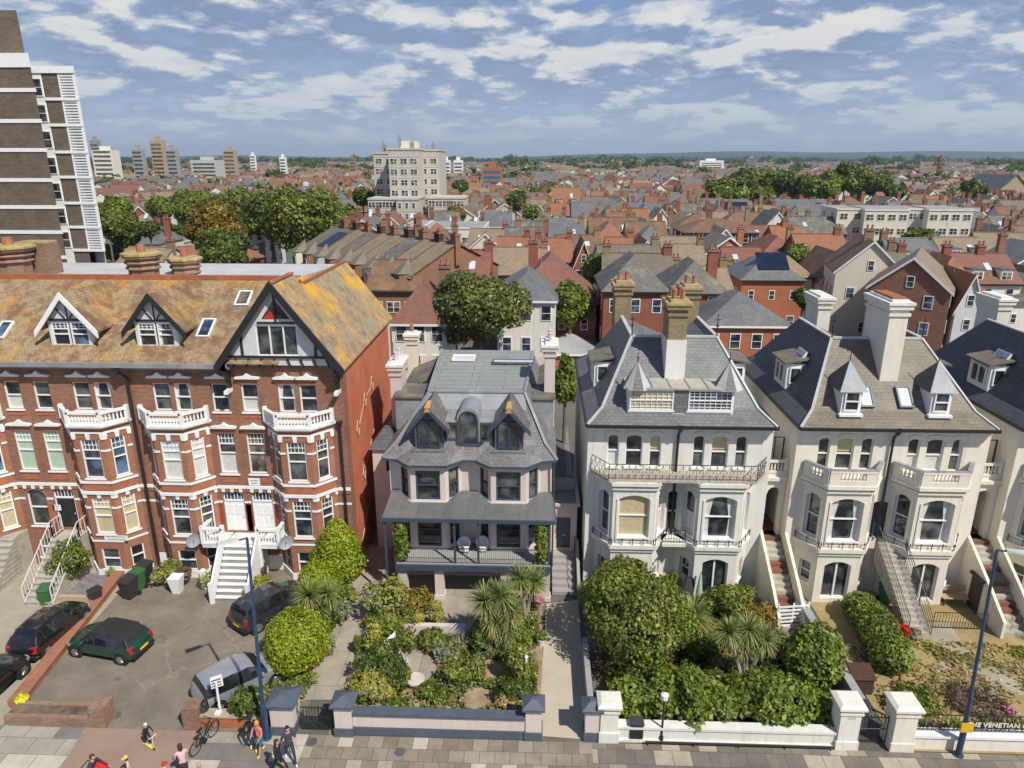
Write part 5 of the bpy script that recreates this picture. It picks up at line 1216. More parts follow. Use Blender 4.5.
shrub('clump of mauve flowers in the middle bed', 448, 688, 14, 674, 'petal_mauve', 51, 'flower_clump', .1, cat='flowers')
def topiary(label, px, pyb, tiers, mat, seed):
    g = G(px, pyb); t = thing('topiary', label, 'topiary', g); z = 0; bl = []
    for r in tiers: bl.append((0, 0, z+r*.75, r, r, r*.8)); z += r*1.4
    foliage(t, 'foliage', bl, 2600, .08, mat, seed, lump=.03); o = MB().tube((0, 0, 0), (0, 0, z-.2), .05, .03).build('stem', 'bark'); o.parent = t
topiary('yellow green topiary of three clipped tiers at the terrace edge', 437, 632, (.55, .42, .3), 'leaf_yellow', 61); topiary('yellow green topiary of two tiers beside the bronze shrub', 419, 632, (.42, .32), 'leaf_yellow', 62); topiary('dark green clipped topiary next to the two-tier one', 407, 631, (.4, .34, .22), 'leaf_dark', 63)
cordyline('big many-headed cordyline palm in front of the pink veranda', 498, 650, [(485, 602, 1.2), (500, 598, 1.2), (510, 612, 1.1), (493, 620, 1.2), (506, 630, 1.0)], 2)
cordyline('tall cordyline palm with drooping brown leaves at the veranda post', 526, 618, [(520, 580, 1.15), (534, 583, 1.15)], 3)
p = G(410, 668); q = MB(); q.lathe((p.x, p.y, 0), [(1.25, 0), (1.25, .03)], 28); t = q.build('round_patio', 'paving_path', loc=(p.x, p.y, 0)); structure(t)
q = MB()
for k in range(28):
    a0, a1 = 2*math.pi*k/28, 2*math.pi*(k+1)/28; q.prism([(p.x+r*math.cos(a), p.y+r*math.sin(a), 0) for (r, a) in ((1.3, a0), (1.45, a0), (1.45, a1), (1.3, a1))], (0, 0, .07))
structure(q.build('patio_edging', 'brick_old', loc=(p.x, p.y, 0)))
def sail(label, px, py, pts, zb):
    g = G(px, py); t = thing('shade_sail', label, 'shade sail', g); P = [U(a, b, g.y+dy) for (a, b, dy) in pts]
    MB().prism(P, (0, 0, .03)).build('canvas', 'paint_white', t)
    for p in P: MB().tube((p.x, p.y, 0), (p.x, p.y, p.z+.06), .025).build('post', 'iron_white', t)
sail('white triangular shade sail tipped up beside the dark bush', 384, 658, [(374, 650, .0), (395, 632, .25), (392, 653, -.05)], 1); sail('small white shade sail at the round patio', 402, 668, [(395, 658, .2), (400, 650, .25), (409, 661, -.05), (399, 667, -.05)], 1)
def pot(label, px, py, r, h, mat='pot_clay', plant=None, seed=0):
    g = G(px, py); t = thing('plant_pot', label, 'pot', g); MB().lathe((g.x, g.y, 0), [(r*.65, 0), (r*.95, h*.85), (r*1.08, h*.86), (r*1.08, h), (r*.9, h), (r*.88, h*.92)], 14).build('pot', mat, t)
    if plant: foliage(t, 'plant', [(0, 0, h+r*.7, r*1.2, r*1.2, r)], 350, .1, plant, seed)
    return t
pot('wide terracotta bowl at the edge of the round patio', 415, 685, .42, .35, 'render_pink')
pot('small pot beside the green shrub along the resin path', 541, 645, .22, .4, 'wall_white', 'leaf_mid', 5); pot('pink flower pot by the palm trunk at the path', 539, 610, .25, .45, 'brick_pale', 'petal_pink', 6)
pot('potted red geraniums at the top of the resin steps', 771, 592, .26, .6, 'wall_grey', 'petal_red', 7); pot('potted orange leaved plant below the red geraniums', 779, 604, .3, .5, 'wall_grey', 'leaf_autumn', 8)
pot('red flowers in a low trough at the end of the clipped hedge', 893, 634, .26, .2, 'wood_dark', 'petal_red', 9); pot('second red flower pot in the trough row by the hedge', 904, 636, .22, .2, 'wood_dark', 'petal_red', 10)
pot('white pot on the veranda corner with climbing greens', 537, 600, .2, .5, 'wall_white', 'leaf_hedge', 11)
t = thing('planter_wall', 'pink rendered raised planter under the topiary', 'planter', G(430, 640)); p = G(420, 640); q = MB(); q.box(-6.6, -3.5, 29.9, 30.2, 0, .75); q.build('wall', 'render_pink', t); MB().box(-3.5, -.9, 29.9, 30.2, 0, .75).build('wall', 'wall_grey', t)
t = thing('garden_post', 'white slender post with a ball in the garden corner', 'post', G(528, 700)); p = G(526, 690); q = MB(); q.tube((p.x, p.y, 0), (p.x, p.y, 1.7), .05); q.lathe((p.x, p.y, 1.7), [(.03, 0), (.09, .09), (.03, .18)], 8); q.build('post', 'paint_white', t)
# grey villa garden
for a in [('huge glossy green bush filling the grey villa garden', 640, 700, 136, 566, 'leaf_mid', 71, .135, .8), ('olive shrub against the grey villa bay', 628, 610, 56, 548, 'leaf_olive', 72, .16, .8), ('tall green shrub behind the huge bush by the resin path', 596, 622, 40, 578, 'leaf_hedge', 73, .16, .8),
          ('small round shrub by the villa window', 671, 596, 18, 572, 'leaf_hedge', 74, .13, .8), ('yellow green shrub under the sword-leaved palm', 701, 665, 40, 628, 'leaf_hedge', 75, .15, .8), ('rounded golden tipped conifer in front of the french windows', 738, 628, 58, 584, 'leaf_olive', 76, .14, .8),
          ('orange brown shrub beside the white trellis', 762, 640, 38, 604, 'leaf_golden', 77, .14, .8), ('dark bush in the shade behind the small palm tree', 785, 690, 60, 650, 'leaf_dark', 78, .16, .8), ('brown dry shrub beside the shaded hollow', 716, 672, 22, 652, 'leaf_dry', 79, .13, .8)]:
    shrub(*a[:7], leaf=a[7], lump=.14)
def hedge(label, pts, w, h, mat, seed, n=9000, leaf=.16, rough=.26):
    p0 = Vector((pts[0][0], pts[0][1], 0)); t = thing('hedge', label, 'hedge', p0); bl = []
    for a, b in zip(pts[:-1], pts[1:]):
        A, B = Vector((a[0], a[1], 0)), Vector((b[0], b[1], 0)); k = max(2, int((B-A).length/(w*.55)))
        for i in range(k+1): p = A.lerp(B, i/k)-p0; hh = h*(1+(.22 if rough > .1 else .06)*math.sin(i*1.7+seed)+(.12 if rough > .1 else .02)*math.sin(i*4.1)); bl.append((p.x, p.y+.15*math.sin(i*2.3), hh/2, w*.62, w*.62, hh*.56))
    foliage(t, 'foliage', bl, n, leaf, mat, seed, lump=rough, zmin=.02)
    s = MB()
    for b in bl: s.tube((b[0], b[1], 0), (b[0], b[1], h*.7), .05, .03, 5)
    o = s.build('stem', 'bark'); o.parent = t
    return t
hedge('long loose green hedge rising above the low white front wall', [(4.2, 25.45), (8, 25.4), (11.9, 25.3)], 1.95, 1.65, 'leaf_hedge', 81, 30000, .125)
shrub('domed clipped hedge bush beside the tall white gate pier', 818, 700, 62, 624, 'leaf_hedge', 82, 'hedge_bush', .15, shape='ball', lump=.1, cat='hedge')
hedge('clipped rounded hedge climbing alongside the dry lawn', [G(888, 668), G(875, 640), G(858, 618)], 1.6, 1.5, 'leaf_hedge', 83, 16000, .1, .06)
cordyline('short sword-leaved palm above the yellow green shrub', 695, 650, [(692, 617, 1.3), (700, 632, .9)], 4)
cordyline('palm tree with three heads on a bare trunk behind the long hedge', 744, 690, [(729, 633, 1.0), (748, 631, 1.1), (764, 640, 1.0), (744, 645, .9)], 5)
for a in [('leafy plant in the front bed below the lettered railing', 925, 712, 44, 690, 'leaf_mid', 91), ('pink flowering plants behind the railing lettering', 990, 716, 56, 694, 'leaf_purple', 92), ('low dry bush at the hedge foot', 900, 712, 20, 690, 'leaf_dark', 93), ('small round bush on the dry lawn by the path', 915, 641, 18, 628, 'leaf_grey', 94),
          ('green plants in the bed by the french windows', 846, 582, 14, 566, 'leaf_mid', 95), ('dark climbing plant by the steep steps', 866, 588, 20, 572, 'leaf_dark', 96)]: shrub(*a[:7], leaf=.12)
shrub('bush with pink blossom in the front bed', 1010, 718, 12, 706, 'petal_pink', 97, 'flower_clump', .1, cat='flowers')
# climbers on the veranda posts
for (l, x, z0, z1, m, s) in [('green climber on the veranda post by the alley', -7.2, 2.3, 4.6, 'leaf_hedge', 98), ('dense climber covering the veranda post by the side door', .35, 2.3, 4.5, 'leaf_olive', 99)]:
    t = thing('climbing_plant', l, 'climber', (x, 33.4, z0)); foliage(t, 'foliage', [(0, 0, .4+.45*k, .35, .25, .4) for k in range(5)], 2200, .12, m, s); o = MB().tube((0, 0, 0), (0, 0, 2), .03).build('stem', 'bark'); o.parent = t
t = thing('white_trellis', 'white slatted trellis fence beside the domed hedge', 'trellis', G(785, 640)); q = MB()
a, b = G(776, 630), G(806, 628)
for k in range(6): q.bar(a+Vector((0, 0, .2+.22*k)), b+Vector((0, 0, .2+.22*k)), .04, .09)
for k in range(3): p = a.lerp(b, k/2); q.box(p.x-.04, p.x+.04, p.y, p.y+.08, 0, 1.5)
q.build('slats', 'paint_white', t)
for i, (px, py) in enumerate([(764, 600), (768, 606), (774, 613), (782, 618), (788, 622), (766, 614)]):
    p = G(px, py); o = tag(MB().lathe((p.x, p.y, 0), [(.22, 0), (.26, .2), (.2, .42), (.08, .5)], 7).build('rock', 'wall_grey', loc=p), 'grey rockery boulder beside the red tiled steps', 'rock', 'rockery boulders beside the steps')
# small things in the gardens
t = thing('wheelbarrow', 'black upturned wheelbarrow leaning against shrubs before the grey villa', 'wheelbarrow', G(686, 606)); p = G(686, 606)
MB().hexa([(p.x-.25, p.y-.1, .1), (p.x+.25, p.y-.1, .1), (p.x+.1, p.y+.2, .1), (p.x-.1, p.y+.2, .1), (p.x-.05, p.y+.6, 1.35), (p.x+.5, p.y+.6, 1.35), (p.x+.4, p.y+.8, 1.3), (p.x+.1, p.y+.8, 1.3)]).build('tray', 'paint_black', t)
for s in (-.25, .25): MB().tube((p.x+s, p.y, 0), (p.x+s+.3, p.y+.6, 1.5), .025).build('handle', 'iron_black', t)
t = thing('parasol', 'closed green garden parasol standing in the grey villa garden', 'parasol', G(698, 604)); p = G(698, 604); MB().lathe((p.x, p.y, .3), [(.2, 0), (.17, .5), (.06, 1.5), (.02, 1.6)], 9).build('canopy', 'leaf_dark', t) if False else MB().lathe((p.x, p.y, .3), [(.2, 0), (.17, .5), (.06, 1.5), (.02, 1.6)], 9).build('canopy', 'curtain_green', t); MB().tube((p.x, p.y, 0), (p.x, p.y, 2.0), .025).build('pole', 'wood_dark', t)
def tub_chair(label, x, y, z, m='paint_white', rz=0):
    t = thing('armchair', label, 'chair', (x, y, z)); q = MB(); q.lathe((x, y, z+.12), [(.27, 0), (.33, .28), (.3, .3)], 12); q.build('seat', m, t)
    q = MB(); n = 9
    for k in range(n):
        a0, a1 = math.pi*k/n, math.pi*(k+1)/n; q.prism([(x+r*math.cos(a), y+r*math.sin(a), z+.38) for (r, a) in ((.27, a0), (.35, a0), (.35, a1), (.27, a1))], (0, 0, .28+.12*math.sin((a0+a1)/2)))
    q.build('backrest', m, t)
    for (dx, dy) in ((-.2, -.2), (.2, -.2), (.2, .2), (-.2, .2)): MB().tube((x+dx, y+dy, z), (x+dx*.8, y+dy*.8, z+.16), .02).build('leg', 'iron_black', t)
tub_chair('white tub chair on the veranda, beside the bay window', -3.95, 34.6, 2.2); tub_chair('white tub chair on the veranda, nearer the slim middle post', -2.95, 34.7, 2.2); tub_chair('white garden seat under the veranda by the column', -6.2, 32.6, .01)
t = thing('garden_parasol', 'closed pale pink parasol beside the veranda column', 'parasol', G(509, 600)); p = G(509, 600); MB().tube((p.x, p.y, 0), (p.x, p.y, 2.1), .025).build('pole', 'iron_white', t); MB().lathe((p.x, p.y, .9), [(.14, 0), (.16, .3), (.05, 1.1)], 8).build('canopy', 'render_pink', t)
t = thing('storage_shed', 'dark upright storage shed with a lid beside the tiled steps', 'shed', G(975, 606)); MB().box(24.1, 25.2, 33.3, 34.4, 0, 2.0).build('body', 'wall_grey', t) if False else MB().box(23.3, 24.5, 33.0, 33.9, 0, 1.9).build('body', 'wood_dark', t); MB().box(23.2, 24.6, 32.9, 34.0, 1.9, 2.05).build('lid', 'paint_black', t)
t = thing('compost_bin', 'brown wooden box with slanted lid behind the white gate pier', 'box', G(859, 694)); p = G(859, 690); MB().hexa([(p.x-.45, p.y-.3, 0), (p.x+.45, p.y-.3, 0), (p.x+.45, p.y+.4, 0), (p.x-.45, p.y+.4, 0), (p.x-.45, p.y-.3, .8), (p.x+.45, p.y-.3, .8), (p.x+.45, p.y+.4, 1.05), (p.x-.45, p.y+.4, 1.05)]).build('body', 'brick_dark', t)
MB().hexa([(p.x-.52, p.y-.36, .8), (p.x+.52, p.y-.36, .8), (p.x+.52, p.y+.46, 1.06), (p.x-.52, p.y+.46, 1.06), (p.x-.52, p.y-.36, .86), (p.x+.52, p.y-.36, .86), (p.x+.52, p.y+.46, 1.12), (p.x-.52, p.y+.46, 1.12)]).build('lid', 'brick_dark', t)
t = thing('garden_bench', 'weathered wooden bench in the sunken yard of the cream villa', 'bench', G(955, 605)); p = G(957, 604)
for k in range(3): MB().box(p.x-.9, p.x+.9, p.y+.18*k-.2, p.y+.18*k-.06, .42, .46).build('seat_slat', 'wood_pale', t)
for k in range(2): MB().box(p.x-.9, p.x+.9, p.y+.38, p.y+.42, .6+.2*k, .72+.2*k).build('back_slat', 'wood_pale', t)
for dx in (-.8, .8): MB().box(p.x+dx-.04, p.x+dx+.04, p.y-.2, p.y-.12, 0, .42).box(p.x+dx-.04, p.x+dx+.04, p.y+.34, p.y+.42, 0, .95).build('leg', 'wood_dark', t)
for (l, pts) in [('black iron railing round the basement yard at the foot of the steep steps', [G(876, 622), G(916, 624), G(918, 606)]), ('black iron railing along the yard of the cream villa by the bench', [G(932, 628), G(985, 630)]), ('black iron railing beside the red tiled path near the lamp post', [G(985, 596), G(1024, 640)])]:
    t = thing('railing', l, 'railing', pts[0]); q = MB(); railing(q, [tuple(p) for p in pts], .95, .14, .012, .022); q.build('railing_panel', 'iron_black', t)

# ================================================================== BINS, LAMPS, STREET THINGS
plain('bin_black', (.03, .03, .032), .5, .2); plain('bin_green', (.035, .13, .04), .5, .2); plain('bin_grey', (.05, .052, .055), .5, .2)
def wheelie(label, px, py, m, rz=0, lid=None, lidopen=False, s=1.0):
    g = G(px, py); t = thing('wheelie_bin', label, 'bin', (0, 0, 0), 'wheelie bins'); b = MB()
    b.hexa([(-.23, -.26, .06), (.23, -.26, .06), (.23, .24, .06), (-.23, .24, .06), (-.29, -.36, .95), (.29, -.36, .95), (.29, .32, .95), (-.29, .32, .95)]); b.build('body', m, t)
    b = MB(); b.hexa([(-.31, -.4, .95), (.31, -.4, .95), (.31, .36, .95), (-.31, .36, .95), (-.29, -.34, 1.02), (.29, -.34, 1.02), (.29, .34, 1.08), (-.29, .34, 1.08)]); b.build('lid', lid or m, t)
    for sx in (-.26, .26): MB().tube((sx-.04, .28, .11), (sx+.04, .28, .11), .11, None, 12).build('wheel', 'paint_black', t)
    MB().tube((-.24, .42, .98), (.24, .42, .98), .025).build('handle', m, t)
    placed(t, g, rz, s); return t
wheelie('green wheelie bin beside the laurel bush at the stone steps', 48, 603, 'bin_green', .2); wheelie('low black box bin at the gravel bed under the bay', 97, 603, 'bin_black', -.6, s=.85)
wheelie('black wheelie bin in front of the row against the orange wall', 131, 597, 'bin_black', -.3, s=1.15); wheelie('green wheelie bin between the two black ones', 138, 590, 'bin_green', -.3, s=1.15); wheelie('black wheelie bin at the back of the row under the bay', 146, 582, 'bin_black', -.3, s=1.15)
wheelie('green wheelie bin tucked behind the pink pier by the iron gates', 292, 722, 'bin_green', .3, s=1.1); wheelie('dark green wheelie bin behind the dark estate car', 285, 603, 'bin_green', .5); wheelie('grey wheelie bin beside the white steps side rail', 262, 582, 'bin_grey', .1)
wheelie('green wheelie bin at the foot of the cream villa steps', 885, 602, 'bin_green', .2); wheelie('dark wheelie bin against the cream villa side wall by the yard', 968, 596, 'bin_black', .1)
plain('lamp_blue', (.02, .055, .13), .35, .15, 3, 0, .3); plain('sign_yellow', (.75, .42, .02), .5, .08)
def lamp(label, base, top, arm, plate=None):
    t = thing('street_lamp', label, 'street lamp', base, 'blue street lamps'); H = top.z; q = MB(); b = Vector(base)
    q.tube(b, b+Vector((0, 0, 1.6)), .12, .12, 12); q.tube(b+Vector((0, 0, 1.6)), b+Vector((0, 0, 1.75)), .12, .08, 12); q.tube(b+Vector((0, 0, 1.75)), b+Vector((top.x-b.x, 0, H)), .08, .05, 12); q.build('pole', 'lamp_blue', t)
    q = MB(); q.cyl(b, .2, .06, 12); q.build('base_plate', 'lamp_blue', t)
    a = Vector(arm); e = b+Vector((top.x-b.x, 0, H)); q = MB(); q.tube(e, e+a*.5, .04, .035, 8); q.build('arm', 'lamp_blue', t)
    q = MB(); c = e+a*.5; d = a.normalized(); s = Vector((-d.y, d.x, 0))*.16; f = c+d*.75
    q.hexa([c-s*.6, c+s*.6, f+s, f-s, c-s*.5+Vector((0,0,.09)), c+s*.5+Vector((0,0,.09)), f+s*.8+Vector((0,0,.08)), f-s*.8+Vector((0,0,.08))]); h = q.build('lantern', 'lead_pale', t)
    MB().hexa([c+d*.2-s*.4-Vector((0,0,.015)), c+d*.2+s*.4-Vector((0,0,.015)), f-d*.1+s*.6-Vector((0,0,.015)), f-d*.1-s*.6-Vector((0,0,.015)), c+d*.2-s*.4, c+d*.2+s*.4, f-d*.1+s*.6, f-d*.1-s*.6]).build('lens', 'glass_dim', h)
    if plate: MB().box(b.x-.24, b.x+.24, b.y-.16, b.y-.13, 1.28, 1.72).build('sign', 'sign_yellow', t)
    return t
lb = G(267, 738); lamp('tall blue street lamp standing by the couple and the dark bush', lb, U(247, 538, lb.y), (-.5, -.4, .03))
lb2 = G(958, 755); lamp('tall blue street lamp with a yellow plate beside the white wall', lb2, U(997, 550, lb2.y), (.55, -.15, .0), True)
g = G(661, 742); t = thing('bollard_light', 'short black lamp post with white lantern in front of the hedge wall', 'lamp post', g); q = MB(); H = U(661, 700, g.y).z
q.tube(g, g+Vector((0, 0, H)), .05, .04, 8); q.cyl(g, .09, .3, 10); q.build('pole', 'paint_black', t); q = MB(); q.lathe(g+Vector((0, 0, H)), [(.06, 0), (.14, .06), (.16, .28), (.02, .36)], 8); q.build('lantern', 'paint_white', t)
g = G(636, 742); t = thing('litter_bin', 'square black litter bin standing against the low white wall', 'bin', g); MB().box(g.x-.27, g.x+.27, g.y, g.y+.42, .02, .85).build('body', 'paint_black', t); MB().box(g.x-.3, g.x+.3, g.y-.03, g.y+.45, .85, .93).build('lid', 'bin_grey', t); MB().box(g.x-.2, g.x+.2, g.y-.01, g.y-.004, .6, .78).build('slot', 'bin_grey', t)
t = thing('low_rail', 'long low black metal rail at the foot of the white wall', 'rail', (5, 23.5, 0)); q = MB(); q.tube((4.6, 23.5, .18), (12.2, 23.5, .18), .035, None, 8)
for k in range(5): q.tube((4.7+k*1.85, 23.5, 0), (4.7+k*1.85, 23.5, .18), .03, None, 6)
q.build('rail', 'paint_black', t)
# sale board beside the silver car, rucksack, potted yellow flowers
g = G(222, 722); t = thing('sign_board', 'white sign board on a post beside the silver car', 'sign', g); H = U(222, 682, g.y).z; MB().tube(g, g+Vector((0, 0, H)), .05, None, 6).build('post', 'paint_white', t)
q = MB(); q.hexa([(g.x-.22, g.y-.04, H-.35), (g.x+.18, g.y+.2, H-.35), (g.x+.18, g.y+.24, H-.35), (g.x-.22, g.y, H-.35), (g.x-.22, g.y-.04, H+.2), (g.x+.18, g.y+.2, H+.2), (g.x+.18, g.y+.24, H+.2), (g.x-.22, g.y, H+.2)]); q.build('board', 'paint_white', t)
q = MB()
for k in range(3): z = H-.26+.14*k; q.hexa([(g.x-.18, g.y-.05, z), (g.x+.14, g.y+.142, z), (g.x+.14, g.y+.16, z), (g.x-.18, g.y-.03, z), (g.x-.18, g.y-.05, z+.05), (g.x+.14, g.y+.142, z+.05), (g.x+.14, g.y+.16, z+.05), (g.x-.18, g.y-.03, z+.05)])
q.build('board_lettering', 'lead_dark', t)
MB().box(g.x-.12, g.x+.12, g.y-.3, g.y-.08, 0.62, .7).build('foot_panel', 'paint_white', t)
g = G(207, 722); t = thing('rucksack', 'black rucksack resting on the low brick wall', 'bag', (g.x, g.y, .62)); q = MB(); q.lathe((g.x, g.y, .62), [(.14, 0), (.19, .12), (.17, .38), (.08, .5)], 10); q.build('bag', 'paint_black', t); MB().box(g.x-.1, g.x+.1, g.y-.24, g.y-.16, .7, .92).build('pocket', 'bin_grey', t)
pot('yellow flowers in a white bowl at the planter wall corner', 24, 708, .2, .35, 'wall_white', 'petal_yellow', 12)
# satellite dishes
for (px, py, Y, l) in [(193, 540, 34.6, 'grey satellite dish on the brick bay beside the white steps'), (285, 542, 34.6, 'small grey satellite dish by the white landing balustrade')]:
    p = U(px, py, Y); t = thing('satellite_dish', l, 'satellite dish', p); q = MB(); n = 14; v = Vector((.5, -.75, .3)).normalized(); a = v.orthogonal().normalized(); b = v.cross(a)
    rim = [p+v*.25+a*.42*math.cos(2*math.pi*k/n)+b*.36*math.sin(2*math.pi*k/n) for k in range(n)]; mid = [p+v*.16+a*.22*math.cos(2*math.pi*k/n)+b*.19*math.sin(2*math.pi*k/n) for k in range(n)]
    for k in range(n): q.poly([rim[k], rim[(k+1) % n], mid[(k+1) % n], mid[k]]); q.poly([mid[k], mid[(k+1) % n], p+v*.13])
    q.build('dish', 'lead', t); MB().tube(p+v*.14, p+v*.6, .015).tube(p, Vector((p.x, 35.9, p.z-.1)), .025).build('bracket', 'iron_black', t)

# ================================================================== CARS
def paint(name, c, metal=.3, rough=.3):
    m, nt, b = nodes(name); p = geov(nt); f = noise(nt, p, 3, 4)
    nt.links.new(mixc(nt, f, tuple(x*.85 for x in c), tuple(x*1.1 for x in c)), b.inputs['Base Color']); b.inputs['Metallic'].default_value = metal; b.inputs['Roughness'].default_value = rough; b.inputs['Coat Weight'].default_value = 1; b.inputs['Coat Roughness'].default_value = .04
paint('car_black', (.014, .015, .017)); paint('car_green', (.012, .07, .042)); paint('car_grey', (.06, .065, .072), .5); paint('car_silver', (.5, .53, .57), .6, .35)
plain('tyre', (.015, .015, .015), .8, .2); plain('alloy', (.4, .4, .42), .3, .1, 3, .8); plain('soft_top', (.02, .02, .021), .9, .2); glass('car_glass', (.01, .012, .015), .03, (.03, .035, .045))
plain('lamp_red', (.45, .012, .01), .2, .1, 3, 0, 1); plain('lamp_clear', (.6, .62, .65), .1, .1, 3, .3, 1); plain('plate_yellow', (.75, .55, .03), .5, .05); plain('trim_dark', (.02, .02, .02), .6, .2)
# stations: x, z_bottom, z_shoulder, z_top, half-width at shoulder, half-width at top edge
HATCH = [(-1.98,.42,.62,.66,.55,.5),(-1.9,.3,.78,.84,.76,.7),(-1.75,.25,.92,1.02,.83,.7),(-1.55,.24,.95,1.28,.85,.6),(-1.25,.22,.95,1.46,.86,.58),(-.6,.22,.94,1.5,.87,.6),(.1,.22,.92,1.49,.87,.6),(.45,.22,.92,1.4,.87,.6),(.95,.22,.92,1.02,.86,.72),(1.3,.24,.88,.96,.84,.68),(1.7,.28,.78,.86,.78,.6),(1.93,.34,.62,.68,.62,.5),(2.0,.42,.55,.58,.45,.4)]
SUVP = [(-2.2,.5,.72,.76,.6,.55),(-2.12,.36,.92,.98,.8,.74),(-2.0,.3,1.05,1.2,.88,.74),(-1.85,.28,1.08,1.5,.9,.66),(-1.5,.27,1.08,1.66,.91,.64),(-.6,.26,1.06,1.7,.92,.66),(.2,.26,1.04,1.68,.92,.66),(.55,.26,1.03,1.55,.92,.66),(1.1,.26,1.02,1.12,.91,.76),(1.5,.3,.98,1.08,.88,.72),(1.95,.34,.9,.98,.82,.64),(2.15,.42,.72,.78,.66,.52),(2.22,.5,.62,.66,.5,.42)]
def car(label, centre, heading, prof, m, roofm=None, L=1.0, plate=True, wr=.33, sc=1.0):
    t = thing('parked_car', label, 'car', (0, 0, 0), 'parked cars'); body = MB(); gl = MB()
    rm = roofm or m
    def ring(s):
        x, zb, zs, zt, w, wt = s; x *= L
        half = [(w*.82, zb), (w*.985, zb+.14), (w*1.0, (zb+zs)/2+.05), (w*.985, zs-.02), (wt+.02, zt-.05), (wt*.8, zt-.008), (0, zt+.02)]
        return [Vector((x, y, z)) for (y, z) in half] + [Vector((x, -y, z)) for (y, z) in reversed(half[:-1])]
    rs = [ring(s) for s in prof]; nr = len(rs[0]); cab = [s[3]-s[2] > .3 for s in prof]
    for i in range(len(rs)-1):
        a, b = rs[i], rs[i+1]
        for k in range(nr-1):
            side = k in (3, nr-5); roof = 4 <= k <= nr-6
            both = cab[i] and cab[i+1]; slope = cab[i] != cab[i+1]
            q = [a[k], b[k], b[k+1], a[k+1]]
            if (side and both): gl.poly(q)
            elif slope and roof and not roofm: gl.poly(q)
            elif slope and roof and roofm: gl.poly(q) if prof[i][0] > 0 else body.poly(q, 1)
            elif slope and side: gl.poly(q)
            else: body.poly(q, 1 if (roof and both) else 0)
    body.poly(rs[0][::-1]); body.poly(rs[-1]); 
    bo = body.build('body', [m, rm], t, smooth=True); gl.build('windows', 'car_glass', t, smooth=True)
    # pillars
    p = MB()
    for i in range(len(prof)-1):
        if cab[i] and cab[i+1] and i % 2 == 0:
            for k in (3, nr-5): p.tube(rs[i][k], rs[i][k+1], .035, None, 5)
    for i in range(len(prof)-1):
        if cab[i] != cab[i+1]:
            for k in (4, nr-5): p.tube(rs[i][k], rs[i+1][k], .04, None, 5)
    p.build('pillar', 'trim_dark', t)
    wx = prof[-1][0]*L*.66; w = prof[5][4]
    for (x, s) in ((wx, 1), (wx, -1), (-wx, 1), (-wx, -1)):
        y = s*(w-.085)
        MB().tube((x, y-.09*s, wr), (x, y+.088*s, wr), wr+.07, wr+.07, 20).build('wheel_arch', 'trim_dark', t)
        wh = MB().tube((x, y-.1*s, wr), (x, y+.1*s, wr), wr, wr*.95, 20).build('wheel', 'tyre', t)
        r = MB(); r.tube((x, y+.1*s, wr), (x, y+.106*s, wr), wr*.62, wr*.6, 16)
        for k in range(5): an = 2*math.pi*k/5; r.tube((x, y+.108*s, wr), (x+wr*.6*math.cos(an), y+.108*s, wr+wr*.6*math.sin(an)), .03, .025, 4)
        r.build('rim', 'alloy', wh)
    xb, xf = prof[1][0]*L, prof[-2][0]*L; zs = prof[1][2]
    for s in (-1, 1):
        MB().hexa([(xb-.06, s*w*.56, zs-.16), (xb-.06, s*w*.86, zs-.16), (xb+.2, s*w*.95, zs-.16), (xb+.2, s*w*.6, zs-.16), (xb+.02, s*w*.6, zs+.12), (xb+.04, s*w*.88, zs+.12), (xb+.25, s*w*.95, zs+.14), (xb+.22, s*w*.6, zs+.14)]).build('tail_light', 'lamp_red', t)
        MB().hexa([(xf-.3, s*w*.72, zs-.2), (xf-.3, s*w*.98, zs-.2), (xf-.02, s*w*.8, zs-.22), (xf+.02, s*w*.55, zs-.22), (xf-.32, s*w*.72, zs-.05), (xf-.32, s*w*.96, zs-.05), (xf-.08, s*w*.78, zs-.08), (xf-.05, s*w*.55, zs-.08)]).build('headlight', 'lamp_clear', t)
        i = next(k for k in range(len(prof)-1, 0, -1) if cab[k]); x = prof[i][0]*L+.25
        MB().hexa([(x-.06, s*(w-.02), zs+.1), (x+.08, s*(w-.02), zs+.1), (x+.06, s*(w+.2), zs+.12), (x-.06, s*(w+.2), zs+.12), (x-.06, s*(w-.02), zs+.24), (x+.06, s*(w-.02), zs+.24), (x+.04, s*(w+.18), zs+.25), (x-.06, s*(w+.18), zs+.25)]).build('wing_mirror', m, t)
        MB().box(-.25, -.05, s*(w+.003)-.012, s*(w+.003)+.012, zs-.16, zs-.12).build('door_handle', 'trim_dark', t)
        g = MB()
        for x in (-.78, .18, .98): g.box(x-.006, x+.006, s*(w+.0)-.006, s*(w+.0)+.006, .35, zs-.06)
        g.build('door_gap', 'trim_dark', t)
    xe = prof[0][0]*L
    MB().box(xe-.03, xe+.12, -w*.8, w*.8, .3, .48).build('rear_bumper', 'trim_dark', t)
    if plate: MB().box(xe-.045, xe-.03+.0, -.26, .26, .52, .63).build('number_plate', 'plate_yellow', t)
    MB().box(-prof[-1][0]*L*.95, prof[-1][0]*L*.95, -w*.75, w*.75, .17, .3).build('underbody', 'trim_dark', t)
    placed(t, centre, heading, sc); return t
def hd(a, b): v = G(*b)-G(*a); return math.atan2(v.y, v.x)
def mid(a, b, f=.5): return G(*a).lerp(G(*b), f)
car('black hatchback parked nose towards the stone steps', mid((33, 655), (72, 620), .5), hd((33, 655), (72, 620)), HATCH, 'car_black', L=1.05)
car('black car cut off by the edge, behind the black hatchback', G(-16, 697), hd((33, 655), (72, 620)), HATCH, 'car_black', L=1.08)
car('dark green convertible with black fabric roof', mid((140, 652), (84, 648)), hd((132, 660), (86, 652)), HATCH, 'car_green', 'soft_top', L=.96, wr=.31)
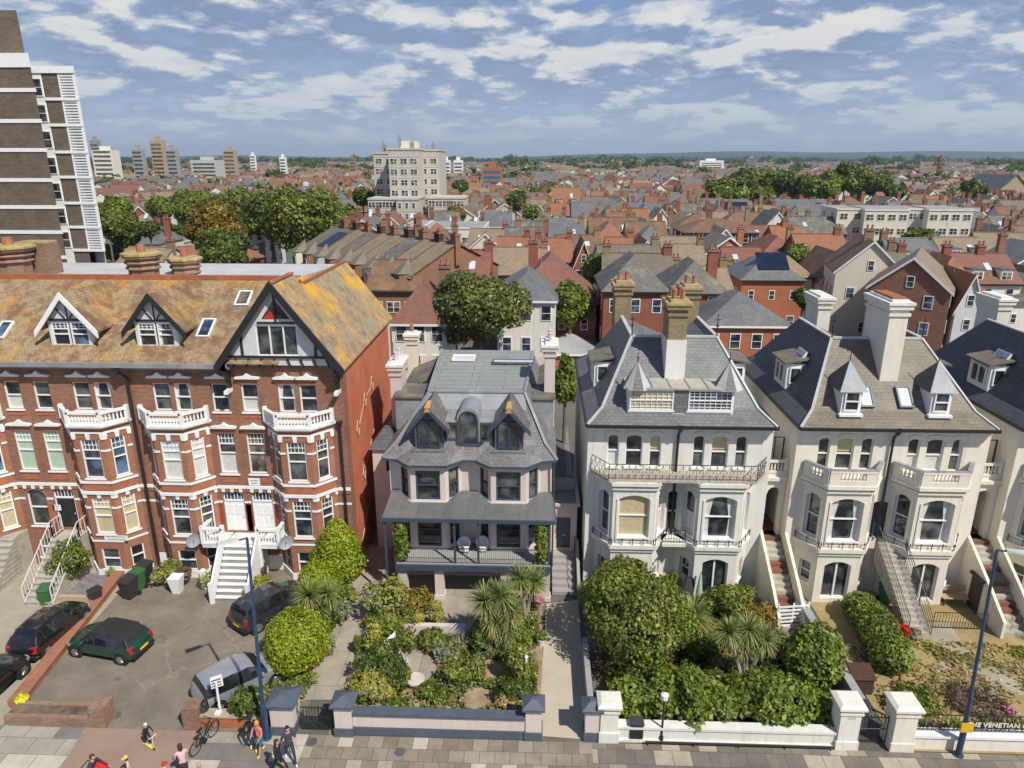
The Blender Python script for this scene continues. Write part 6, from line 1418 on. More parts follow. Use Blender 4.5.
car('dark grey estate car parked with its nose under the palms', mid((246, 629), (293, 602), .55), hd((246, 629), (293, 602)), SUVP, 'car_grey', L=1.0, wr=.36, sc=.94)
car('silver people carrier parked beside the globe conifer', mid((207, 706), (262, 680), .62), hd((202, 706), (262, 677)), SUVP, 'car_silver', L=.97, wr=.35, sc=.92)

# ================================================================== PEOPLE
plain('skin', (.5, .28, .19), .55, .08); plain('skin_tan', (.38, .2, .12), .55, .08)
for (n, c) in dict(cloth_black=(.012, .012, .014), cloth_navy=(.03, .035, .055), cloth_grey=(.045, .05, .055), cloth_red=(.55, .02, .02), cloth_coral=(.62, .2, .15), cloth_blue=(.02, .14, .25), cloth_pink=(.6, .4, .38), cloth_white=(.7, .7, .7), cloth_yellow=(.75, .6, .05), hair_brown=(.05, .028, .015), hair_black=(.012, .01, .01), hair_ginger=(.5, .25, .1), hair_blond=(.42, .3, .14), jeans=(.05, .08, .13)).items(): plain(n, c, .8, .2, 6)
def person(label, base, heading, h=1.72, top='cloth_black', legs='cloth_black', sleeve=True, shorts=False, skin='skin', hair='hair_brown', long=False, hat=None, shoes='cloth_white', stride=.25, arms=((.25, -.1), (-.1, .25)), lean=.0, seat=False):
    """standing or walking figure, facing +X before turning; arms = (forward swing of hand, of other hand)"""
    t = thing('person', label, 'person', (0, 0, 0)); s = h/1.72
    hip, sh = .93, 1.42; lx = lean
    J = {'pel': (0, 0, hip), 'wai': (lx*.3, 0, 1.1), 'che': (lx*.8, 0, 1.3), 'neck': (lx, 0, 1.47), 'chin': (lx+.01, 0, 1.54)}
    Rr = {'pel': (.12, .155), 'wai': (.095, .135), 'che': (.11, .165), 'neck': (.055, .055), 'chin': (.05, .05)}
    E = [('pel', 'wai'), ('wai', 'che'), ('che', 'neck'), ('neck', 'chin')]; seg = {}
    for i, (sd, st) in enumerate(((1, stride), (-1, -stride))):
        y = .1*sd; k = 'LR'[i]
        J['hip'+k] = (0, y, hip-.06); J['kne'+k] = (st*.55+.03, y, .5); J['ank'+k] = (st*1.1-(.06 if st < 0 else 0), y*.9, .09+(.05 if st < 0 else 0)); J['toe'+k] = (st*1.1+.15-(.06 if st < 0 else 0), y*1.0, .045)
        Rr['hip'+k] = (.095, .095); Rr['kne'+k] = (.06, .06); Rr['ank'+k] = (.042, .042); Rr['toe'+k] = (.04, .034)
        E += [('pel', 'hip'+k), ('hip'+k, 'kne'+k), ('kne'+k, 'ank'+k), ('ank'+k, 'toe'+k)]
        f, up = arms[i]
        J['sho'+k] = (lx, .19*sd, 1.4); J['elb'+k] = (lx+f*.35-.02, .25*sd, 1.13+up*.25); J['wri'+k] = (lx+f*1.0, .22*sd-(.08*sd if up > .3 else 0), .9+up*.7); 
        d = (Vector(J['wri'+k])-Vector(J['elb'+k])).normalized(); J['han'+k] = tuple(Vector(J['wri'+k])+d*.09)
        Rr['sho'+k] = (.065, .065); Rr['elb'+k] = (.043, .043); Rr['wri'+k] = (.03, .03); Rr['han'+k] = (.02, .036)
        E += [('che', 'sho'+k), ('sho'+k, 'elb'+k), ('elb'+k, 'wri'+k), ('wri'+k, 'han'+k)]
    names = list(J); me = bpy.data.meshes.new('body'); me.from_pydata([Vector(J[n])*s for n in names], [(names.index(a), names.index(b)) for a, b in E], [])
    ob = bpy.data.objects.new('body', me); COL.objects.link(ob); md = ob.modifiers.new('Skin', 'SKIN'); 
    if not me.skin_vertices: me.attributes  # skin layer is made with the modifier
    bm = bmesh.new(); bm.from_mesh(me); lay = bm.verts.layers.skin.verify(); bm.verts.ensure_lookup_table()
    for i, n in enumerate(names): bm.verts[i][lay].radius = (Rr[n][0]*s, Rr[n][1]*s); bm.verts[i][lay].use_root = (n == 'pel')
    bm.to_mesh(me); bm.free(); sb = ob.modifiers.new('Sub', 'SUBSURF'); sb.levels = 1
    dg = bpy.context.evaluated_depsgraph_get(); m2 = bpy.data.meshes.new_from_object(ob.evaluated_get(dg)); bpy.data.objects.remove(ob)
    # head, hands' fingers and face go into the same body mesh
    bm = bmesh.new(); bm.from_mesh(m2); nb = len(bm.faces)
    hc = Vector((J['chin'][0]+.02, 0, 1.63))*s
    r = bmesh.ops.create_uvsphere(bm, u_segments=14, v_segments=10, radius=1.0)
    for v in r['verts']:
        c = v.co; w = 1-.18*max(0, -c.z); v.co = hc+Vector((c.x*.098*w, c.y*.078*w, c.z*.122))*s
    def blob(c, rx, ry, rz):
        r = bmesh.ops.create_icosphere(bm, subdivisions=1, radius=1.0)
        for v in r['verts']: v.co = Vector(c)*1.0+Vector((v.co.x*rx, v.co.y*ry, v.co.z*rz))*s
    n_head0 = nb
    blob(hc+Vector((.1, 0, -.015))*s, .022, .016, .026)
    for sd in (-1, 1): blob(hc+Vector((0, .08*sd, -.01))*s, .018, .012, .03)
    for k in 'LR':
        wv, hv = Vector(J['wri'+k])*s, Vector(J['han'+k])*s; d = (hv-wv).normalized(); sd = Vector((0, 1, 0)).cross(d).normalized()
        for f in range(5):
            o = (f-1.5)*.018*s if f < 4 else -.035*s; L = (.07, .078, .072, .058, .05)[f]*s; p0 = hv+sd*o-(d*.04*s if f == 4 else d*0); dd = d if f < 4 else (d-sd*.8).normalized(); p1 = p0+dd*L*.55; p2 = p1+(dd+Vector((.25, 0, -.1))).normalized()*L*.45
            for (a, b) in ((p0, p1), (p1, p2)):
                n = b-a; ax = n.orthogonal().normalized()*.009*s; ay = n.normalized().cross(ax); va = [bm.verts.new(a+ax), bm.verts.new(a+ay), bm.verts.new(a-ax), bm.verts.new(a-ay)]; vb = [bm.verts.new(b+ax*.8), bm.verts.new(b+ay*.8), bm.verts.new(b-ax*.8), bm.verts.new(b-ay*.8)]
                for q in range(4): bm.faces.new([va[q], va[(q+1) % 4], vb[(q+1) % 4], vb[q]])
                bm.faces.new(vb)
    me = bpy.data.meshes.new('body'); 
    mats = [top, legs, skin, shoes, 'hair_black', 'petal_pink']
    for m in mats: me.materials.append(MATS[m])
    bm.faces.ensure_lookup_table()
    for i, f in enumerate(bm.faces):
        c = f.calc_center_median()/s; f.smooth = True
        if i >= nb or c.z > 1.47: f.material_index = 2; continue
        best = min(E, key=lambda e: (lambda a, b: (c-(a+(b-a)*max(0, min(1, (c-a).dot(b-a)/max(1e-9, (b-a).length_squared))))).length)(Vector(J[e[0]]), Vector(J[e[1]])))
        e = best[1][:3]
        f.material_index = {'wai': 0, 'che': 0, 'nec': 0, 'chi': 2, 'hip': 1, 'kne': 1, 'ank': 2 if shorts else 1, 'toe': 3, 'sho': 0, 'elb': 0, 'wri': 0 if sleeve else 2, 'han': 2}[e]
        if e == 'wai' and c.z < .98: f.material_index = 1
    bm.to_mesh(me); bm.free(); o = bpy.data.objects.new('body', me); COL.objects.link(o); o.parent = t
    # face marks, hair, hat
    q = MB()
    for sd in (-1, 1): q.lathe(hc+Vector((.078, .03*sd, .015))*s+Vector((0, 0, -.008*s)), [(.004*s, 0), (.012*s, .008*s), (.004*s, .016*s)], 6)
    e = q.build('eyes', 'hair_black'); e.parent = t
    MB_ = MB(); MB_.box(hc.x+.083*s, hc.x+.092*s, -.025*s, .025*s, hc.z-.062*s, hc.z-.052*s); e = MB_.build('mouth', 'petal_pink'); e.parent = t
    bm = bmesh.new(); r = bmesh.ops.create_uvsphere(bm, u_segments=16, v_segments=12, radius=1.0)
    bmesh.ops.delete(bm, geom=[v for v in bm.verts if (v.co.x > .45 and v.co.z < .35) or v.co.z < (-.75 if long else -.35)], context='VERTS')
    for v in bm.verts: c = v.co.copy(); dz = c.z*.135; dz -= (.22*max(0, -c.z)) if long else 0; v.co = hc+Vector((c.x*.112-.008, c.y*.093, dz+.012))*s
    me = bpy.data.meshes.new('hair'); bm.to_mesh(me); bm.free(); me.materials.append(MATS[hair]); me.polygons.foreach_set('use_smooth', [True]*len(me.polygons)); e = bpy.data.objects.new('hair', me); COL.objects.link(e); e.parent = t
    if hat:
        q = MB(); q.lathe(hc+Vector((-.005, 0, .03))*s, [(.118*s, 0), (.115*s, .05*s), (.085*s, .1*s), (.02*s, .125*s)], 14)
        if hat[1] == 'cap': q.hexa([hc+Vector(v)*s for v in ((.06, -.08, .03), (.21, -.06, .015), (.21, .06, .015), (.06, .08, .03), (.06, -.08, .045), (.21, -.06, .028), (.21, .06, .028), (.06, .08, .045))])
        e = q.build('hat' if hat[1] != 'helmet' else 'helmet', hat[0]); e.parent = t
    placed(t, base, heading); return t
person('man in black with a dark cap, arm around the woman in coral', G(253, 752)+Vector((0, .1, 0)), -1.2, 1.76, 'cloth_black', 'jeans', hair='hair_black', hat=('cloth_black', 'cap'), shoes='cloth_yellow', stride=.08, arms=((.25, .3), (.1, .0)), lean=.03)
person('woman in coral top and blue skirt with ginger hair, leaning on the man in black', G(262, 753), -2.0, 1.64, 'cloth_coral', 'cloth_blue', sleeve=False, shorts=True, hair='hair_ginger', long=True, shoes='cloth_yellow', stride=.2, arms=((.2, .15), (.25, .35)), lean=.06)
person('man in dark grey walking with white shoes near the pink pier', G(291, 762), -.9, 1.75, 'cloth_grey', 'cloth_navy', sleeve=False, hair='hair_black', shoes='cloth_white', stride=.3, arms=((.22, 0), (-.2, 0)))
person('person in black striding along the pavement with a dark ponytail', G(280, 775), -.15, 1.7, 'cloth_black', 'cloth_black', hair='hair_brown', long=True, shoes='cloth_navy', stride=.36, arms=((-.25, 0), (.28, 0)))
person('person in navy top with brown hair bending over a red pushchair', G(94, 790), -.1, 1.7, 'cloth_navy', 'jeans', hair='hair_brown', stride=.1, arms=((.42, .25), (.4, .25)), lean=.22)
person('child in a yellow cap walking beside the pushchair group', G(131, 781), -2.4, 1.2, 'cloth_pink', 'cloth_grey', sleeve=False, shorts=True, hair='hair_brown', long=True, hat=('cloth_yellow', 'cap'), stride=.15)
person('woman in a pink striped shirt with a brown bob beside the bicycle', G(186, 781), 2.2, 1.68, 'cloth_pink', 'cloth_navy', hair='hair_brown', long=True, stride=.12, arms=((.2, .1), (.3, .2)), lean=.08)
person('boy with a red cap and pale top, cut off by the bottom edge', G(168, 790), .5, 1.3, 'cloth_white', 'cloth_blue', sleeve=False, hair='hair_brown', hat=('cloth_red', 'cap'), stride=.12)
person('blond child next to the woman in the pink shirt', G(203, 792), 1.8, 1.35, 'cloth_pink', 'cloth_navy', hair='hair_blond', long=True, stride=.1)
kid = person('small child in dark clothes and white helmet riding a scooter', G(149, 747)+Vector((0, 0, .1)), -.5, 1.1, 'cloth_black', 'cloth_navy', hair='hair_brown', hat=('cloth_white', 'helmet'), shoes='cloth_white', stride=.1, arms=((.4, .25), (.4, .25)), lean=.06)
t = thing('kick_scooter', 'yellow and white kick scooter under the helmeted child', 'scooter', (0, 0, 0))
MB().box(-.3, .3, -.06, .06, .07, .1).build('deck', 'cloth_yellow', t); MB().tube((.3, 0, .08), (.4, 0, .72), .02).tube((.4, -.18, .72), (.4, .18, .72), .016).build('handlebar', 'iron_white', t)
for x in (-.33, .34): MB().tube((x, -.02, .06), (x, .02, .06), .06, None, 12).build('wheel', 'tyre', t)
placed(t, G(149, 747), -.5)
t = thing('pushchair', 'red pushchair with black wheels among the group on the red crossover', 'pushchair', (0, 0, 0)); q = MB(); q.hexa([(-.2, -.22, .4), (.3, -.22, .3), (.3, .22, .3), (-.2, .22, .4), (-.45, -.22, .95), (.4, -.22, .5), (.4, .22, .5), (-.45, .22, .95)]); q.build('seat', 'cloth_red', t)
MB().tube((-.4, -.22, .9), (-.7, -.2, 1.05), .018).tube((-.4, .22, .9), (-.7, .2, 1.05), .018).tube((-.7, -.2, 1.05), (-.7, .2, 1.05), .022).tube((-.3, -.22, .5), (.4, -.22, .15), .018).tube((-.3, .22, .5), (.4, .22, .15), .018).build('frame', 'iron_black', t)
n = 7; q = MB()
for k in range(n):
    a0, a1 = R(20+130*k/n), R(20+130*(k+1)/n); q.hexa([(-.2+.42*math.cos(a), y, .72+.42*math.sin(a)) for (a, y) in ((a0, -.22), (a0, .22), (a1, .22), (a1, -.22))] + [(-.2+.4*math.cos(a), y, .72+.4*math.sin(a)) for (a, y) in ((a0, -.22), (a0, .22), (a1, .22), (a1, -.22))])
q.build('hood', 'cloth_red', t)
for (x, y) in ((-.35, -.25), (-.35, .25), (.42, -.22), (.42, .22)): MB().tube((x, y-.02, .13), (x, y+.02, .13), .13, None, 14).build('wheel', 'tyre', t)
placed(t, G(106, 788), -.1)
t = thing('bicycle', 'black bicycle standing on the pavement slabs below the rough brick pier', 'bicycle', (0, 0, 0))
for x in (-.52, .52):
    q = MB(); n = 20
    for k in range(n): a0, a1 = 2*math.pi*k/n, 2*math.pi*(k+1)/n; q.tube((x+.33*math.cos(a0), 0, .33+.33*math.sin(a0)), (x+.33*math.cos(a1), 0, .33+.33*math.sin(a1)), .022, None, 5)
    w = q.build('wheel', 'tyre', t); q = MB()
    for k in range(8): a = math.pi*k/8; q.tube((x-.32*math.cos(a), 0, .33-.32*math.sin(a)), (x+.32*math.cos(a), 0, .33+.32*math.sin(a)), .004, None, 3)
    q.build('spokes', 'alloy', w)
q = MB(); bb, sh_, hd_ = (-.08, 0, .3), (-.22, 0, .82), (.36, 0, .86)
for a, b in ((bb, sh_), (bb, hd_), (sh_, hd_), (bb, (-.52, 0, .33)), (sh_, (-.52, 0, .33)), (hd_, (.52, 0, .33))): q.tube(a, b, .02, None, 6)
q.build('frame', 'paint_black', t); MB().tube(hd_, (.38, 0, 1.02), .018).tube((.34, -.28, 1.05), (.34, .28, 1.05), .016).build('handlebar', 'iron_black', t); MB().hexa([(-.36, -.07, .88), (-.08, -.025, .9), (-.08, .025, .9), (-.36, .07, .88), (-.36, -.07, .93), (-.08, -.025, .94), (-.08, .025, .94), (-.36, .07, .93)]).build('saddle', 'paint_black', t)
MB().tube((-.08, -.12, .3), (-.08, .12, .3), .09, None, 12).build('pedals', 'iron_black', t)
placed(t, G(206, 744), 1.3)

# low planting that nobody could count
def ground_cover(name, label, pts, n, size, mats, seed, hh=.35, holes=()):
    g = np.random.default_rng(seed); A = np.array([(p[0], p[1]) for p in pts]); lo, hi = A.min(0), A.max(0); P = []
    c = g.uniform(lo, hi, (max(20, n//60), 2)); hs = g.uniform(.15, 1, len(c))*hh
    k = g.integers(0, len(c), n*2); xy = c[k]+g.normal(size=(n*2, 2))*.28; z = g.random(n*2)**.6*hs[k]+.02
    def inside(x, y):
        r = np.zeros(len(x), bool); j = len(A)-1
        for i in range(len(A)):
            r ^= ((A[i, 1] > y) != (A[j, 1] > y)) & (x < (A[j, 0]-A[i, 0])*(y-A[i, 1])/(A[j, 1]-A[i, 1]+1e-9)+A[i, 0]); j = i
        return r
    m = inside(xy[:, 0], xy[:, 1])
    for (hx, hy, hr) in holes: m &= (xy[:, 0]-hx)**2+(xy[:, 1]-hy)**2 > hr*hr
    xy, z, k = xy[m][:n], z[m][:n], k[m][:n]
    P = np.column_stack([xy, z]); D = np.tile([0, 0, 1.0], (len(P), 1)); mi = (k % len(mats))
    me = leaves_mesh(name, P, D, size, None, seed, mats=mats, midx=mi); o = bpy.data.objects.new(name, me); COL.objects.link(o); stuff(o, label)
ground_cover('ground_cover', 'mixed low planting covering the pink house garden beds', [(-7.7, 24.1), (.1, 24.1), (.25, 33.0), (-.8, 33.0), (-1.0, 30.2), (-3, 29.7), (-7.9, 29.8), (-8.2, 33.5)], 22000, .1, ['leaf_mid', 'leaf_olive', 'leaf_dry', 'leaf_grey', 'leaf_hedge', 'leaf_dark'], 1, .4, [tuple(G(410, 668)[:2])+(1.75,), tuple(G(492, 672)[:2])+(.8,), tuple(G(480, 700)[:2])+(.7,), tuple(G(435, 672)[:2])+(.5,)])
ground_cover('ground_cover', 'dark low planting covering the grey villa garden', [(3.3, 24.3), (12.6, 24.3), (12.6, 33.6), (3.3, 33.6)], 20000, .13, ['leaf_mid', 'leaf_dark', 'leaf_olive', 'leaf_dark', 'leaf_golden'], 2, .5)
ground_cover('ground_cover', 'low planting in the narrow bed beside the forecourt', [(-12.8, 24.1), (-10.2, 24.1), (-10.2, 34.3), (-11.8, 34.3)], 7000, .1, ['leaf_mid', 'leaf_grey', 'leaf_hedge', 'leaf_olive'], 3, .4)
ground_cover('grass', 'patchy dry grass tufts on the lawn of the cream villa', [(15.2, 24.2), (30, 24.2), (30, 30), (15.6, 31)], 9000, .11, ['leaf_dry', 'leaf_dry', 'leaf_olive'], 4, .14)
ground_cover('ground_cover', 'weedy planting along the lettered railing', [(15.6, 24.15), (30, 24.15), (30, 25.1), (15.6, 25.1)], 5000, .11, ['leaf_mid', 'leaf_purple', 'leaf_dark', 'leaf_olive'], 5, .7)

for (px, py, l) in [(312, 742, 'round iron drain cover in the pale slabs below the iron gates'), (400, 752, 'round iron drain cover in front of the pink wall'), (116, 716, 'rusty drain cover at the forecourt mouth beside the square brick pier')]:
    g = G(px, py); tag(MB().lathe((g.x, g.y, .009), [(.22, 0), (.22, .012), (.19, .014)], 16).build('drain_cover', 'lead_dark', loc=g), l, 'drain cover')
# ================================================================== THE TOWN BEHIND
def simple_window(kind, w, h):
    m = MB(); m.box(-w/2, w/2, -.05, .02, 0, h, 0)
    n = 2 if w > 1.3 else 1
    for k in range(n):
        a, b = -w/2+.09+(w-.09)*k/n, -w/2+(w-.09)*(k+1)/n
        m.poly([(a, -.056, .09), (b, -.056, .09), (b, -.056, h*.5-.03), (a, -.056, h*.5-.03)], 1); m.poly([(a, -.056, h*.5+.03), (b, -.056, h*.5+.03), (b, -.056, h-.09), (a, -.056, h-.09)], 1)
    o = m.build('window', ['paint_white', kind]); me = o.data; bpy.data.objects.remove(o); return me
WM = {k: simple_window(*v) for k, v in dict(a=('glass', 1.1, 1.6), b=('glass_blue', 1.0, 1.5), c=('glass_dim', 1.7, 1.4), d=('glass', .8, 1.3), e=('glass_blue', 1.9, 1.3)).items()}
def put_window(par, key, loc, rz=0, sc=1):
    o = bpy.data.objects.new('window', WM[key]); COL.objects.link(o); o.parent = par; o.location = loc; o.rotation_euler = (0, 0, rz); o.scale = (sc, 1, sc); return o
RECTS = []
def house(label, x, y, w, d, h, rise, form, wmat, rmat, rz=0, ch=(), win=((2, 2),), side=True, name='house', group=None, oh=.3, wk=None, dormers=0, panel=None, trim=None, cat='house', ext=0, lights=0, aerial=0):
    """front middle at (x, y); local x along the front, y to the back; rz turns it; ch = chimneys (u, v) as fractions; win = per storey (n front, n side)"""
    t = thing(name, label, cat, (0, 0, 0), group); X = w/2; B = MB()
    for a, b in (((-X, 0), (X, 0)), ((X, 0), (X, d)), ((X, d), (-X, d)), ((-X, d), (-X, 0))): B.poly([(a[0], a[1], 0), (b[0], b[1], 0), (b[0], b[1], h), (a[0], a[1], h)])
    r = MB(); e = oh; z0 = h-.12
    if form == 'x':
        for sx in (-X, X): B.poly([(sx, 0, h), (sx, d, h), (sx, d/2, h+rise)])
        k = rise/(d/2); ze = h-e*k
        for dz in (.0, .14): r.poly([(-X-e*.6, -e, ze+dz), (X+e*.6, -e, ze+dz), (X+e*.6, d/2, h+rise+dz), (-X-e*.6, d/2, h+rise+dz)]); r.poly([(X+e*.6, d+e, ze+dz), (-X-e*.6, d+e, ze+dz), (-X-e*.6, d/2, h+rise+dz), (X+e*.6, d/2, h+rise+dz)])
    elif form == 'y':
        for sy in (0, d): B.poly([(-X, sy, h), (X, sy, h), (0, sy, h+rise)])
        k = rise/X; ze = h-e*k
        for dz in (.0, .14): r.poly([(-X-e, -e*.8, ze+dz), (0, -e*.8, h+rise+dz), (0, d+e, h+rise+dz), (-X-e, d+e, ze+dz)]); r.poly([(X+e, -e*.8, ze+dz), (X+e, d+e, ze+dz), (0, d+e, h+rise+dz), (0, -e*.8, h+rise+dz)])
    elif form == 'hip':
        i = min(X, d/2)*.95; zr = h+rise; P = [(-X-e, -e, z0), (X+e, -e, z0), (X+e, d+e, z0), (-X-e, d+e, z0)]
        if X >= d/2: a, b = (-X+i, d/2, zr), (X-i, d/2, zr); F4 = ([P[0], P[1], b, a], [P[1], P[2], b], [P[2], P[3], a, b], [P[3], P[0], a])
        else: a, b = (0, i, zr), (0, d-i, zr); F4 = ([P[0], P[1], a], [P[1], P[2], b, a], [P[2], P[3], b], [P[3], P[0], a, b])
        for f in F4: r.poly(f)
        r.poly(P[::-1])
    else:
        r.box(-X-.15, X+.15, -.15, d+.15, h, h+.35, 1); r.poly([(-X+.1, .1, h+.36), (X-.1, .1, h+.36), (X-.1, d-.1, h+.36), (-X+.1, d-.1, h+.36)], 0)
    B.build('wall', wmat, t); ro = r.build('roof', [rmat, trim or 'render_white'], t)
    if form == 'y':
        b = MB(); 
        for s in (-1, 1): b.prism([(0, -e*.8-.05, h+rise+.2), (0, -e*.8-.05, h+rise-.1), (s*(X+e), -e*.8-.05, h-e*rise/X-.15), (s*(X+e), -e*.8-.05, h-e*rise/X+.15)], (0, .06, 0))
        b.build('bargeboard', 'paint_white', ro)
    elif form in ('x', 'hip'):
        b = MB(); b.box(-X-e*.6, X+e*.6, -e-.06, -e, z0-.2, z0); b.build('gutter', rnd.choice(['paint_white', 'paint_black']), ro)
        if form == 'x': MB().box(-X-e*.6, X+e*.6, d/2-.14, d/2+.14, h+rise+.1, h+rise+.24).build('ridge_tiles', rmat if rmat != 'slate' else 'lead', ro)
    for (u, v) in ch:
        zb = h+rise*(.2 if form != 'flat' else 0); zt = h+rise+1.3
        cx, cy = (u-.5)*w, v*d; c = MB(); c.box(cx-.55, cx+.55, cy-.4, cy+.4, zb, zt); c.box(cx-.65, cx+.65, cy-.5, cy+.5, zt-.25, zt, 1)
        for k in (-.28, .28): c.lathe((cx+k, cy, zt), [(.16, 0), (.13, .4), (.16, .55)], 6, 2)
        c.build('chimney', [wmat if wmat.startswith('brick') else rnd.choice(['brick_red', 'brick_stock', 'brick_old']), 'brick_old', 'pot_clay'], ro)
    if ext and form != 'flat':
        ew = w*.42; s_ = 1 if ext > 0 else -1; xa, xb = sorted((s_*X*.98, s_*X*.98-s_*ew)); eh = h*(.62 if abs(ext) == 1 else .9); E = MB(); E.box(xa, xb, -3.6, -.02, 0, eh); E.build('rear_wing', rnd.choice([wmat, 'render_white', 'brick_old']), t)
        q = MB(); q.hexa([(xa-.15, -3.8, eh), (xb+.15, -3.8, eh), (xb+.15, -.03, eh), (xa-.15, -.03, eh), (xa-.15, -3.8, eh+(.15 if s_ > 0 else 1.1)), (xb+.15, -3.8, eh+(1.1 if s_ > 0 else .15)), (xb+.15, -.03, eh+(1.1 if s_ > 0 else .15)), (xa-.15, -.03, eh+(.15 if s_ > 0 else 1.1))]); q.build('wing_roof', rnd.choice([rmat, 'slate_mossy', 'felt_roof', rmat]), t)
        put_window(t, 'd', ((xa+xb)/2, -3.63, eh-2.3))
    if lights and form in ('x', 'hip'):
        k = rise/(d/2 if form == 'x' else min(X, d/2)*.95); q = MB(); u = X*lights*.4; q.poly([(u-.4, d*.2, h+d*.2*k+.2), (u+.4, d*.2, h+d*.2*k+.2), (u+.4, d*.32, h+d*.32*k+.2), (u-.4, d*.32, h+d*.32*k+.2)]); q.build('rooflight', 'skylight_pale', ro)
    if aerial:
        q = MB(); zt = h+rise+1.2; q.tube((aerial*X*.5, d/2, h+rise-.2), (aerial*X*.5, d/2, zt+1.4), .035, None, 4); q.tube((aerial*X*.5-.6, d/2, zt+1.2), (aerial*X*.5+.6, d/2, zt+1.2), .025, None, 4)
        for j in range(5): q.tube((aerial*X*.5-.5+.25*j, d/2-.3, zt+1.2), (aerial*X*.5-.5+.25*j, d/2+.3, zt+1.2), .018, None, 3)
        q.build('aerial', 'lead', ro)
    ns = len(win)
    for s, (nf, nsd) in enumerate(win):
        z = .95+s*(h/ns); ky = wk or rnd.choice('aaabcd')
        for k in range(nf): put_window(t, ky, (-X+w*(k+.5)/nf, -.02, z))
        for k in range(nsd):
            put_window(t, ky, (-X-.02, d*(k+.5)/nsd, z), R(-90)); put_window(t, ky, (X+.02, d*(k+.5)/nsd, z), R(90))
    if form == 'y' and rise > 2.2 and ns: put_window(t, 'd', (0, -.02, h+.2))
    for k in range(dormers):
        dx = -X+w*(k+.5)/dormers; D = MB(); D.box(dx-.8, dx+.8, .5, d*.4, h+.3, h+1.75); do = D.build('dormer', 'paint_white', ro); MB().box(dx-.95, dx+.95, .35, d*.42, h+1.75, h+1.9).build('dormer_roof', 'lead_dark', do); put_window(do, 'c', (dx, .48, h+.4), 0, .8)
    if panel and form in ('hip', 'x'):
        k = rise/(d/2 if form == 'x' else min(X, d/2)*.95); q = MB(); a, b = panel
        P = [(a*w-X, .25*d/2), (b*w-X, .25*d/2), (b*w-X, .8*d/2), (a*w-X, .8*d/2)]; q.poly([(u, v, h+v*k+.25) for u, v in P]); q.build('solar_panel', 'solar', ro)
    placed(t, (x, y, 0), rz); c, s_ = math.cos(rz), math.sin(rz); RECTS.append((x-s_*d/2, y+c*d/2, max(w, d)/2))
    return t
def ph_(label, pl, pr, py, h, d, rise, form, wmat, rmat, rz=0, **kw):
    """house whose front eaves run from pixel pl to pr at row py, eaves h metres up"""
    A, B = G(pl, py, h), G(pr, py, h)
    if 'Y' in kw: Y = kw.pop('Y'); A, B = U(pl, py, Y), U(pr, py, Y); h = A.z
    if form == 'x' and B.x-A.x < 16 and 'name' not in kw: kw.setdefault('ext', rnd.choice([0, 1, -1])); kw.setdefault('lights', rnd.choice([0, 1, -1]))
    kw.setdefault('aerial', rnd.choice([0, 1, -1]) if form != 'flat' else 0)
    return house(label, (A.x+B.x)/2, A.y, B.x-A.x, d, h, rise, form, wmat, rmat, rz, **kw)
W2 = ((2, 1), (2, 1)); W3 = ((3, 2), (3, 2)); W4 = ((4, 2), (4, 2))
ph_('white three storey house with grey hipped roof beside the round tree', 497, 556, 299, 9.5, 11, 2.2, 'hip', 'wall_white', 'slate', win=((3, 2),)*3)
ph_('pale bayed house with red hipped roof behind the pink villa chimney', 392, 446, 322, 8.5, 10, 3.4, 'hip', 'wall_white', 'tile_red', win=((3, 2),)*3, ch=((.9, .4),))
ph_('brick house with long rust red roof above the round tree', 430, 488, 284, 7.5, 11, 3.6, 'x', 'brick_red', 'tile_red', win=W3, ch=((.05, .5), (.97, .5)))
ph_('long brick range with weathered red roof and hipped end behind the garden tree', 505, 596, 302, 8, 13, 4.6, 'hip', 'brick_red', 'tile_red', win=W4, ch=((.3, .5),))
ph_('brown brick house with plain tan roof beside the lichen covered gable', 366, 420, 290, 7.5, 12, 2.8, 'x', 'brick_brown', 'tile_brown', win=W3)
ph_('red brick block with slate hipped roof behind the grey villa chimneys', 604, 668, 290, 10, 10, 3.2, 'hip', 'brick_red', 'slate_mossy', win=((3, 2),)*3)
ph_('brick house with mossy slate roof joined to the red brick block', 668, 728, 292, 9, 10, 3.0, 'hip', 'brick_red', 'slate_mossy', win=((2, 2),)*3, ch=((.8, .3),))
ph_('low brick house with slate roof and terracotta hip tiles between the villa chimneys', 704, 790, 324, 7.0, 10, 2.6, 'hip', 'brick_orange', 'slate', win=((4, 2), (4, 2)))
ph_('red brick villa with solar panels on its grey hipped roof', 742, 804, 279, 7.5, 10, 2.8, 'hip', 'brick_orange', 'slate', win=((3, 2), (3, 2)), panel=(.3, .8))
ph_('tall cream gable house with brown roof and a drainpipe down its face', 838, 901, 272, 9, 11, 3.8, 'y', 'render_cream', 'tile_brown', R(-14), win=((1, 3), (2, 3)), ch=((.5, .4),))
ph_('red brick gable house with four white windows', 872, 945, 289, 9, 11, 3.4, 'y', 'brick_brown', 'tile_tan', R(-30), win=((2, 2), (2, 2), (2, 2)))
ph_('orange tiled house with hipped roof beside the dark red gable', 930, 984, 294, 7, 12, 4.2, 'hip', 'brick_orange', 'tile_orange', R(-6), win=W2)
ph_('small steep orange gable with dark timbered front', 957, 981, 308, 7, 8, 3.6, 'y', 'timber_white', 'tile_orange', R(-8), win=((1, 1), (1, 1)))
ph_('long red roofed terrace with two white dormers by the villa chimney', 935, 1020, 283, 6.5, 10, 3.4, 'x', 'render_white', 'tile_red', win=W4, dormers=3, ch=((.3, .5), (.7, .5)))
ph_('grey dormered house under the white flats', 893, 938, 263, 6.5, 10, 3.4, 'x', 'render_white', 'slate', win=W3, dormers=2, ch=((.02, .5),))
